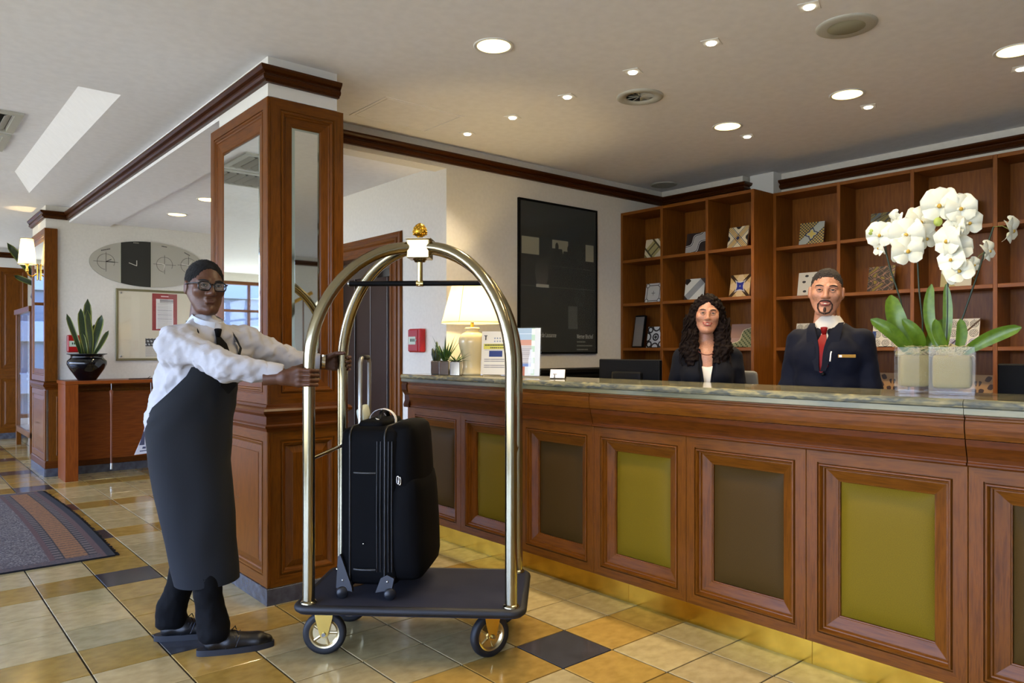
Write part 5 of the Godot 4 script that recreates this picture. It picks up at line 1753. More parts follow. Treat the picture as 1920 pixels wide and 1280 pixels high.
# glazed tile designs, each a function of u, v in -1..1
func tile_design(n: int, u: float, v: float) -> Color:
	var cream := Color(0.80, 0.76, 0.64)
	var ink := Color(0.10, 0.08, 0.08)
	var d := u + v
	var e := u - v
	match n:
		0:
			if absf(d) < 0.75 and absf(e) < 0.95: return Color(0.62, 0.58, 0.38) if absf(absf(e) - 0.45) > 0.09 else Color(0.24, 0.22, 0.10)
			if absf(absf(d) - 0.85) < 0.12: return Color(0.24, 0.22, 0.10)
			return cream if absf(d) < 1.4 else Color(0.42, 0.36, 0.20)
		1:
			var w := absf(e + 0.25 * sin(d * 3.1)) - 0.55
			if absf(w) < 0.06: return ink
			if w < 0.0: return Color(0.62, 0.60, 0.58) if w < -0.12 else Color(0.78, 0.77, 0.75)
			return Color(0.78, 0.77, 0.75) if w < 0.16 else Color(0.14, 0.10, 0.10)
		2:
			if absf(u) + absf(v) < 0.2: return Color(0.10, 0.14, 0.30)
			for k in [d, e]:
				var a := absf(k)
				if a < 0.32 and (a < 0.05 or absf(a - 0.16) < 0.05): return Color(0.62, 0.46, 0.14)
				if a < 0.36 and a > 0.31: return Color(0.12, 0.14, 0.22)
			if maxf(absf(u), absf(v)) > 0.8 and absf(d) > 0.5 and absf(e) > 0.5 and absf(absf(u) - absf(v)) > 0.7: return ink
			return cream
		3:
			if (absf(u) < 0.03 and absf(v) < 0.22) or (absf(v) < 0.03 and absf(u) < 0.22): return ink
			if absf(maxf(absf(u), absf(v)) - 0.78) < 0.025 and absf(absf(u) - absf(v)) > 0.22: return ink
			if rings(absf(u), absf(v), 0.78, 0.78, 0.2, 0.03): return ink
			return Color(0.74, 0.73, 0.70)
		4:
			if absf(d) > 1.5: return Color(0.2, 0.16, 0.15)
			if absf(e) < 0.42: return Color(0.52, 0.53, 0.53)
			if absf(e) > 1.25 and absf(d) < 0.4: return ink
			return Color(0.76, 0.76, 0.72)
		5:
			var st := pow(absf(u), 0.6) + pow(absf(v), 0.6)
			var ds := pow(absf(d) * 0.7, 0.6) + pow(absf(e) * 0.7, 0.6)
			if ds < 0.78: return Color(0.13, 0.17, 0.50) if Vector2(u, v).length() > 0.08 else Color(0.5, 0.5, 0.5)
			if ds < 0.92: return Color(0.78, 0.76, 0.72)
			if minf(absf(d), absf(e)) < 0.2: return Color(0.20, 0.13, 0.06)
			return Color(0.72, 0.60, 0.40) if st > 1.35 else Color(0.78, 0.68, 0.52)
		6:
			for c in [[0.0, 0.0, 0.3], [0.7, 0.7, 0.26], [-0.7, 0.7, 0.26], [0.7, -0.7, 0.26], [-0.7, -0.7, 0.26], [0.0, 1.0, 0.4], [0.0, -1.0, 0.4], [1.0, 0.0, 0.4], [-1.0, 0.0, 0.4]]:
				if rings(u, v, c[0], c[1], c[2], 0.07): return ink
			if absf(u) + absf(v) < 0.2: return ink
			return Color(0.80, 0.80, 0.78)
		7:
			var w := e + 0.25 * sin(d * 2.6)
			if absf(w) < 0.05: return Color(0.78, 0.74, 0.60)
			if w > 0.0: return Color(0.22, 0.27, 0.13) if int(floor(u * 7.0) + floor(v * 7.0)) % 3 == 0 else Color(0.50, 0.50, 0.36)
			return Color(0.58, 0.44, 0.38) if v > -0.2 else Color(0.62, 0.50, 0.46)
		8:
			var fl := Vector2(u, v).length()
			if fl < 0.26 + 0.08 * cos(atan2(v, u) * 4.0): return Color(0.74, 0.66, 0.34)
			if absf(fl - 0.40 - 0.1 * cos(atan2(v, u) * 4.0)) < 0.05: return Color(0.12, 0.14, 0.26)
			if absf(e) < 0.42: return Color(0.62, 0.64, 0.60)
			return Color(0.18, 0.2, 0.25) if int(floor(u * 8.0 + 20.0) + floor(v * 8.0 + 20.0)) % 2 == 0 else Color(0.72, 0.60, 0.28)
		9, 12:
			var w := sin(u * 7.0 + 2.0 * sin(v * 5.0)) * cos(v * 6.0 - u * 3.0)
			var base := Color(0.46, 0.42, 0.24) if n == 9 else Color(0.15, 0.11, 0.09)
			if absf(w) < 0.14: return Color(0.20, 0.20, 0.24) if n == 9 else Color(0.50, 0.36, 0.30)
			if w > 0.55: return Color(0.32, 0.38, 0.42) if n == 9 else Color(0.45, 0.38, 0.12)
			if n == 12 and absf(fmod(d * 3.0 + 9.0, 2.0) - 1.0) < 0.12: return Color(0.40, 0.30, 0.24)
			return base
		10: return Color(0.18, 0.14, 0.13) if e < -0.4 else Color(0.56, 0.56, 0.54)
		11:
			for c in [[0.3, 0.5], [-0.5, 0.2], [0.1, -0.3], [-0.4, -0.6], [0.6, -0.1], [-0.3, 0.7], [0.5, -0.7]]:
				if Vector2(u - c[0], (v - c[1]) * 1.6).length() < 0.15: return Color(0.12, 0.12, 0.14)
			return Color(0.76, 0.74, 0.68)
		13:
			if absf(u) + absf(v) < 0.7: return Color(0.22, 0.30, 0.44)
			return Color(0.60, 0.56, 0.38) if absf(d) > 0.9 else Color(0.70, 0.68, 0.60)
		14, 15, 16:
			var a := Vector2(fmod(u + 3.0, 0.66) - 0.33, fmod(v + 3.0, 0.66) - 0.33)
			var sp := fmod(a.length() * 11.0 - atan2(a.y, a.x) / TAU + 10.0, 1.0)
			if a.length() < 0.30 and sp < 0.34: return Color(0.10, 0.10, 0.12) if (n != 16 or v > -0.35) else Color(0.12, 0.15, 0.45)
			if n == 16 and absf(e - 0.1) < 0.08: return Color(0.30, 0.2, 0.1)
			if n == 15 and u < -0.75 and v < 0.2: return Color(0.14, 0.26, 0.52)
			return Color(0.77, 0.75, 0.69)
		_:
			var x := absf(u)
			var w := sin(x * 8.0 - v * 4.0) * cos(v * 7.0 + x * 2.0)
			if w > 0.25 and x > 0.06: return Color(0.20, 0.11, 0.06)
			return Color(0.60, 0.47, 0.30)

func build_display_tiles() -> void:
	var clay := mat(Color(0.52, 0.36, 0.25), 0.8)
	# x of the tile foot, shelf height, z, design, turn, label
	var list := [
		[5.41, 2.185, -4.372, 0, 0, "olive and cream diagonal-band tile in the shelf top row beside the poster"],
		[5.41, 2.185, -3.905, 1, 3, "grey wave-pattern tile with black corners on the shelf"],
		[5.41, 2.185, -3.487, 2, -4, "cream tile with yellow crossed bands and dark blue centre"],
		[5.41, 1.785, -4.372, 3, 0, "pale grey tile with thin black border and small cross"],
		[5.41, 1.785, -3.916, 4, 4, "white tile with grey diagonal band and dark corners"],
		[5.41, 1.785, -3.467, 5, -3, "cream tile with a blue star and brown diagonals"],
		[5.41, 1.375, -4.345, 6, 0, "white tile with black interlaced rings beside the black folder"],
		[5.41, 1.375, -3.452, 7, 3, "pink tile with a green leafy corner behind the curly-haired receptionist"],
		[5.67, 2.185, -2.98, 8, 6, "dotted yellow and blue tile with a central flower"],
		[5.67, 2.185, -2.42, 9, 2, "olive ornate tile behind the orchid buds"],
		[5.67, 2.185, -1.90, 10, 0, "plain grey tile with a dark corner behind the highest orchids"],
		[5.67, 1.785, -2.995, 11, 4, "off-white tile with scattered black leaves behind the goateed receptionist's head"],
		[5.67, 1.785, -2.44, 12, -3, "dark brown floral tile with diagonal stripes"],
		[5.67, 1.785, -1.93, 13, 0, "cream tile with a blue diamond behind the orchid stems"],
		[5.67, 1.375, -3.02, 14, 0, "white scroll-patterned tile beside the goateed receptionist's shoulder"],
		[5.67, 1.375, -2.40, 15, 3, "white and black scroll tile with a blue patch behind the orchid leaves"],
		[5.67, 1.375, -1.885, 16, -4, "cream tile with black and blue scrolls behind the glass vases"],
		[5.67, 0.965, -2.36, 17, 0, "tan tile with brown damask ornament beside the glass vases"],
		[5.67, 0.965, -1.80, 18, 2, "brown damask tile beyond the glass vases"]]
	for t in list:
		var n: int = t[3]
		var tex := paint(func(u: float, v: float) -> Color: return tile_design(n, u, v))
		var s := 0.195 if n != 3 else 0.185
		if t[1] < 1.0: s = 0.22
		var o := thing("decorative_tile", t[5], "tile", Vector3(t[0], t[1] + 0.0005, t[2]), -90 + t[4], "decorated tiles on the display shelves")
		card(o, "glazed_slab", s, s, 0.014, print_mat(tex, 0.32), clay, Vector3(0, s * 0.5 * cos(0.19) + 0.0015, -0.018), Vector3(-11, 0, 0))
		var st := tool()
		add_box(st, Vector3(-0.05, 0, 0.002), Vector3(0.05, 0.006, 0.012), 0.001)
		add_box(st, Vector3(-0.05, 0, -0.05), Vector3(-0.044, 0.006, 0.004), 0.001)
		add_box(st, Vector3(0.044, 0, -0.05), Vector3(0.05, 0.006, 0.004), 0.001)
		part(o, "stand", done(st), M.black)
	var f := thing("folder", "tall black folder with a grey sheet leaning in the lowest visible row beside the poster", "folder", Vector3(5.34, 1.382, -4.50), -90)
	part(f, "cover", box_mesh(Vector3(-0.06, 0, -0.025), Vector3(0.06, 0.30, 0.0), 0.002), M.black, Vector3.ZERO, Vector3(-10, 0, 0))
	part(f, "sheet", box_mesh(Vector3(-0.05, 0.008, 0.0), Vector3(0.052, 0.285, 0.003)), mat(Color(0.42, 0.41, 0.39), 0.5), Vector3.ZERO, Vector3(-10, 0, 0))

func build_poster() -> void:
	var p := thing("framed_poster", "large dark exhibition poster in a thin black frame", "poster", Vector3(4.4475, 1.965, -4.62))
	var w := 0.935
	var h := 1.285
	# generic dim interior with pale openings and standing figures
	var fn := func(u: float, v: float) -> Color:
		var c := Color(0.012, 0.012, 0.016)
		if v > 0.55 - 0.12 * u: c = Color(0.02, 0.025, 0.045)
		elif v > 0.42: c = Color(0.016, 0.014, 0.014)
		for r in [[-0.95, -0.52, 0.30, 0.53], [-0.18, 0.24, 0.27, 0.53], [0.72, 0.95, 0.28, 0.52]]:
			if u > r[0] and u < r[1] and v > r[2] and v < r[3]: c = Color(0.55, 0.54, 0.46)
		for q in [[-0.06, 0.44], [0.26, 0.42]]:
			if Vector2((u - q[0]) * 1.3, v - q[1]).length() < 0.055: c = Color(0.012, 0.012, 0.016)
			if v < q[1] - 0.03 and v > 0.2 and absf(u - q[0]) < 0.16 - 0.35 * maxf(0.0, v - 0.34): c = Color(0.012, 0.012, 0.016)
		if absf(v - 0.17 + 0.01 * u) < 0.004 or absf(v + 0.12) < 0.005: c = Color(0.20, 0.20, 0.18)
		if Vector2((u + 0.45) * 1.25, v - 0.07).length() < 0.21: c = Color(0.24, 0.23, 0.21).lerp(Color(0.09, 0.085, 0.08), clampf((v + 0.05) * 3.0, 0.0, 1.0))
		if v < -0.09 and v > -0.13 and absf(u + 0.43) < 0.16: c = Color(0.62, 0.61, 0.56)
		if u > 0.24 and u < 0.50 - 0.02 * (v + 0.8) and v < -0.36 and v > -0.68: c = Color(0.27, 0.28, 0.26)
		return c
	card(p, "print", w - 0.03, h - 0.03, 0.004, print_mat(paint(fn, 240, 320), 0.5), M.black, Vector3(0, 0, 0.008))
	frame_part(p, "frame", w, h, [[0.0, 0.0], [0.0, 0.022], [0.004, 0.024], [0.014, 0.024], [0.016, 0.012]], M.black, M.black, Vector3.ZERO)
	part(p, "glazing", box_mesh(Vector3(-w / 2 + 0.015, -h / 2 + 0.015, 0.012), Vector3(w / 2 - 0.015, h / 2 - 0.015, 0.0145)), M.vase_glass)
	var ink := mat(Color(0.72, 0.72, 0.70), 0.6)
	var squeeze := func(txt: String, hh: float, x: float, y: float) -> void:
		var t := part(p, "lettering", text_mesh(txt, hh, "Droid Sans", 400, 0.0006), ink, Vector3(x, y, 0.0108))
		t.scale = Vector3(0.62, 1, 1)
	squeeze.call("ie de Lausanne", 0.036, -0.235, -0.485)
	squeeze.call("Werner Bischof", 0.036, 0.215, -0.492)
	# three lines too fine to read
	for k in 3:
		var wd: float = [0.105, 0.195, 0.14][k]
		var s := tool()
		var x := 0.0
		rng.seed = 90 + k
		while x < wd:
			var step := rng.randf_range(0.006, 0.016)
			add_box(s, Vector3(x, -0.006, 0), Vector3(minf(x + step, wd), 0.006, 0.0005))
			x += step + 0.004
		part(p, "small_print", done(s), mat(Color(0.45, 0.45, 0.43), 0.6), Vector3(0.215, -0.538 - 0.034 * k, 0.0108))

func build_table_lamp() -> void:
	var l := thing("table_lamp", "cream ceramic table lamp with a glowing pleated shade on the marble counter", "lamp", Vector3(3.245, 1.1755, -4.265))
	var glaze := mat(Color(0.83, 0.78, 0.62), 0.15)
	part(l, "ceramic_base", lathe([[0.0, 0.0], [0.078, 0.0], [0.082, 0.008], [0.078, 0.018], [0.070, 0.035], [0.066, 0.065], [0.070, 0.10], [0.080, 0.15], [0.092, 0.20], [0.098, 0.235], [0.095, 0.265], [0.080, 0.29], [0.056, 0.307], [0.046, 0.314], [0.047, 0.322], [0.054, 0.328], [0.053, 0.337], [0.044, 0.341], [0.0, 0.342]], 40), glaze)
	part(l, "socket", lathe([[0.014, 0.34], [0.012, 0.36], [0.012, 0.41], [0.018, 0.413], [0.018, 0.43], [0.0, 0.431]], 16), M.brass)
	var sh := mat(Color(0.90, 0.86, 0.72), 0.9)
	sh.backlight_enabled = true
	sh.backlight = Color(0.93, 0.88, 0.72)
	var s := tool()
	s.set_smooth_group(1)
	var n := 60
	for k in n:
		var q := []
		for e in [[k, 0.372, 0.220], [k + 1, 0.372, 0.220], [k + 1, 0.640, 0.148], [k, 0.640, 0.148]]:
			var a: float = TAU * e[0] / n
			q.append(Vector3(cos(a) * e[2], e[1], sin(a) * e[2]))
		quad(s, q[1], q[0], q[3], q[2])
	var shade := part(l, "lamp_shade", done(s), sh)
	part(shade, "shade_hem", lathe([[0.2205, 0.370], [0.2215, 0.372], [0.2195, 0.380]], 48), sh)
	part(shade, "seam", tube([Vector3(-0.195, 0.375, 0.105), Vector3(-0.130, 0.638, 0.072)], 0.0016, 6), mat(Color(0.6, 0.52, 0.33), 0.9))
	part(shade, "spider", tube([Vector3(-0.15, 0.6, 0), Vector3(0.15, 0.6, 0)], 0.002, 6), M.brass)
	var bulb := SphereMesh.new()
	bulb.radius = 0.032
	bulb.height = 0.075
	part(l, "lamp_bulb", bulb, glow(Color(1.0, 0.86, 0.56), 5.0), Vector3(0, 0.465, 0))
	var o := OmniLight3D.new()
	o.name = "lamp_light"
	l.add_child(o, true)
	o.position = Vector3(0, 0.465, 0)
	o.light_color = Color(1.0, 0.87, 0.62)
	o.light_energy = 0.42
	o.light_size = 0.03
	o.omni_range = 12.0
	o.omni_attenuation = 2.0
	o.shadow_enabled = true

# pointed succulent leaf from base along a bending direction
func add_spike(s: SurfaceTool, base: Vector3, dir: Vector3, len: float, wide: float, bend: float, flat := 0.35, n := 7) -> void:
	var side := dir.cross(Vector3.UP)
	if side.length() < 0.05: side = Vector3.RIGHT
	side = side.normalized()
	var prev := []
	var p := base
	var d := dir.normalized()
	s.set_smooth_group(4)
	for i in n + 1:
		var t := float(i) / n
		var nrm := side.cross(d).normalized()
		var w := wide * (1.0 - pow(t, 1.8)) * (0.7 + 0.5 * sin(PI * minf(1.0, t * 1.4 + 0.15)))
		var ring := [p - side * w, p - nrm * w * flat, p + side * w, p + nrm * w * flat * 0.3]
		if i > 0:
			for k in 4:
				quad(s, prev[k], prev[(k + 1) % 4], ring[(k + 1) % 4], ring[k])
		prev = ring
		p += d * len / n
		d = (d + Vector3(0, -bend / n, 0)).normalized()
	s.set_smooth_group(-1)

func build_small_pots() -> void:
	var green := mat(Color(0.16, 0.30, 0.09), 0.45)
	var dark := mat(Color(0.10, 0.17, 0.09), 0.5)
	var list := [[3.12, -4.53, "cactus", "short dark green cactus in a small mirrored cube pot"], [3.085, -4.395, "aloe", "spiky green aloe in a small mirrored cube pot"], [3.15, -4.44, "aloe_small", "small trailing succulent in a mirrored pot next to the lamp"]]
	list[2][1] = -4.205
	list[2][0] = 3.06
	list[1][1] = -4.375
	for e in list:
		var o := thing("potted_succulent", e[3], "plant", Vector3(e[0], 1.1755, e[1]), -52, "succulents in mirrored pots on the counter")
		var pot := part(o, "pot", box_mesh(Vector3(-0.036, 0, -0.036), Vector3(0.036, 0.098, 0.036), 0.004), mat(Color(0.72, 0.71, 0.69), 0.15, 0.85))
		part(o, "soil", box_mesh(Vector3(-0.031, 0.0985, -0.031), Vector3(0.031, 0.101, 0.031)), mat(Color(0.09, 0.06, 0.04), 0.95))
		rng.seed = int(e[1] * -1000.0)
		var s := tool()
		if e[2] == "cactus":
			for k in 9:
				var a := TAU * k / 9
				var r := 0.0 if k == 0 else 0.018
				var hh := rng.randf_range(0.055, 0.115) if k > 0 else 0.145
				add_tube(s, [Vector3(cos(a) * r, 0.098, sin(a) * r), Vector3(cos(a) * r * 1.6, 0.098 + hh * 0.5, sin(a) * r * 1.6), Vector3(cos(a) * r * 1.7, 0.098 + hh * 0.9, sin(a) * r * 1.7), Vector3(cos(a) * r * 1.7, 0.098 + hh, sin(a) * r * 1.7)], [0.009, 0.012, 0.008, 0.001], 7)
			part(o, "stems", done(s), dark)
		else:
			var big: bool = e[2] == "aloe"
			for k in (16 if big else 11):
				var a := TAU * k * 0.382
				var up := rng.randf_range(0.9, 2.6) if big else rng.randf_range(0.1, 1.0)
				add_spike(s, Vector3(cos(a) * 0.008, 0.098, sin(a) * 0.008), Vector3(cos(a), up, sin(a)), rng.randf_range(0.14, 0.24) if big else rng.randf_range(0.09, 0.15), 0.012 if big else 0.007, rng.randf_range(-0.2, 0.5), 0.5)
			part(o, "leaves", done(s), green)

func build_counter_things() -> void:
	# information stands
	var lines := func(u: float, v: float) -> Color:
		var c := Color(0.86, 0.84, 0.78)
		if v > 0.18 and v < 0.42 and u > -0.85: c = Color(0.80, 0.77, 0.30)
		if v > 0.34 and v < 0.39 and u > -0.8 and fmod(u * 9.0 + 20.0, 1.0) < 0.8: c = Color(0.2, 0.2, 0.08)
		if v > 0.22 and v < 0.27 and u > -0.4 and fmod(u * 7.0 + 20.0, 1.0) < 0.8: c = Color(0.2, 0.2, 0.08)
		if v > -0.18 and v < 0.10 and u > -0.45 and u < 0.45: c = Color(0.10, 0.18, 0.42)
		for k in [0.14, -0.30, -0.38, -0.58, -0.66]:
			if absf(v - k) < 0.014 and absf(u) < 0.8 and fmod(u * 11.0 + 30.0, 1.0) < 0.75: c = Color(0.25, 0.26, 0.34)
		if v > 0.5 and v < 0.78 and u > -0.2 and absf(sin(u * 17.0) * cos(v * 23.0)) > 0.72: c = Color(0.45, 0.50, 0.60)
		return c
	var o := thing("information_stand", "clear acrylic stand with a yellow-headed notice beside the table lamp", "sign", Vector3(3.2, 1.1755, -3.94), -58)
	card(o, "notice", 0.208, 0.296, 0.001, print_mat(paint(lines, 96, 136), 0.5), M.paper, Vector3(0, 0.158, 0), Vector3(-6, 0, 0))
	part(o, "acrylic_sleeve", box_mesh(Vector3(-0.11, 0.004, 0.002), Vector3(0.11, 0.312, 0.004)), M.glass, Vector3.ZERO, Vector3(-6, 0, 0))
	part(o, "foot", box_mesh(Vector3(-0.11, 0.0, -0.05), Vector3(0.11, 0.003, 0.03)), M.glass)
	part(o, "letter_mark", text_mesh("T", 0.034, "Droid Sans", 700, 0.0006), M.ink, Vector3(-0.088, 0.262, -0.008), Vector3(-6, 0, 0))
	var flyer := func(u: float, v: float) -> Color:
		var c := Color(0.82, 0.85, 0.86)
		if u < 0.35:
			if v > 0.5: c = Color(0.62, 0.72, 0.80)
			elif v > 0.28: c = Color(0.78, 0.56, 0.46)
			elif v > -0.5: c = Color(0.76, 0.74, 0.73) if absf(fmod(v * 12.0 + 20.0, 1.0) - 0.5) > 0.16 else Color(0.55, 0.54, 0.56)
			elif v > -0.62: c = Color(0.40, 0.50, 0.72)
			elif u > -0.45 and u < -0.1: c = Color(0.66, 0.36, 0.20)
		elif u < 0.6: c = Color(0.70, 0.82, 0.74) if sin(v * 13.0) > 0.0 else Color(0.86, 0.90, 0.88)
		if v > -0.9 and v < 0.1 and absf(u - 0.35) < 0.10 + 0.10 * smoothstep(0.0, -0.4, v): c = c.lerp(Color(0.86, 0.89, 0.94), 0.75)
		if absf(v - 0.76) < 0.01 and u < 0.4: c = Color(0.93, 0.95, 0.98)
		return c
	o = thing("information_stand", "clear acrylic stand with a colourful flyer standing before the dark poster", "sign", Vector3(3.22, 1.1755, -3.645), -60)
	card(o, "flyer", 0.186, 0.312, 0.001, print_mat(paint(flyer, 80, 130), 0.4), M.paper, Vector3(0, 0.166, 0), Vector3(-5, 0, 0))
	part(o, "acrylic_sleeve", box_mesh(Vector3(-0.097, 0.004, 0.002), Vector3(0.097, 0.328, 0.004)), M.glass, Vector3.ZERO, Vector3(-5, 0, 0))
	part(o, "foot", box_mesh(Vector3(-0.097, 0.0, -0.05), Vector3(0.097, 0.003, 0.03)), M.glass)
	part(o, "letter_mark", text_mesh("C", 0.022, "Droid Sans", 700, 0.0006), mat(Color(0.2, 0.25, 0.4), 0.6), Vector3(-0.075, 0.278, -0.0065), Vector3(-5, 0, 0))
	# business cards
	o = thing("card_holder", "small acrylic holder with white business cards on the marble", "card holder", Vector3(3.2, 1.1755, -3.325), -56)
	part(o, "holder", extrude(PackedVector2Array([Vector2(-0.035, 0), Vector2(0.03, 0), Vector2(0.012, 0.055), Vector2(-0.005, 0.055)]), -0.045, 0.045), mat(Color(0.12, 0.12, 0.12), 0.2), Vector3(0, 0, 0), Vector3(0, 90, 0))
	part(o, "cards", box_mesh(Vector3(-0.046, 0.0, 0.0), Vector3(0.046, 0.056, 0.006), 0.001), M.paper, Vector3(0, 0.004, 0.028), Vector3(-22, 0, 0))
	part(o, "letter_mark", text_mesh("T", 0.026, "Droid Serif", 700, 0.0006), M.ink, Vector3(-0.028, 0.018, 0.0295), Vector3(-22, 0, 0))
	# monitors on the lower desk, backs to the room
	for e in [[3.55, -3.06, -90.0, 0.49, "black flat monitor seen from behind beside the card holder"], [3.55, -0.83, -90.0, 0.44, "black flat monitor seen from behind past the glass vases"]]:
		var m := thing("monitor", e[4], "monitor", Vector3(e[0], 0.8305, e[1]), e[2], "monitors on the reception desk")
		part(m, "panel", box_mesh(Vector3(-e[3] * 0.5, 0.17, -0.028), Vector3(e[3] * 0.5, 0.465, 0.006), 0.006), M.black)
		part(m, "rear_housing", soft_box(Vector3(0.12, 0.09, 0.02), 0.015, 0.0, 5), M.black, Vector3(0, 0.30, 0.012))
		part(m, "stand_neck", box_mesh(Vector3(-0.03, 0.012, -0.012), Vector3(0.03, 0.22, 0.012), 0.003), M.black)
		part(m, "stand_foot", extrude(rounded_rect(0.22, 0.16, 0.03), 0.0, 0.012), M.black, Vector3.ZERO, Vector3(-90, 0, 0))
	var sb := thing("sideboard", "low black sideboard against the wall under the dark poster", "sideboard", Vector3(3.62, 0, -4.60))
	part(sb, "carcass", box_mesh(Vector3(0.0, 0.06, 0.0), Vector3(1.60, 1.17, 0.36), 0.004), M.black)
	part(sb, "top", box_mesh(Vector3(-0.01, 1.171, 0.0), Vector3(1.61, 1.20, 0.375), 0.004), M.black)
	for k in 3:
		var dr := part(sb, "door", box_mesh(Vector3(0.02 + 0.525 * k, 0.08, 0.361), Vector3(0.53 + 0.525 * k, 1.15, 0.373), 0.003), M.black)
		part(dr, "knob", lathe([[0.006, 0.0], [0.012, 0.012], [0.0, 0.018]], 12), M.steel, Vector3(0.49 + 0.525 * k, 0.62, 0.373), Vector3(90, 0, 0))
	# office chair behind the curly-haired receptionist
	var ch := thing("office_chair", "grey office chair behind the curly-haired receptionist", "chair", Vector3(4.42, 0, -2.82), 100)
	part(ch, "backrest", soft_box(Vector3(0.20, 0.24, 0.022), 0.02, 0.05, 7), mat(Color(0.38, 0.38, 0.37), 0.7), Vector3(0, 0.98, -0.20), Vector3(-6, 0, 0))
	part(ch, "seat", soft_box(Vector3(0.22, 0.04, 0.21), 0.035, 0.05, 7), mat(Color(0.10, 0.10, 0.11), 0.8), Vector3(0, 0.48, 0))
	part(ch, "back_post", tube([Vector3(0, 0.45, -0.15), Vector3(0, 0.5, -0.24), Vector3(0, 0.85, -0.225)], 0.016, 8), M.black)
	part(ch, "column", tube([Vector3(0, 0.06, 0), Vector3(0, 0.45, 0)], 0.025, 12), M.steel)
	for k in 5:
		var a := TAU * k / 5
		var leg := part(ch, "leg", tube([Vector3(0, 0.09, 0), Vector3(cos(a) * 0.26, 0.062, sin(a) * 0.26)], [0.022, 0.014], 8), M.black)
		part(leg, "castor", lathe([[0.0, -0.018], [0.024, -0.018], [0.027, 0.0], [0.024, 0.018], [0.0, 0.018]], 14), M.black, Vector3(cos(a) * 0.26, 0.0275, sin(a) * 0.26), Vector3(90, rad_to_deg(-a), 0))
	# fire alarm call box on the lift wall
	fire_box(Vector3(3.27, 1.43, -4.985), -90, "red fire alarm box on the wall above the succulents")

func fire_box(at: Vector3, turn: float, label: String) -> void:
	var o := thing("fire_alarm_box", label, "alarm box", at, turn)
	part(o, "case", box_mesh(Vector3(-0.085, -0.093, 0.0), Vector3(0.085, 0.093, 0.055), 0.008), M.red)
	part(o, "door_panel", box_mesh(Vector3(-0.08, -0.085, 0.055), Vector3(0.055, 0.085, 0.061), 0.003), mat(Color(0.60, 0.07, 0.07), 0.3))
	var pl := part(o, "label_plate", box_mesh(Vector3(-0.07, -0.032, 0.061), Vector3(0.03, 0.03, 0.063)), mat(Color(0.72, 0.77, 0.70), 0.4))
	var s := tool()
	for k in 4: add_box(s, Vector3(-0.045 + 0.018 * k, -0.01, 0.063), Vector3(-0.033 + 0.018 * k, 0.014, 0.0636))
	part(pl, "label_print", done(s), mat(Color(0.10, 0.22, 0.14), 0.6))
	part(o, "lock", lathe([[0.007, 0.0], [0.007, 0.004], [0.0, 0.005]], 12), M.chrome, Vector3(0.043, 0.0, 0.061), Vector3(90, 0, 0))

# ------------------------------------------------------------------ orchids
func petal_mesh(len: float, wide: float, cup: float) -> ArrayMesh:
	var s := tool()
	s.set_smooth_group(1)
	var n := 7
	var g := []
	for i in n + 1:
		var t := float(i) / n
		var w := wide * sqrt(maxf(0.0, 1.0 - pow(absf(2.0 * t - 1.0), 2.6))) * (0.35 + 0.65 * smoothstep(0.0, 0.5, t))
		var row := []
		for j in range(-2, 3):
			var x := w * j / 2.0
			row.append(Vector3(x, len * t, cup * (sin(t * 2.2) * 0.5) - 9.0 * cup * x * x + 0.0015 * sin(j * 2.1 + t * 9.0)))
		g.append(row)
	for i in n:
		for j in 4:
			quad(s, g[i][j], g[i][j + 1], g[i + 1][j + 1], g[i + 1][j])
	return done(s)

func orchid_leaf(a: Vector3, b: Vector3, wide: float, lift: Vector3) -> ArrayMesh:
	var s := tool()
	var n := 12
	var top := []
	var low := []
	for i in n + 1:
		var t := float(i) / n
		var c := a.lerp(b, t) + lift * sin(PI * t)
		var d := (b - a + lift * PI * cos(PI * t)).normalized()
		var side := d.cross(Vector3(0, 0, 1)).normalized()
		var nr := side.cross(d)
		var w := wide * 0.5 * sqrt(maxf(0.001, sin(PI * clampf(0.12 + 0.86 * pow(t, 1.0), 0.0, 1.0)))) * (0.75 + 0.35 * t)
		if i == n: w *= 0.4
		var rt := []
		var rl := []
		for j in range(-2, 3):
			var x := j / 2.0
			var fold := nr * (absf(x) * w * 0.35)
			rt.append(c + side * w * x + fold + nr * 0.0012)
			rl.append(c + side * w * x + fold - nr * 0.0012)
		top.append(rt)
		low.append(rl)
	s.set_smooth_group(1)
	for i in n:
		for j in 4: quad(s, top[i][j], top[i][j + 1], top[i + 1][j + 1], top[i + 1][j])
	s.set_smooth_group(2)
	for i in n:
		for j in 4: quad(s, low[i][j + 1], low[i][j], low[i + 1][j], low[i + 1][j + 1])
	return done(s)

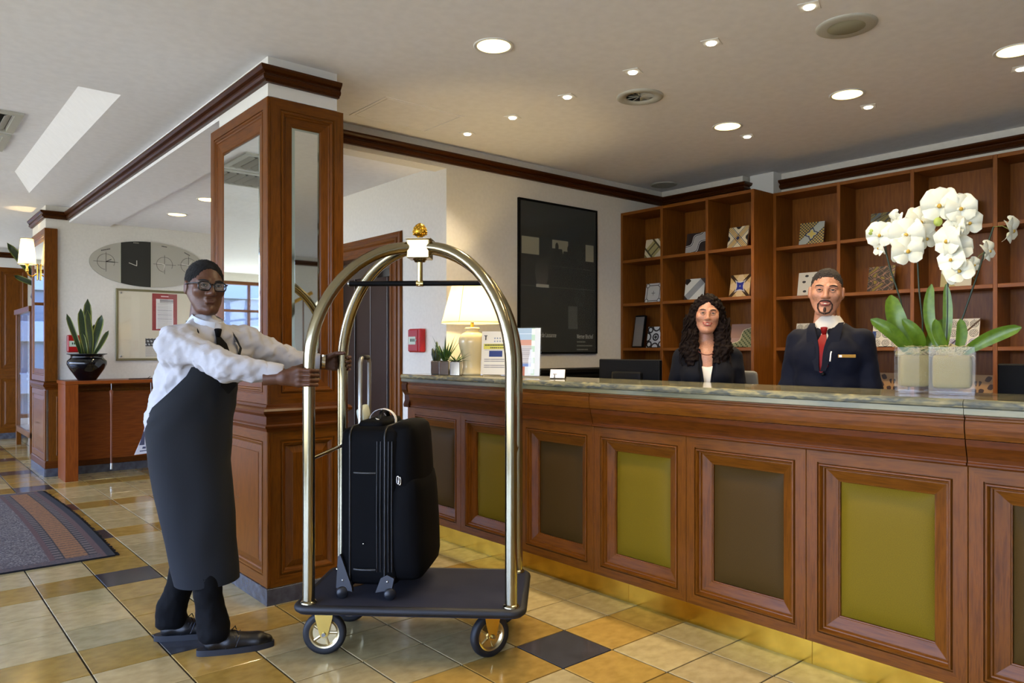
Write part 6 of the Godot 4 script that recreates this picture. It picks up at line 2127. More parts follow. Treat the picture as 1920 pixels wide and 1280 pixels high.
func build_orchids() -> void:
	var white := mat(Color(0.86, 0.86, 0.78), 0.6)
	white.backlight_enabled = true
	white.backlight = Color(0.35, 0.35, 0.30)
	var yel := mat(Color(0.72, 0.58, 0.20), 0.5)
	var leaf := tri_mat(noise_tex(95, 0.03, [[0.0, Color(0.26, 0.37, 0.05)], [1.0, Color(0.35, 0.46, 0.08)]], 3, 256), Vector3.ONE * 4.0, 0.35)
	leaf.backlight_enabled = true
	leaf.backlight = Color(0.25, 0.32, 0.06)
	var stem := mat(Color(0.10, 0.16, 0.05), 0.5)
	var lateral := petal_mesh(0.52, 0.40, 0.22)
	var sepal := petal_mesh(0.52, 0.25, 0.18)
	var sets := [
		{"at": Vector3(3.27, 1.1755, -1.272), "turn": -62.0, "label": "white orchid with two arching stems in a square glass vase beside the goateed receptionist",
		"flowers": [[0.022, 0.704, 0.104, 0.03, 5, 0], [-0.033, 0.652, 0.113, 0.05, -8, 8], [-0.03, 0.583, 0.104, 0.06, 10, 14], [-0.128, 0.659, 0.091, 0.03, -18, 0], [0.043, 0.635, 0.078, 0.02, 28, 10], [-0.061, 0.722, 0.069, -0.01, -66, -24], [-0.128, 0.607, 0.061, 0.0, -60, 20]],
		"stems": [[Vector3(0.0, 0.158, 0), Vector3(-0.026, 0.255, 0.0), Vector3(-0.048, 0.385, 0.0), Vector3(-0.087, 0.516, 0.005), Vector3(-0.106, 0.624, 0.01), Vector3(-0.087, 0.678, 0.01), Vector3(-0.048, 0.70, 0.01)], [Vector3(0.035, 0.168, 0), Vector3(0.033, 0.299, 0), Vector3(0.02, 0.429, 0), Vector3(0.013, 0.581, 0), Vector3(0.022, 0.646, 0), Vector3(0.05, 0.667, 0)]],
		"leaves": [[0.009, 0.151, -0.087, 0.405, 0.080, 0.02, Vector3(-0.02, 0, 0.03)], [-0.015, 0.164, -0.165, 0.305, 0.060, 0.05, Vector3(0.01, 0.01, 0.02)], [0.022, 0.164, -0.048, 0.303, 0.055, 0.06, Vector3(0.02, 0, 0.02)], [0.04, 0.17, 0.087, 0.299, 0.050, 0.02, Vector3(0.01, 0, 0)], [0.04, 0.18, 0.13, 0.30, 0.045, -0.04, Vector3(0, 0.02, 0)]]},
		{"at": Vector3(3.25, 1.1755, -1.118), "turn": -74.0, "label": "white orchid with a tall flower spray in the wider square glass vase",
		"flowers": [[-0.041, 0.752, 0.113, 0.04, -5, 0], [0.03, 0.73, 0.095, 0.05, 12, 5], [0.056, 0.674, 0.087, 0.03, 30, 5], [0.009, 0.659, 0.074, 0.04, -30, 20], [-0.013, 0.607, 0.1, 0.05, -38, 10], [0.02, 0.579, 0.091, 0.03, 20, 20], [0.0, 0.531, 0.087, 0.05, -25, 38], [0.024, 0.483, 0.091, 0.05, 5, 62], [0.072, 0.511, 0.052, 0.0, 50, 10], [0.195, 0.635, 0.087, 0.0, 72, 0], [0.121, 0.559, 0.069, 0.02, 64, 18]],
		"stems": [[Vector3(-0.02, 0.179, 0), Vector3(-0.017, 0.385, 0), Vector3(-0.013, 0.581, 0.0), Vector3(-0.011, 0.689, 0.01), Vector3(-0.026, 0.722, 0.02)], [Vector3(0.007, 0.179, 0), Vector3(0.033, 0.299, 0), Vector3(0.078, 0.451, 0), Vector3(0.108, 0.559, 0), Vector3(0.137, 0.654, 0)]],
		"leaves": [[-0.03, 0.168, -0.022, 0.44, 0.038, 0.0, Vector3(0.01, 0, 0.0)], [-0.048, 0.179, -0.074, 0.444, 0.045, -0.02, Vector3(-0.02, 0, 0)], [0.035, 0.164, 0.226, 0.262, 0.056, 0.05, Vector3(0.0, 0.012, 0.01)], [0.017, 0.168, 0.028, 0.299, 0.042, 0.03, Vector3(0.01, 0, 0.0)], [-0.015, 0.168, -0.056, 0.299, 0.042, 0.04, Vector3(-0.01, 0, 0)]]}]
	for q in sets:
		var o := thing("potted_orchid", q.label, "plant", q.at, q.turn, "orchids in glass vases")
		var half: float = 0.066 if q.turn > -70.0 else 0.078
		# glass cube of five plates
		var vase := part(o, "glass_vase", box_mesh(Vector3(-half, 0, -half), Vector3(half, 0.018, half), 0.003), M.glass)
		var t := 0.006
		for e in [[Vector3(-half, 0.018, half - t), Vector3(half, 0.19, half)], [Vector3(-half, 0.018, -half), Vector3(half, 0.19, -half + t)], [Vector3(-half, 0.018, -half + t), Vector3(-half + t, 0.19, half - t)], [Vector3(half - t, 0.018, -half + t), Vector3(half, 0.19, half - t)]]:
			part(vase, "glass_wall", box_mesh(e[0], e[1], 0.001), M.vase_glass)
		var raf := tri_mat(noise_tex(96, 0.06, [[0.0, Color(0.33, 0.28, 0.13)], [0.5, Color(0.48, 0.42, 0.22)], [1.0, Color(0.58, 0.52, 0.31)]], 4, 256), Vector3(9, 40, 9), 0.85)
		part(o, "raffia_filling", soft_box(Vector3(half - 0.012, 0.066, half - 0.012), 0.014, 0.0, 8), raf, Vector3(0, 0.092, 0))
		var strands := tool()
		rng.seed = int(q.turn * -10.0)
		for k in 60:
			var a := rng.randf() * TAU
			var r := rng.randf_range(0.3, 1.0) * (half - 0.014)
			var c := Vector3(cos(a) * r, 0.155 + rng.randf_range(0.0, 0.035), sin(a) * r)
			var pts := []
			var rad := rng.randf_range(0.012, 0.035)
			for i in 9:
				var b := a + i * 0.75
				pts.append(c + Vector3(cos(b) * rad, sin(b * 1.3 + k) * 0.012, sin(b) * rad))
			add_tube(strands, pts, 0.0009, 4)
		var stn := part(o, "raffia_strands", done(strands), mat(Color(0.74, 0.68, 0.46), 0.8))
		stn.set_meta("kind", "stuff")
		for l in q.leaves:
			part(o, "leaf", orchid_leaf(Vector3(l[0], l[1], 0), Vector3(l[2], l[3], l[5]), l[4], l[6]), leaf)
		for sm in q.stems:
			var cur := Curve3D.new()
			for i in sm.size():
				var tan: Vector3 = (sm[mini(i + 1, sm.size() - 1)] - sm[maxi(i - 1, 0)]) * 0.22
				cur.add_point(sm[i], -tan, tan)
			var pts := []
			for v in cur.tessellate(4, 4): pts.append(v)
			part(o, "stem", tube(pts, 0.0034, 8), stem)
		var nodes := []
		for sm in q.stems:
			for i in range(sm.size() / 2, sm.size()): nodes.append(sm[i])
		for fl in q.flowers:
			var n := Node3D.new()
			n.name = "flower"
			o.add_child(n, true)
			var c := Vector3(fl[0], fl[1], fl[3])
			n.position = c
			n.rotation_degrees = Vector3(-fl[5] * 0.6 + 6.0, fl[4], (fl[4] + fl[5]) * 0.4)
			n.scale = Vector3.ONE * fl[2] * 1.2
			for sx in [-1.0, 1.0]: part(n, "petal", lateral, white, Vector3(0, 0.02, 0.02), Vector3(4, 0, -76 * sx))
			for an in [0.0, 132.0, -132.0]: part(n, "sepal", sepal, white, Vector3(0, 0, -0.02), Vector3(0, 0, an))
			var lip := tool()
			add_lathe(lip, [[0.0, -0.08], [0.055, -0.05], [0.07, 0.0], [0.04, 0.05], [0.0, 0.06]], 10, true, Transform3D(Basis(Vector3.RIGHT, 0.9), Vector3(0, -0.03, 0.07)))
			part(n, "lip", done(lip), yel)
			var lw := tool()
			for sx in [-1.0, 1.0]: add_lathe(lw, [[0.0, -0.07], [0.04, -0.03], [0.05, 0.02], [0.0, 0.07]], 8, true, Transform3D(Basis(Vector3(0, 0, 1), 0.7 * sx).scaled(Vector3(1, 1, 0.5)), Vector3(0.07 * sx, -0.02, 0.06)))
			part(n, "lip_lobes", done(lw), white)
			# flower stalk to the nearest stem point
			var best := Vector3.ZERO
			var bd := 9.0
			for p in nodes:
				if p.distance_to(c) < bd:
					bd = p.distance_to(c)
					best = p
			part(o, "flower_stalk", tube([best, best.lerp(c, 0.5) + Vector3(0, 0.012, -0.01), c + Vector3(0, 0, -0.004)], 0.0016, 6), mat(Color(0.38, 0.42, 0.16), 0.5))
		for b in ([[-0.048, 0.687, 0.03]] if q.turn < -70.0 else [[-0.16, 0.675, 0.02]]):
			var bm := SphereMesh.new()
			bm.radius = 0.016
			bm.height = 0.036
			part(o, "bud", bm, mat(Color(0.60, 0.66, 0.30), 0.5), Vector3(b[0], b[1], b[2]))

# ------------------------------------------------------------------ clock wall, console and the far corner
func sword_leaves(parent: Node3D, list: Array, m: Material, edge: Material) -> void:
	for l in list:
		var s := tool()
		var e := tool()
		var a: Vector3 = l[0]
		var b: Vector3 = l[1]
		var n := 9
		var d := (b - a).normalized()
		var face: Vector3 = l[3]
		var side := d.cross(face).normalized()
		var nr := side.cross(d).normalized()
		var g := []
		for i in n + 1:
			var t := float(i) / n
			var w: float = l[2] * (0.62 + 0.6 * sin(PI * t * 0.75)) * (1.0 if t < 0.75 else sqrt(maxf(0.0, 1.0 - pow((t - 0.75) / 0.25, 2.0))))
			var c := a.lerp(b, t) + nr * (0.02 * sin(PI * t * 1.6))
			g.append([c - side * w, c - side * w * 0.72 - nr * 0.003, c - nr * 0.006, c + side * w * 0.72 - nr * 0.003, c + side * w])
		s.set_smooth_group(1)
		e.set_smooth_group(1)
		for i in n:
			for j in 4:
				var st := e if (j == 0 or j == 3) else s
				for o in [0.0015, -0.0015]:
					var off: Vector3 = nr * o
					if o > 0: quad(st, g[i][j] + off, g[i][j + 1] + off, g[i + 1][j + 1] + off, g[i + 1][j] + off)
					else: quad(st, g[i][j + 1] + off, g[i][j] + off, g[i + 1][j] + off, g[i + 1][j + 1] + off)
		var mesh := done(s)
		mesh = done(e, mesh)
		var o := part(parent, "leaf", mesh, null)
		o.set_surface_override_material(0, m)
		o.set_surface_override_material(1, edge)

func build_clock_wall() -> void:
	var Z := -9.30
	var c := thing("wall_clock", "oval grey world clock with four dials and a dark centre field", "clock", Vector3(2.365, 2.345, Z))
	var rx := 0.615
	var ry := 0.262
	part(c, "plate", extrude(ellipse_poly(rx, ry, 72), 0.002, 0.022, true), mat(Color(0.66, 0.645, 0.59), 0.45))
	var poly := PackedVector2Array()
	for k in 17:
		var x := lerpf(-0.299, 0.015, k / 16.0)
		poly.append(Vector2(x, ry * sqrt(1.0 - x * x / rx / rx)))
	for k in 17:
		var x := lerpf(0.015, -0.299, k / 16.0)
		poly.append(Vector2(x, -ry * sqrt(1.0 - x * x / rx / rx)))
	part(c, "dark_field", extrude(poly, 0.022, 0.025), mat(Color(0.12, 0.13, 0.115), 0.4))
	part(c, "divider_line", box_mesh(Vector3(-0.304, -0.225, 0.022), Vector3(-0.300, 0.225, 0.0245)), mat(Color(0.7, 0.72, 0.62), 0.5))
	part(c, "divider_line", box_mesh(Vector3(0.016, -0.258, 0.022), Vector3(0.020, 0.258, 0.0245)), mat(Color(0.7, 0.72, 0.62), 0.5))
	var ink := mat(Color(0.16, 0.155, 0.14), 0.6)
	for d in [[-0.45, 0.0, 60.0, 90.0, false], [-0.135, -0.025, 0.0, 290.0, true], [0.166, 0.012, 188.0, 278.0, false], [0.435, 0.02, 30.0, 280.0, false]]:
		var dial := Node3D.new()
		dial.name = "dial"
		c.add_child(dial, true)
		dial.position = Vector3(d[0], d[1], 0.0235)
		if not d[4]:
			var s := tool()
			var pts := []
			for k in 27: pts.append(Vector3(sin(TAU * (k - 15.5) / 32.0) * 0.088, cos(TAU * (k - 15.5) / 32.0) * 0.088, 0))
			add_tube(s, pts, 0.0016, 5)
			add_box(s, Vector3(-0.125, -0.0016, -0.001), Vector3(0.125, 0.0016, 0.001))
			add_box(s, Vector3(-0.0016, -0.11, -0.001), Vector3(0.0016, 0.11, 0.001))
			part(dial, "scale", done(s), ink)
		var hands := tool()
		for k in 2:
			var a := deg_to_rad(d[2 + k])
			var ln: float = (0.062 if k == 0 else 0.088)
			var dir := Vector3(sin(a), cos(a), 0)
			var sd := Vector3(cos(a), -sin(a), 0) * 0.0035
			quad(hands, -sd + Vector3(0, 0, 0.004), sd + Vector3(0, 0, 0.004), dir * ln + sd + Vector3(0, 0, 0.004), dir * ln - sd + Vector3(0, 0, 0.004))
		part(dial, "hands", done(hands), mat(Color(0.80, 0.79, 0.74), 0.4) if d[4] or d[0] > 0.1 else ink)
	# captions too small to read, as dashes
	for e in [[-0.45, 0.135, 16.0, 0.10], [-0.14, 0.238, 0.0, 0.06], [0.166, 0.222, -6.0, 0.065], [0.42, 0.155, -28.0, 0.075]]:
		var s := tool()
		var n := int(e[3] / 0.012)
		for k in n: add_box(s, Vector3(-e[3] * 0.5 + k * 0.012, -0.006, 0), Vector3(-e[3] * 0.5 + k * 0.012 + 0.008, 0.006, 0.0006))
		part(c, "caption", done(s), ink if e[0] != -0.14 else mat(Color(0.6, 0.6, 0.55), 0.6), Vector3(e[0], e[1], 0.0255), Vector3(0, 0, e[2]))
	# glazed notice board
	var b := thing("notice_board", "glazed notice board with a thin metal edge below the oval clock", "notice board", Vector3(2.47, 1.645, Z))
	part(b, "back_board", box_mesh(Vector3(-0.45, -0.405, 0.002), Vector3(0.45, 0.405, 0.012)), mat(Color(0.80, 0.77, 0.68), 0.7))
	frame_part(b, "edge_frame", 0.906, 0.818, [[0.0, 0.0], [0.0, 0.02], [0.004, 0.022], [0.024, 0.02], [0.026, 0.012]], mat(Color(0.47, 0.45, 0.33), 0.4, 0.4), mat(Color(0.47, 0.45, 0.33), 0.4, 0.4), Vector3.ZERO)
	part(b, "glass_cover", box_mesh(Vector3(-0.424, -0.38, 0.016), Vector3(0.424, 0.38, 0.019)), M.glass)
	for k in [Vector3(-0.40, 0.36, 0.02), Vector3(-0.40, -0.36, 0.02), Vector3(0.40, 0.36, 0.02), Vector3(0.40, -0.36, 0.02)]:
		part(b, "fixing_screw", lathe([[0.011, 0.0], [0.010, 0.004], [0.0, 0.006]], 12), M.steel, k, Vector3(90, 0, 0))
	var redp := func(u: float, v: float) -> Color:
		var col := Color(0.55, 0.04, 0.06)
		if u > -0.7 and u < 0.7 and v < 0.72 and v > -0.92:
			col = Color(0.84, 0.83, 0.82)
			if fmod(v * 13.0 + 30.0, 1.0) < 0.28 and absf(u) < 0.58 and v < 0.5: col = Color(0.58, 0.58, 0.60)
			if v > 0.52 and fmod(v * 14.0 + 30.0, 1.0) < 0.5 and u > -0.4: col = Color(0.22, 0.2, 0.22)
		if absf(v - 0.86) < 0.03 and absf(u) < 0.3: col = Color(0.85, 0.7, 0.7)
		return col
	var rn := thing("red_notice", "red-bordered notice sheet pinned behind the board glass", "notice", Vector3(2.535, 1.80, Z + 0.0135))
	card(rn, "sheet", 0.275, 0.43, 0.001, print_mat(paint(redp, 72, 112), 0.6), M.paper, Vector3.ZERO)
	var bw := func(u: float, v: float) -> Color:
		if v > 0.15: return Color(0.12, 0.12, 0.13) if absf(sin(u * 6.0 + v * 3.0) * cos(v * 9.0)) < 0.55 else Color(0.66, 0.66, 0.66)
		return Color(0.34, 0.34, 0.36) if fmod(v * 6.0 + 12.0, 1.0) < 0.2 else Color(0.78, 0.76, 0.70)
	rn = thing("photo_card", "small black and white photo card in the lower part of the board", "card", Vector3(2.395, 1.385, Z + 0.0135))
	card(rn, "sheet", 0.14, 0.21, 0.001, print_mat(paint(bw, 48, 72), 0.6), M.paper, Vector3.ZERO)
	fire_box(Vector3(1.62, 1.425, Z), 0, "red fire alarm box on the clock wall behind the snake plant")
	# wainscot along the clock wall and round the pilaster
	var w := struct("trim_4", "dark wooden wainscot under the clock wall")
	part(w, "panel_back", box_mesh(Vector3(1.36, 0.09, Z + 0.0), Vector3(3.26, 0.98, Z + 0.05)), M.wood_y)
	part(w, "cap_rail", sweep_plan(PackedVector2Array([Vector2(3.26, Z + 0.05), Vector2(1.335, Z + 0.05), Vector2(1.335, -10.2)]), [[-0.01, 0.93], [0.008, 0.93], [0.012, 0.95], [0.024, 0.965], [0.030, 0.985], [0.020, 1.0], [0.024, 1.01], [-0.01, 1.02]]), M.deep_x)
	part(w, "base_rail", sweep_plan(PackedVector2Array([Vector2(3.26, Z + 0.05), Vector2(1.335, Z + 0.05), Vector2(1.335, -10.2)]), [[-0.01, 0.09], [0.01, 0.09], [0.01, 0.15], [0.004, 0.165], [-0.01, 0.17]]), M.deep_x)
	for k in 3:
		frame_part(w, "wainscot_panel", 0.56, 0.74, [[0.0, 0.0], [0.05, 0.0], [0.056, 0.008], [0.066, 0.004], [0.07, -0.004], [0.11, 0.006], [0.278, 0.006]], M.wood_y, M.wood_x, Vector3(1.66 + 0.58 * k, 0.54, Z + 0.052))
	for k in 6:
		part(w, "plinth_tile", box_mesh(Vector3(1.33 + 0.32 * k, 0, Z + 0.045), Vector3(1.648 + 0.32 * k, 0.088, Z + 0.058), 0.001), M.slate)
	for k in 3:
		part(w, "plinth_tile", box_mesh(Vector3(1.322, 0, Z + 0.04 - 0.31 * (k + 1)), Vector3(1.335, 0.088, Z + 0.038 - 0.31 * k), 0.001), M.slate)
	# pilaster closing the wall: stile to the front, mirror to the side
	var p := thing("pilaster", "wooden pilaster with a narrow side mirror at the end of the clock wall", "pilaster", Vector3(1.34, 0, Z))
	part(p, "front_stile", box_mesh(Vector3(-0.004, 1.02, 0.0), Vector3(0.105, 2.66, 0.045), 0.004), M.wood_y)
	part(p, "core_post", box_mesh(Vector3(-0.002, 0.02, -0.88), Vector3(0.10, 2.66, -0.16), 0.0), M.wood_y)
	frame_part(p, "side_frame", 0.90, 1.64, [[0.0, -0.002], [0.0, 0.012], [0.06, 0.012], [0.064, 0.004], [0.072, 0.004], [0.078, 0.010], [0.084, 0.002], [0.13, -0.001]], M.wood_y, M.wood_x, Vector3(-0.004, 1.84, -0.405), Vector3(0, -90, 0))
	part(p, "side_mirror", box_mesh(Vector3(-0.325, -0.69, -0.001), Vector3(0.325, 0.69, 0.002)), M.mirror, Vector3(-0.003, 1.84, -0.405), Vector3(0, -90, 0))
	frame_part(p, "lower_side_frame", 0.90, 0.75, [[0.0, -0.002], [0.0, 0.008], [0.06, 0.008], [0.066, 0.0], [0.11, 0.008], [0.37, 0.008]], M.wood_y, M.wood_x, Vector3(-0.006, 0.55, -0.405), Vector3(0, -90, 0))
	# sconce on the pilaster side
	var sc := thing("wall_sconce", "brass wall sconce with a white fabric shade on the pilaster", "lamp", Vector3(1.325, 2.22, -9.72))
	part(sc, "wall_plate", box_mesh(Vector3(-0.012, -0.09, -0.045), Vector3(0.003, 0.09, 0.045), 0.004), M.brass)
	part(sc, "arm", tube([Vector3(-0.01, -0.02, 0), Vector3(-0.05, -0.05, 0), Vector3(-0.09, -0.035, 0), Vector3(-0.10, 0.02, 0), Vector3(-0.10, 0.10, 0)], 0.008, 10), M.brass)
	part(sc, "candle_cup", lathe([[0.0, -0.06], [0.012, -0.05], [0.016, -0.03], [0.008, 0.0], [0.02, 0.03], [0.02, 0.045], [0.01, 0.05]], 16), M.brass, Vector3(-0.10, 0.05, 0))
	var shm := mat(Color(0.92, 0.90, 0.82), 0.9)
	shm.backlight_enabled = true
	shm.backlight = Color(0.95, 0.92, 0.8)
	var shd := part(sc, "lamp_shade", lathe([[0.088, 0.08], [0.060, 0.365]], 32), shm, Vector3(-0.10, 0, 0))
	for e in [[0.0885, 0.08], [0.0605, 0.365]]:
		var pts := []
		for k in 33: pts.append(Vector3(cos(TAU * k / 32) * e[0], e[1], sin(TAU * k / 32) * e[0]))
		part(shd, "shade_binding", tube(pts, 0.003, 6, false), mat(Color(0.12, 0.12, 0.14), 0.7))
	var bulb := SphereMesh.new()
	bulb.radius = 0.022
	bulb.height = 0.06
	part(sc, "lamp_bulb", bulb, glow(Color(1.0, 0.88, 0.62), 4.0), Vector3(-0.10, 0.22, 0))
	var ol := OmniLight3D.new()
	ol.name = "lamp_light"
	sc.add_child(ol, true)
	ol.position = Vector3(-0.10, 0.22, 0)
	ol.light_color = Color(1.0, 0.86, 0.60)
	ol.light_energy = 0.2
	ol.light_size = 0.02
	ol.omni_range = 12.0
	ol.omni_attenuation = 2.0
	ol.shadow_enabled = true
	# console shelf with its leg
	var k := thing("console_shelf", "reddish wooden console shelf on a slab leg under the clock", "console table", Vector3(1.43, 0, -8.746))
	part(k, "top", box_mesh(Vector3(0.0, 1.0, -0.49), Vector3(1.82, 1.035, 0.0), 0.003), M.console_x)
	part(k, "slab_leg", box_mesh(Vector3(0.0, 0.0, -0.40), Vector3(0.12, 0.999, -0.0), 0.003), M.console_y)
	part(k, "slab_leg", box_mesh(Vector3(1.70, 0.0, -0.40), Vector3(1.82, 0.999, -0.0), 0.003), M.console_y)
	part(k, "back_panel", box_mesh(Vector3(0.121, 0.16, -0.43), Vector3(1.699, 0.90, -0.42)), M.console_x)
	# canes hanging under the shelf edge
	for e in [[1.853, "wooden cane with a metal tip hanging from the console, nearer the slab leg"], [2.27, "wooden cane with a metal tip hanging from the console beside the printed bag"]]:
		var cn := thing("walking_cane", e[1], "cane", Vector3(e[0], 0, -8.735), 0, "canes hanging from the console")
		part(cn, "shaft", tube([Vector3(0, 0.16, 0), Vector3(0, 0.78, 0), Vector3(0, 0.80, 0), Vector3(0, 0.87, 0), Vector3(0, 0.92, 0), Vector3(0, 0.935, 0)], [0.009, 0.010, 0.013, 0.014, 0.020, 0.006], 10), mat(Color(0.42, 0.22, 0.10), 0.4))
		part(cn, "tip", tube([Vector3(0, 0.095, 0), Vector3(0, 0.16, 0)], 0.0115, 10), mat(Color(0.75, 0.75, 0.72), 0.3, 0.8))
		part(cn, "hook", tube([Vector3(0, 0.93, 0), Vector3(0, 0.965, 0.004), Vector3(0, 1.0, -0.004)], 0.003, 6), M.steel)
	# loose twig and papers on the shelf
	var tw := thing("dry_twig", "thin dry twig lying on the console shelf", "twig", Vector3(2.05, 1.0355, -8.86))
	part(tw, "stick", tube([Vector3(0, 0.006, 0), Vector3(0.18, 0.008, 0.03), Vector3(0.34, 0.007, 0.0), Vector3(0.5, 0.006, 0.02)], 0.006, 7), mat(Color(0.22, 0.13, 0.08), 0.8))
	part(tw, "side_shoot", tube([Vector3(0.18, 0.008, 0.03), Vector3(0.22, 0.03, 0.0)], 0.003, 6), mat(Color(0.22, 0.13, 0.08), 0.8))
	# printed carrier sheet hanging beside the attendant
	var bag := thing("paper_bag", "white printed paper bag hanging under the console beside a cane", "bag", Vector3(2.17, 0.23, -8.70))
	var pm := mat(Color(0.74, 0.74, 0.75), 0.7)
	part(bag, "bag_body", extrude(PackedVector2Array([Vector2(-0.10, 0.0), Vector2(0.085, 0.012), Vector2(0.085, 0.47), Vector2(0.05, 0.47), Vector2(0.02, 0.34), Vector2(-0.03, 0.17)]), -0.012, 0.004), pm)
	part(bag, "printed_panel", extrude(PackedVector2Array([Vector2(-0.055, 0.10), Vector2(-0.002, 0.10), Vector2(0.0, 0.23), Vector2(-0.012, 0.25)]), 0.004, 0.0055), mat(Color(0.24, 0.25, 0.34), 0.6))
	part(bag, "printed_marks", extrude(PackedVector2Array([Vector2(-0.05, 0.03), Vector2(0.055, 0.036), Vector2(0.055, 0.046), Vector2(-0.05, 0.042)]), 0.004, 0.0055), mat(Color(0.3, 0.32, 0.4), 0.6))
	part(bag, "printed_marks", extrude(PackedVector2Array([Vector2(-0.025, 0.06), Vector2(0.01, 0.06), Vector2(0.01, 0.082), Vector2(-0.02, 0.082)]), 0.004, 0.0055), mat(Color(0.2, 0.22, 0.34), 0.6))
	part(bag, "bag_string", tube([Vector3(0.06, 0.46, 0), Vector3(0.065, 0.62, 0.0), Vector3(0.065, 0.77, -0.01)], 0.003, 6), pm)
	# snake plant in a glazed black pot
	var sp := thing("potted_snake_plant", "snake plant with yellow-edged leaves in a glossy black pot on the console", "plant", Vector3(1.665, 1.0355, -8.94))
	part(sp, "pot", lathe([[0.0, 0.0], [0.085, 0.0], [0.092, 0.01], [0.125, 0.06], [0.165, 0.12], [0.188, 0.17], [0.186, 0.205], [0.160, 0.232], [0.150, 0.245], [0.156, 0.262], [0.178, 0.272], [0.190, 0.276], [0.190, 0.282], [0.170, 0.28], [0.145, 0.262], [0.0, 0.25]], 40), M.black_gloss)
	part(sp, "soil", lathe([[0.0, 0.262], [0.145, 0.258]], 24), mat(Color(0.10, 0.07, 0.05), 0.95))
	var lm := tri_mat(noise_tex(97, 0.05, [[0.0, Color(0.06, 0.13, 0.05)], [1.0, Color(0.15, 0.24, 0.09)]], 3, 256), Vector3(3, 14, 3), 0.4)
	var le := mat(Color(0.42, 0.46, 0.17), 0.45)
	var F3 := Vector3(0, 0, 1)
	sword_leaves(sp, [[Vector3(-0.05, 0.25, 0.0), Vector3(-0.19, 0.70, 0.03), 0.022, F3], [Vector3(-0.035, 0.25, 0.03), Vector3(-0.065, 0.76, 0.05), 0.030, F3], [Vector3(0.0, 0.25, -0.03), Vector3(0.015, 0.87, -0.03), 0.034, F3], [Vector3(0.02, 0.25, 0.05), Vector3(0.0, 0.74, 0.07), 0.030, Vector3(0.3, 0, 1)], [Vector3(0.03, 0.25, 0.02), Vector3(0.135, 0.70, 0.02), 0.032, Vector3(-0.3, 0, 1)], [Vector3(0.05, 0.25, 0.03), Vector3(0.20, 0.53, 0.05), 0.020, F3], [Vector3(0.045, 0.25, -0.02), Vector3(0.075, 0.60, -0.03), 0.018, F3], [Vector3(-0.02, 0.25, 0.06), Vector3(-0.06, 0.50, 0.09), 0.02, F3]], lm, le)
	# runner rug
	build_rug()
	# display cabinet, vase and panelled pier in the far corner
	var cb := thing("display_cabinet", "tall glazed wooden display cabinet beyond the pilaster", "cabinet", Vector3(1.47, 0, -12.75))
	var cd := 1.34
	for e in [[0.0, 0.0], [0.42, 0.0], [0.0, cd - 0.06], [0.42, cd - 0.06]]:
		part(cb, "corner_post", box_mesh(Vector3(e[0], 0.0, e[1]), Vector3(e[0] + 0.06, 1.86, e[1] + 0.06), 0.004), M.wood_y)
	part(cb, "cornice_top", box_mesh(Vector3(-0.02, 1.86, -0.02), Vector3(0.50, 1.93, cd + 0.02), 0.006), M.wood_z)
	part(cb, "bottom_board", box_mesh(Vector3(0.0, 0.20, 0.0), Vector3(0.48, 0.28, cd), 0.004), M.wood_z)
	for y in [0.62, 0.95, 1.25, 1.55]:
		part(cb, "glass_shelf", box_mesh(Vector3(0.02, y, 0.02), Vector3(0.46, y + 0.008, cd - 0.02)), M.glass)
	part(cb, "glass_side", box_mesh(Vector3(0.012, 0.28, 0.06), Vector3(0.018, 1.86, cd - 0.06)), M.glass)
	part(cb, "glass_front", box_mesh(Vector3(0.06, 0.28, cd - 0.018), Vector3(0.42, 1.86, cd - 0.012)), M.glass)
	part(cb, "back_mirror", box_mesh(Vector3(0.44, 0.28, 0.06), Vector3(0.45, 1.86, cd - 0.06)), M.mirror)
	var shape := lathe([[0.0, 0.0], [0.05, 0.0], [0.09, 0.06], [0.10, 0.12], [0.07, 0.19], [0.04, 0.22], [0.05, 0.25], [0.0, 0.25]], 20)
	var wares := [[0.22, 0.281, 1.05, Color(0.75, 0.74, 0.72), "white"], [0.22, 0.281, 0.65, Color(0.72, 0.72, 0.72), "pale grey"], [0.24, 0.629, 1.0, Color(0.55, 0.45, 0.2), "golden"], [0.22, 0.959, 1.05, Color(0.08, 0.14, 0.5), "blue"], [0.22, 1.259, 1.0, Color(0.78, 0.78, 0.72), "cream"]]
	for e in wares:
		var v := thing("display_jar", "%s jar inside the glazed display cabinet" % e[4], "jar", Vector3(1.47 + e[0], e[1], -12.75 + e[2]))
		part(v, "jar_body", shape, mat(e[3], 0.2))
	var vs := thing("potted_snake_plant", "snake plant in a dark blue patterned vase on top of the display cabinet", "plant", Vector3(1.66, 1.9305, -11.62))
	part(vs, "pot", lathe([[0.0, 0.0], [0.075, 0.0], [0.13, 0.06], [0.155, 0.13], [0.145, 0.19], [0.105, 0.23], [0.10, 0.26], [0.125, 0.29], [0.11, 0.29], [0.0, 0.25]], 28), M.black_gloss)
	sword_leaves(vs, [[Vector3(-0.03, 0.26, 0.03), Vector3(-0.42, 0.82, 0.05), 0.04, F3], [Vector3(-0.04, 0.26, 0.0), Vector3(-0.30, 0.70, 0.03), 0.04, F3], [Vector3(-0.04, 0.26, 0.0), Vector3(-0.34, 0.40, 0.03), 0.03, F3], [Vector3(0.0, 0.26, 0.0), Vector3(0.03, 0.62, 0.03), 0.04, F3], [Vector3(0.02, 0.26, 0.0), Vector3(0.14, 0.55, 0.03), 0.035, F3]], lm, le)
	var pr := thing("wooden_pier", "square dark wooden pier past the display cabinet", "pillar", Vector3(1.32, 0, -14.1))
	part(pr, "core", box_mesh(Vector3(0.02, 0.09, 0.02), Vector3(0.40, 2.62, 0.43)), M.wood_y)
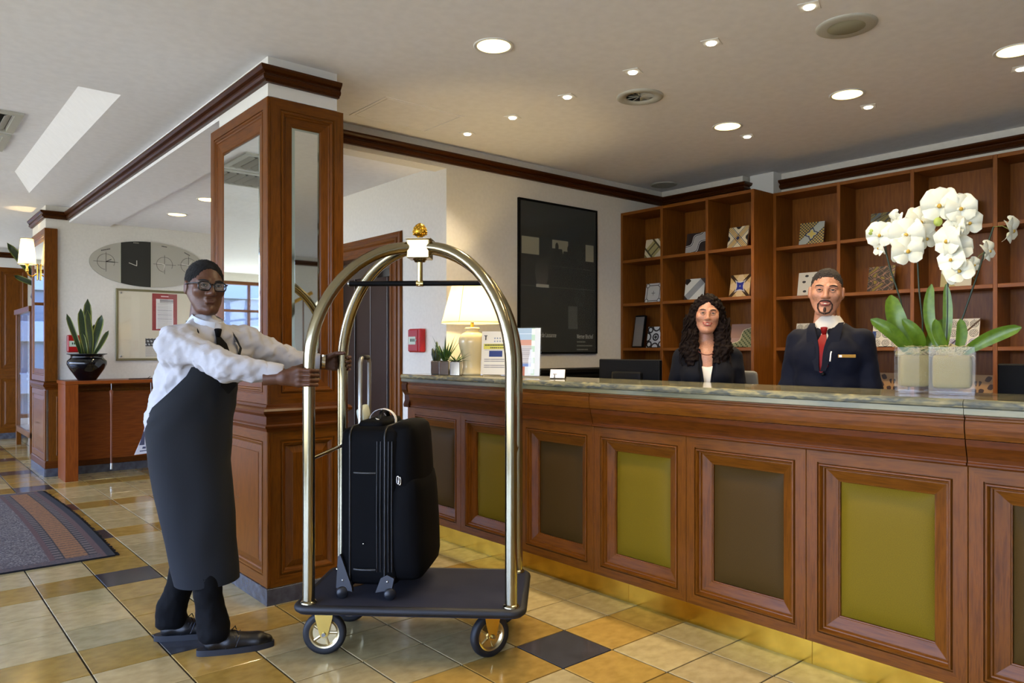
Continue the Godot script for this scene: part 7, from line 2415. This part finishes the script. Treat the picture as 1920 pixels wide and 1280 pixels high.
	frame_part(pr, "front_frame", 0.40, 1.60, [[0.0, -0.01], [0.0, 0.012], [0.06, 0.012], [0.07, 0.004], [0.10, 0.0], [0.12, 0.006], [0.199, 0.006]], M.wood_y, M.wood_x, Vector3(0.21, 1.82, 0.43))
	frame_part(pr, "front_frame", 0.40, 0.86, [[0.0, -0.01], [0.0, 0.012], [0.06, 0.012], [0.07, 0.004], [0.10, 0.0], [0.12, 0.006], [0.199, 0.006]], M.wood_y, M.wood_x, Vector3(0.21, 0.55, 0.43))
	part(pr, "plinth", box_mesh(Vector3(0.005, 0.0, 0.005), Vector3(0.415, 0.09, 0.45), 0.002), M.slate)
	part(pr, "capital", box_mesh(Vector3(0.02, 2.62, 0.02), Vector3(0.40, CEIL, 0.43)), M.white)
	part(pr, "crown", sweep_plan(PackedVector2Array([Vector2(0.40, 0.43), Vector2(0.02, 0.43), Vector2(0.02, 0.0)]), TRIM_PROF), M.trim_x)

func build_rug() -> void:
	var r := thing("runner_rug", "patterned brown and grey oriental rug with striped borders on the tile floor", "rug", Vector3(-0.1, 0.0005, -6.86))
	var wd := 2.54
	var ln := 2.92
	var fn := func(u: float, v: float) -> Color:
		# u across (x), v along
		var x := (1.0 - u) * wd * 0.5       # metres in from the fringe side
		var y := (1.0 - absf(v)) * ln * 0.5
		var w := fmod((v * ln * 0.5 + 50.0) * 14.0, 1.0)
		var grain := fmod(sin(u * 911.0 + v * 577.0) * 43758.5453, 1.0)
		var n := absf(grain)
		var c := Color(0.20, 0.17, 0.16).lerp(Color(0.27, 0.25, 0.24), n)
		if y < 0.10 and x > 0.07: c = Color(0.15, 0.14, 0.17).lerp(Color(0.24, 0.18, 0.15), n)
		elif x < 0.045: c = Color(0.035, 0.035, 0.06)
		elif x < 0.085: c = Color(0.22, 0.15, 0.14)
		elif x < 0.13 or (x > 0.28 and x < 0.325): c = Color(0.07, 0.06, 0.06) if w < 0.4 else Color(0.26, 0.22, 0.20)
		elif x < 0.14 or (x > 0.27 and x < 0.28): c = Color(0.05, 0.04, 0.04)
		elif x < 0.27: c = Color(0.36, 0.24, 0.12) if (w > 0.18 or n < 0.35) else Color(0.12, 0.09, 0.06)
		elif x < 0.36: c = Color(0.22, 0.14, 0.13)
		elif x > 0.72 and x < 0.78: c = Color(0.22, 0.13, 0.13)
		elif x > 0.80 and x < 0.85: c = Color(0.07, 0.06, 0.06) if w < 0.4 else Color(0.26, 0.23, 0.20)
		elif x > 0.86 and x < 0.98: c = Color(0.36, 0.24, 0.13) if w > 0.18 else Color(0.13, 0.09, 0.06)
		elif x > 0.99 and x < 1.04: c = Color(0.07, 0.06, 0.06) if w < 0.4 else Color(0.26, 0.23, 0.20)
		elif n > 0.86: c = Color(0.38, 0.36, 0.34)
		elif n < 0.12: c = Color(0.09, 0.08, 0.11)
		return c * (1.2 + 0.3 * n)
	var s := tool()
	s.set_smooth_group(1)
	var n := 24
	for i in n:
		for j in n:
			var q := []
			var t := []
			for k in [[0, 0], [1, 0], [1, 1], [0, 1]]:
				var a: float = float(i + k[0]) / n
				var b: float = float(j + k[1]) / n
				var wav := 0.035 * sin(b * PI) * a
				q.append(Vector3((a - 0.5) * wd + wav, 0.011, (0.5 - b) * ln + 0.0))
				t.append(Vector2(a, 1.0 - b))
			for k in [0, 2, 1, 0, 3, 2]:
				s.set_uv(t[k])
				s.add_vertex(q[k])
	var top := done(s)
	var m := print_mat(paint(fn, 384, 448), 0.95)
	var pile := part(r, "pile", top, m)
	var e := tool()
	for j in n:
		for sg in [0, 1]:
			var b0 := float(j) / n
			var b1 := float(j + 1) / n
			var x0: float = (sg - 0.5) * wd + 0.035 * sin(b0 * PI) * sg
			var x1: float = (sg - 0.5) * wd + 0.035 * sin(b1 * PI) * sg
			quad(e, Vector3(x0, 0, (0.5 - b0) * ln), Vector3(x1, 0, (0.5 - b1) * ln), Vector3(x1, 0.011, (0.5 - b1) * ln), Vector3(x0, 0.011, (0.5 - b0) * ln))
	for sg in [-0.5, 0.5]:
		quad(e, Vector3(-wd * 0.5, 0, sg * ln), Vector3(wd * 0.5, 0, sg * ln), Vector3(wd * 0.5, 0.011, sg * ln), Vector3(-wd * 0.5, 0.011, sg * ln))
	part(r, "binding", done(e), mat(Color(0.04, 0.035, 0.04), 0.95))
	var fr := tool()
	rng.seed = 5
	for k in 260:
		var b := (k + rng.randf()) / 260.0
		var x := 0.5 * wd + 0.035 * sin(b * PI)
		var z := (0.5 - b) * ln
		add_tube(fr, [Vector3(x - 0.005, 0.008, z), Vector3(x + rng.randf_range(0.012, 0.03), 0.003, z + rng.randf_range(-0.01, 0.01))], 0.003, 4)
	var fp := part(r, "fringe", done(fr), mat(Color(0.045, 0.045, 0.075), 0.95))
	fp.set_meta("kind", "stuff")

# ------------------------------------------------------------------ ceiling vents
func build_vents() -> void:
	var paint_m := mat(Color(0.70, 0.70, 0.66), 0.6)
	var v := thing("swirl_vent", "round white swirl air vent with radial blades in the ceiling", "vent", Vector3(3.552, CEIL, -2.968))
	part(v, "rim", lathe([[0.085, 0.0], [0.087, -0.006], [0.125, -0.012], [0.140, -0.008], [0.142, 0.0]], 40), paint_m)
	part(v, "duct", lathe([[0.087, 0.0], [0.087, 0.18], [0.0, 0.18]], 30), M.steel)
	for k in 10:
		var a := TAU * k / 10
		var s := tool()
		add_box(s, Vector3(0.012, -0.001, -0.002), Vector3(0.086, 0.001, 0.030))
		var b := part(v, "blade", done(s), paint_m)
		b.basis = Basis(Vector3.UP, a) * Basis(Vector3.RIGHT, -0.6)
	v = thing("ceiling_speaker", "round beige speaker cover in the ceiling above the counter", "speaker", Vector3(3.535, CEIL, -1.68))
	part(v, "rim", lathe([[0.085, -0.010], [0.125, -0.010], [0.137, -0.005], [0.138, 0.0]], 40), paint_m)
	part(v, "grille_disc", lathe([[0.0, -0.014], [0.070, -0.0135], [0.080, -0.009], [0.086, -0.009]], 40), mat(Color(0.60, 0.60, 0.52), 0.7))
	v = thing("smoke_vent", "small round vent in the ceiling corner over the shelves", "vent", Vector3(5.607, CEIL, -4.40))
	part(v, "rim", lathe([[0.06, -0.006], [0.11, -0.010], [0.125, -0.004], [0.126, 0.0]], 36), paint_m)
	part(v, "centre_disc", lathe([[0.0, -0.008], [0.05, -0.007], [0.062, -0.003]], 30), paint_m)
	# louvred grilles in the recess
	for e in [[-0.02, -6.62, "louvred air grille in the recessed ceiling panel nearer the beam corner"], [0.02, -7.30, "louvred air grille in the recessed ceiling panel toward the far windows"]]:
		var g := thing("air_grille", e[2], "vent", Vector3(0.47, CEIL + 0.1395, e[1]), 0, "louvred grilles in the ceiling recess")
		frame_part(g, "grille_frame", 0.62, 0.60, [[0.0, 0.0], [0.0, 0.015], [0.05, 0.018], [0.055, 0.004]], paint_m, paint_m, Vector3.ZERO, Vector3(90, 0, 0))
		var du := tool()
		for q in [[Vector3(-0.255, 0.001, -0.245), Vector3(-0.25, 0.32, 0.245)], [Vector3(0.25, 0.001, -0.245), Vector3(0.255, 0.32, 0.245)], [Vector3(-0.25, 0.001, -0.245), Vector3(0.25, 0.32, -0.24)], [Vector3(-0.25, 0.001, 0.24), Vector3(0.25, 0.32, 0.245)], [Vector3(-0.255, 0.32, -0.245), Vector3(0.255, 0.325, 0.245)]]: add_box(du, q[0], q[1])
		part(g, "duct", done(du), M.steel)
		for k in 6:
			part(g, "louvre", box_mesh(Vector3(-0.026, -0.003, -0.235), Vector3(0.026, 0.0, 0.235)), paint_m, Vector3(-0.22 + 0.088 * k, -0.012, 0), Vector3(0, 0, 28))

# what the mirrors and glossy surfaces see outside the frame
func build_surroundings() -> void:
	var b := thing("facing_building", "pale banded building outside the far lobby windows", "building", Vector3(-3.0, -0.5, -19.5))
	part(b, "facade", box_mesh(Vector3(-8, 0, -1.0), Vector3(9, 9, 0.0)), mat(Color(0.17, 0.21, 0.27), 0.5))
	for k in 7:
		part(b, "pale_band", box_mesh(Vector3(-8, 0.9 + 1.15 * k, 0.0), Vector3(9, 1.35 + 1.15 * k, 0.12), 0.01), mat(Color(0.33, 0.37, 0.42), 0.7))
	var h := thing("stair_handrail", "brass stair handrail by the wall behind the viewer", "handrail", Vector3(4.2, 0, 3.75))
	part(h, "rail", tube([Vector3(-1.6, 0.95, 0), Vector3(-1.2, 1.0, 0), Vector3(1.2, 2.3, 0)], 0.03, 12), M.brass)
	for k in 6:
		part(h, "baluster", tube([Vector3(-1.2 + 0.45 * k, 0.0, 0), Vector3(-1.2 + 0.45 * k, 1.0 + 0.244 * k, 0)], 0.012, 8), M.wood_y)

func _ready() -> void:
	rng.seed = 7
	setup_view()
	make_materials()
	build_floor()
	build_ceiling()
	build_walls()
	build_trim()
	build_pier()
	build_lift()
	build_counter()
	build_shelves()
	build_ceiling_lights()
	build_attendant()
	build_receptionists()
	build_trolley()
	build_suitcase()
	build_clock_wall()
	build_poster()
	build_table_lamp()
	build_small_pots()
	build_counter_things()
	build_orchids()
	build_display_tiles()
	build_vents()
	build_surroundings()
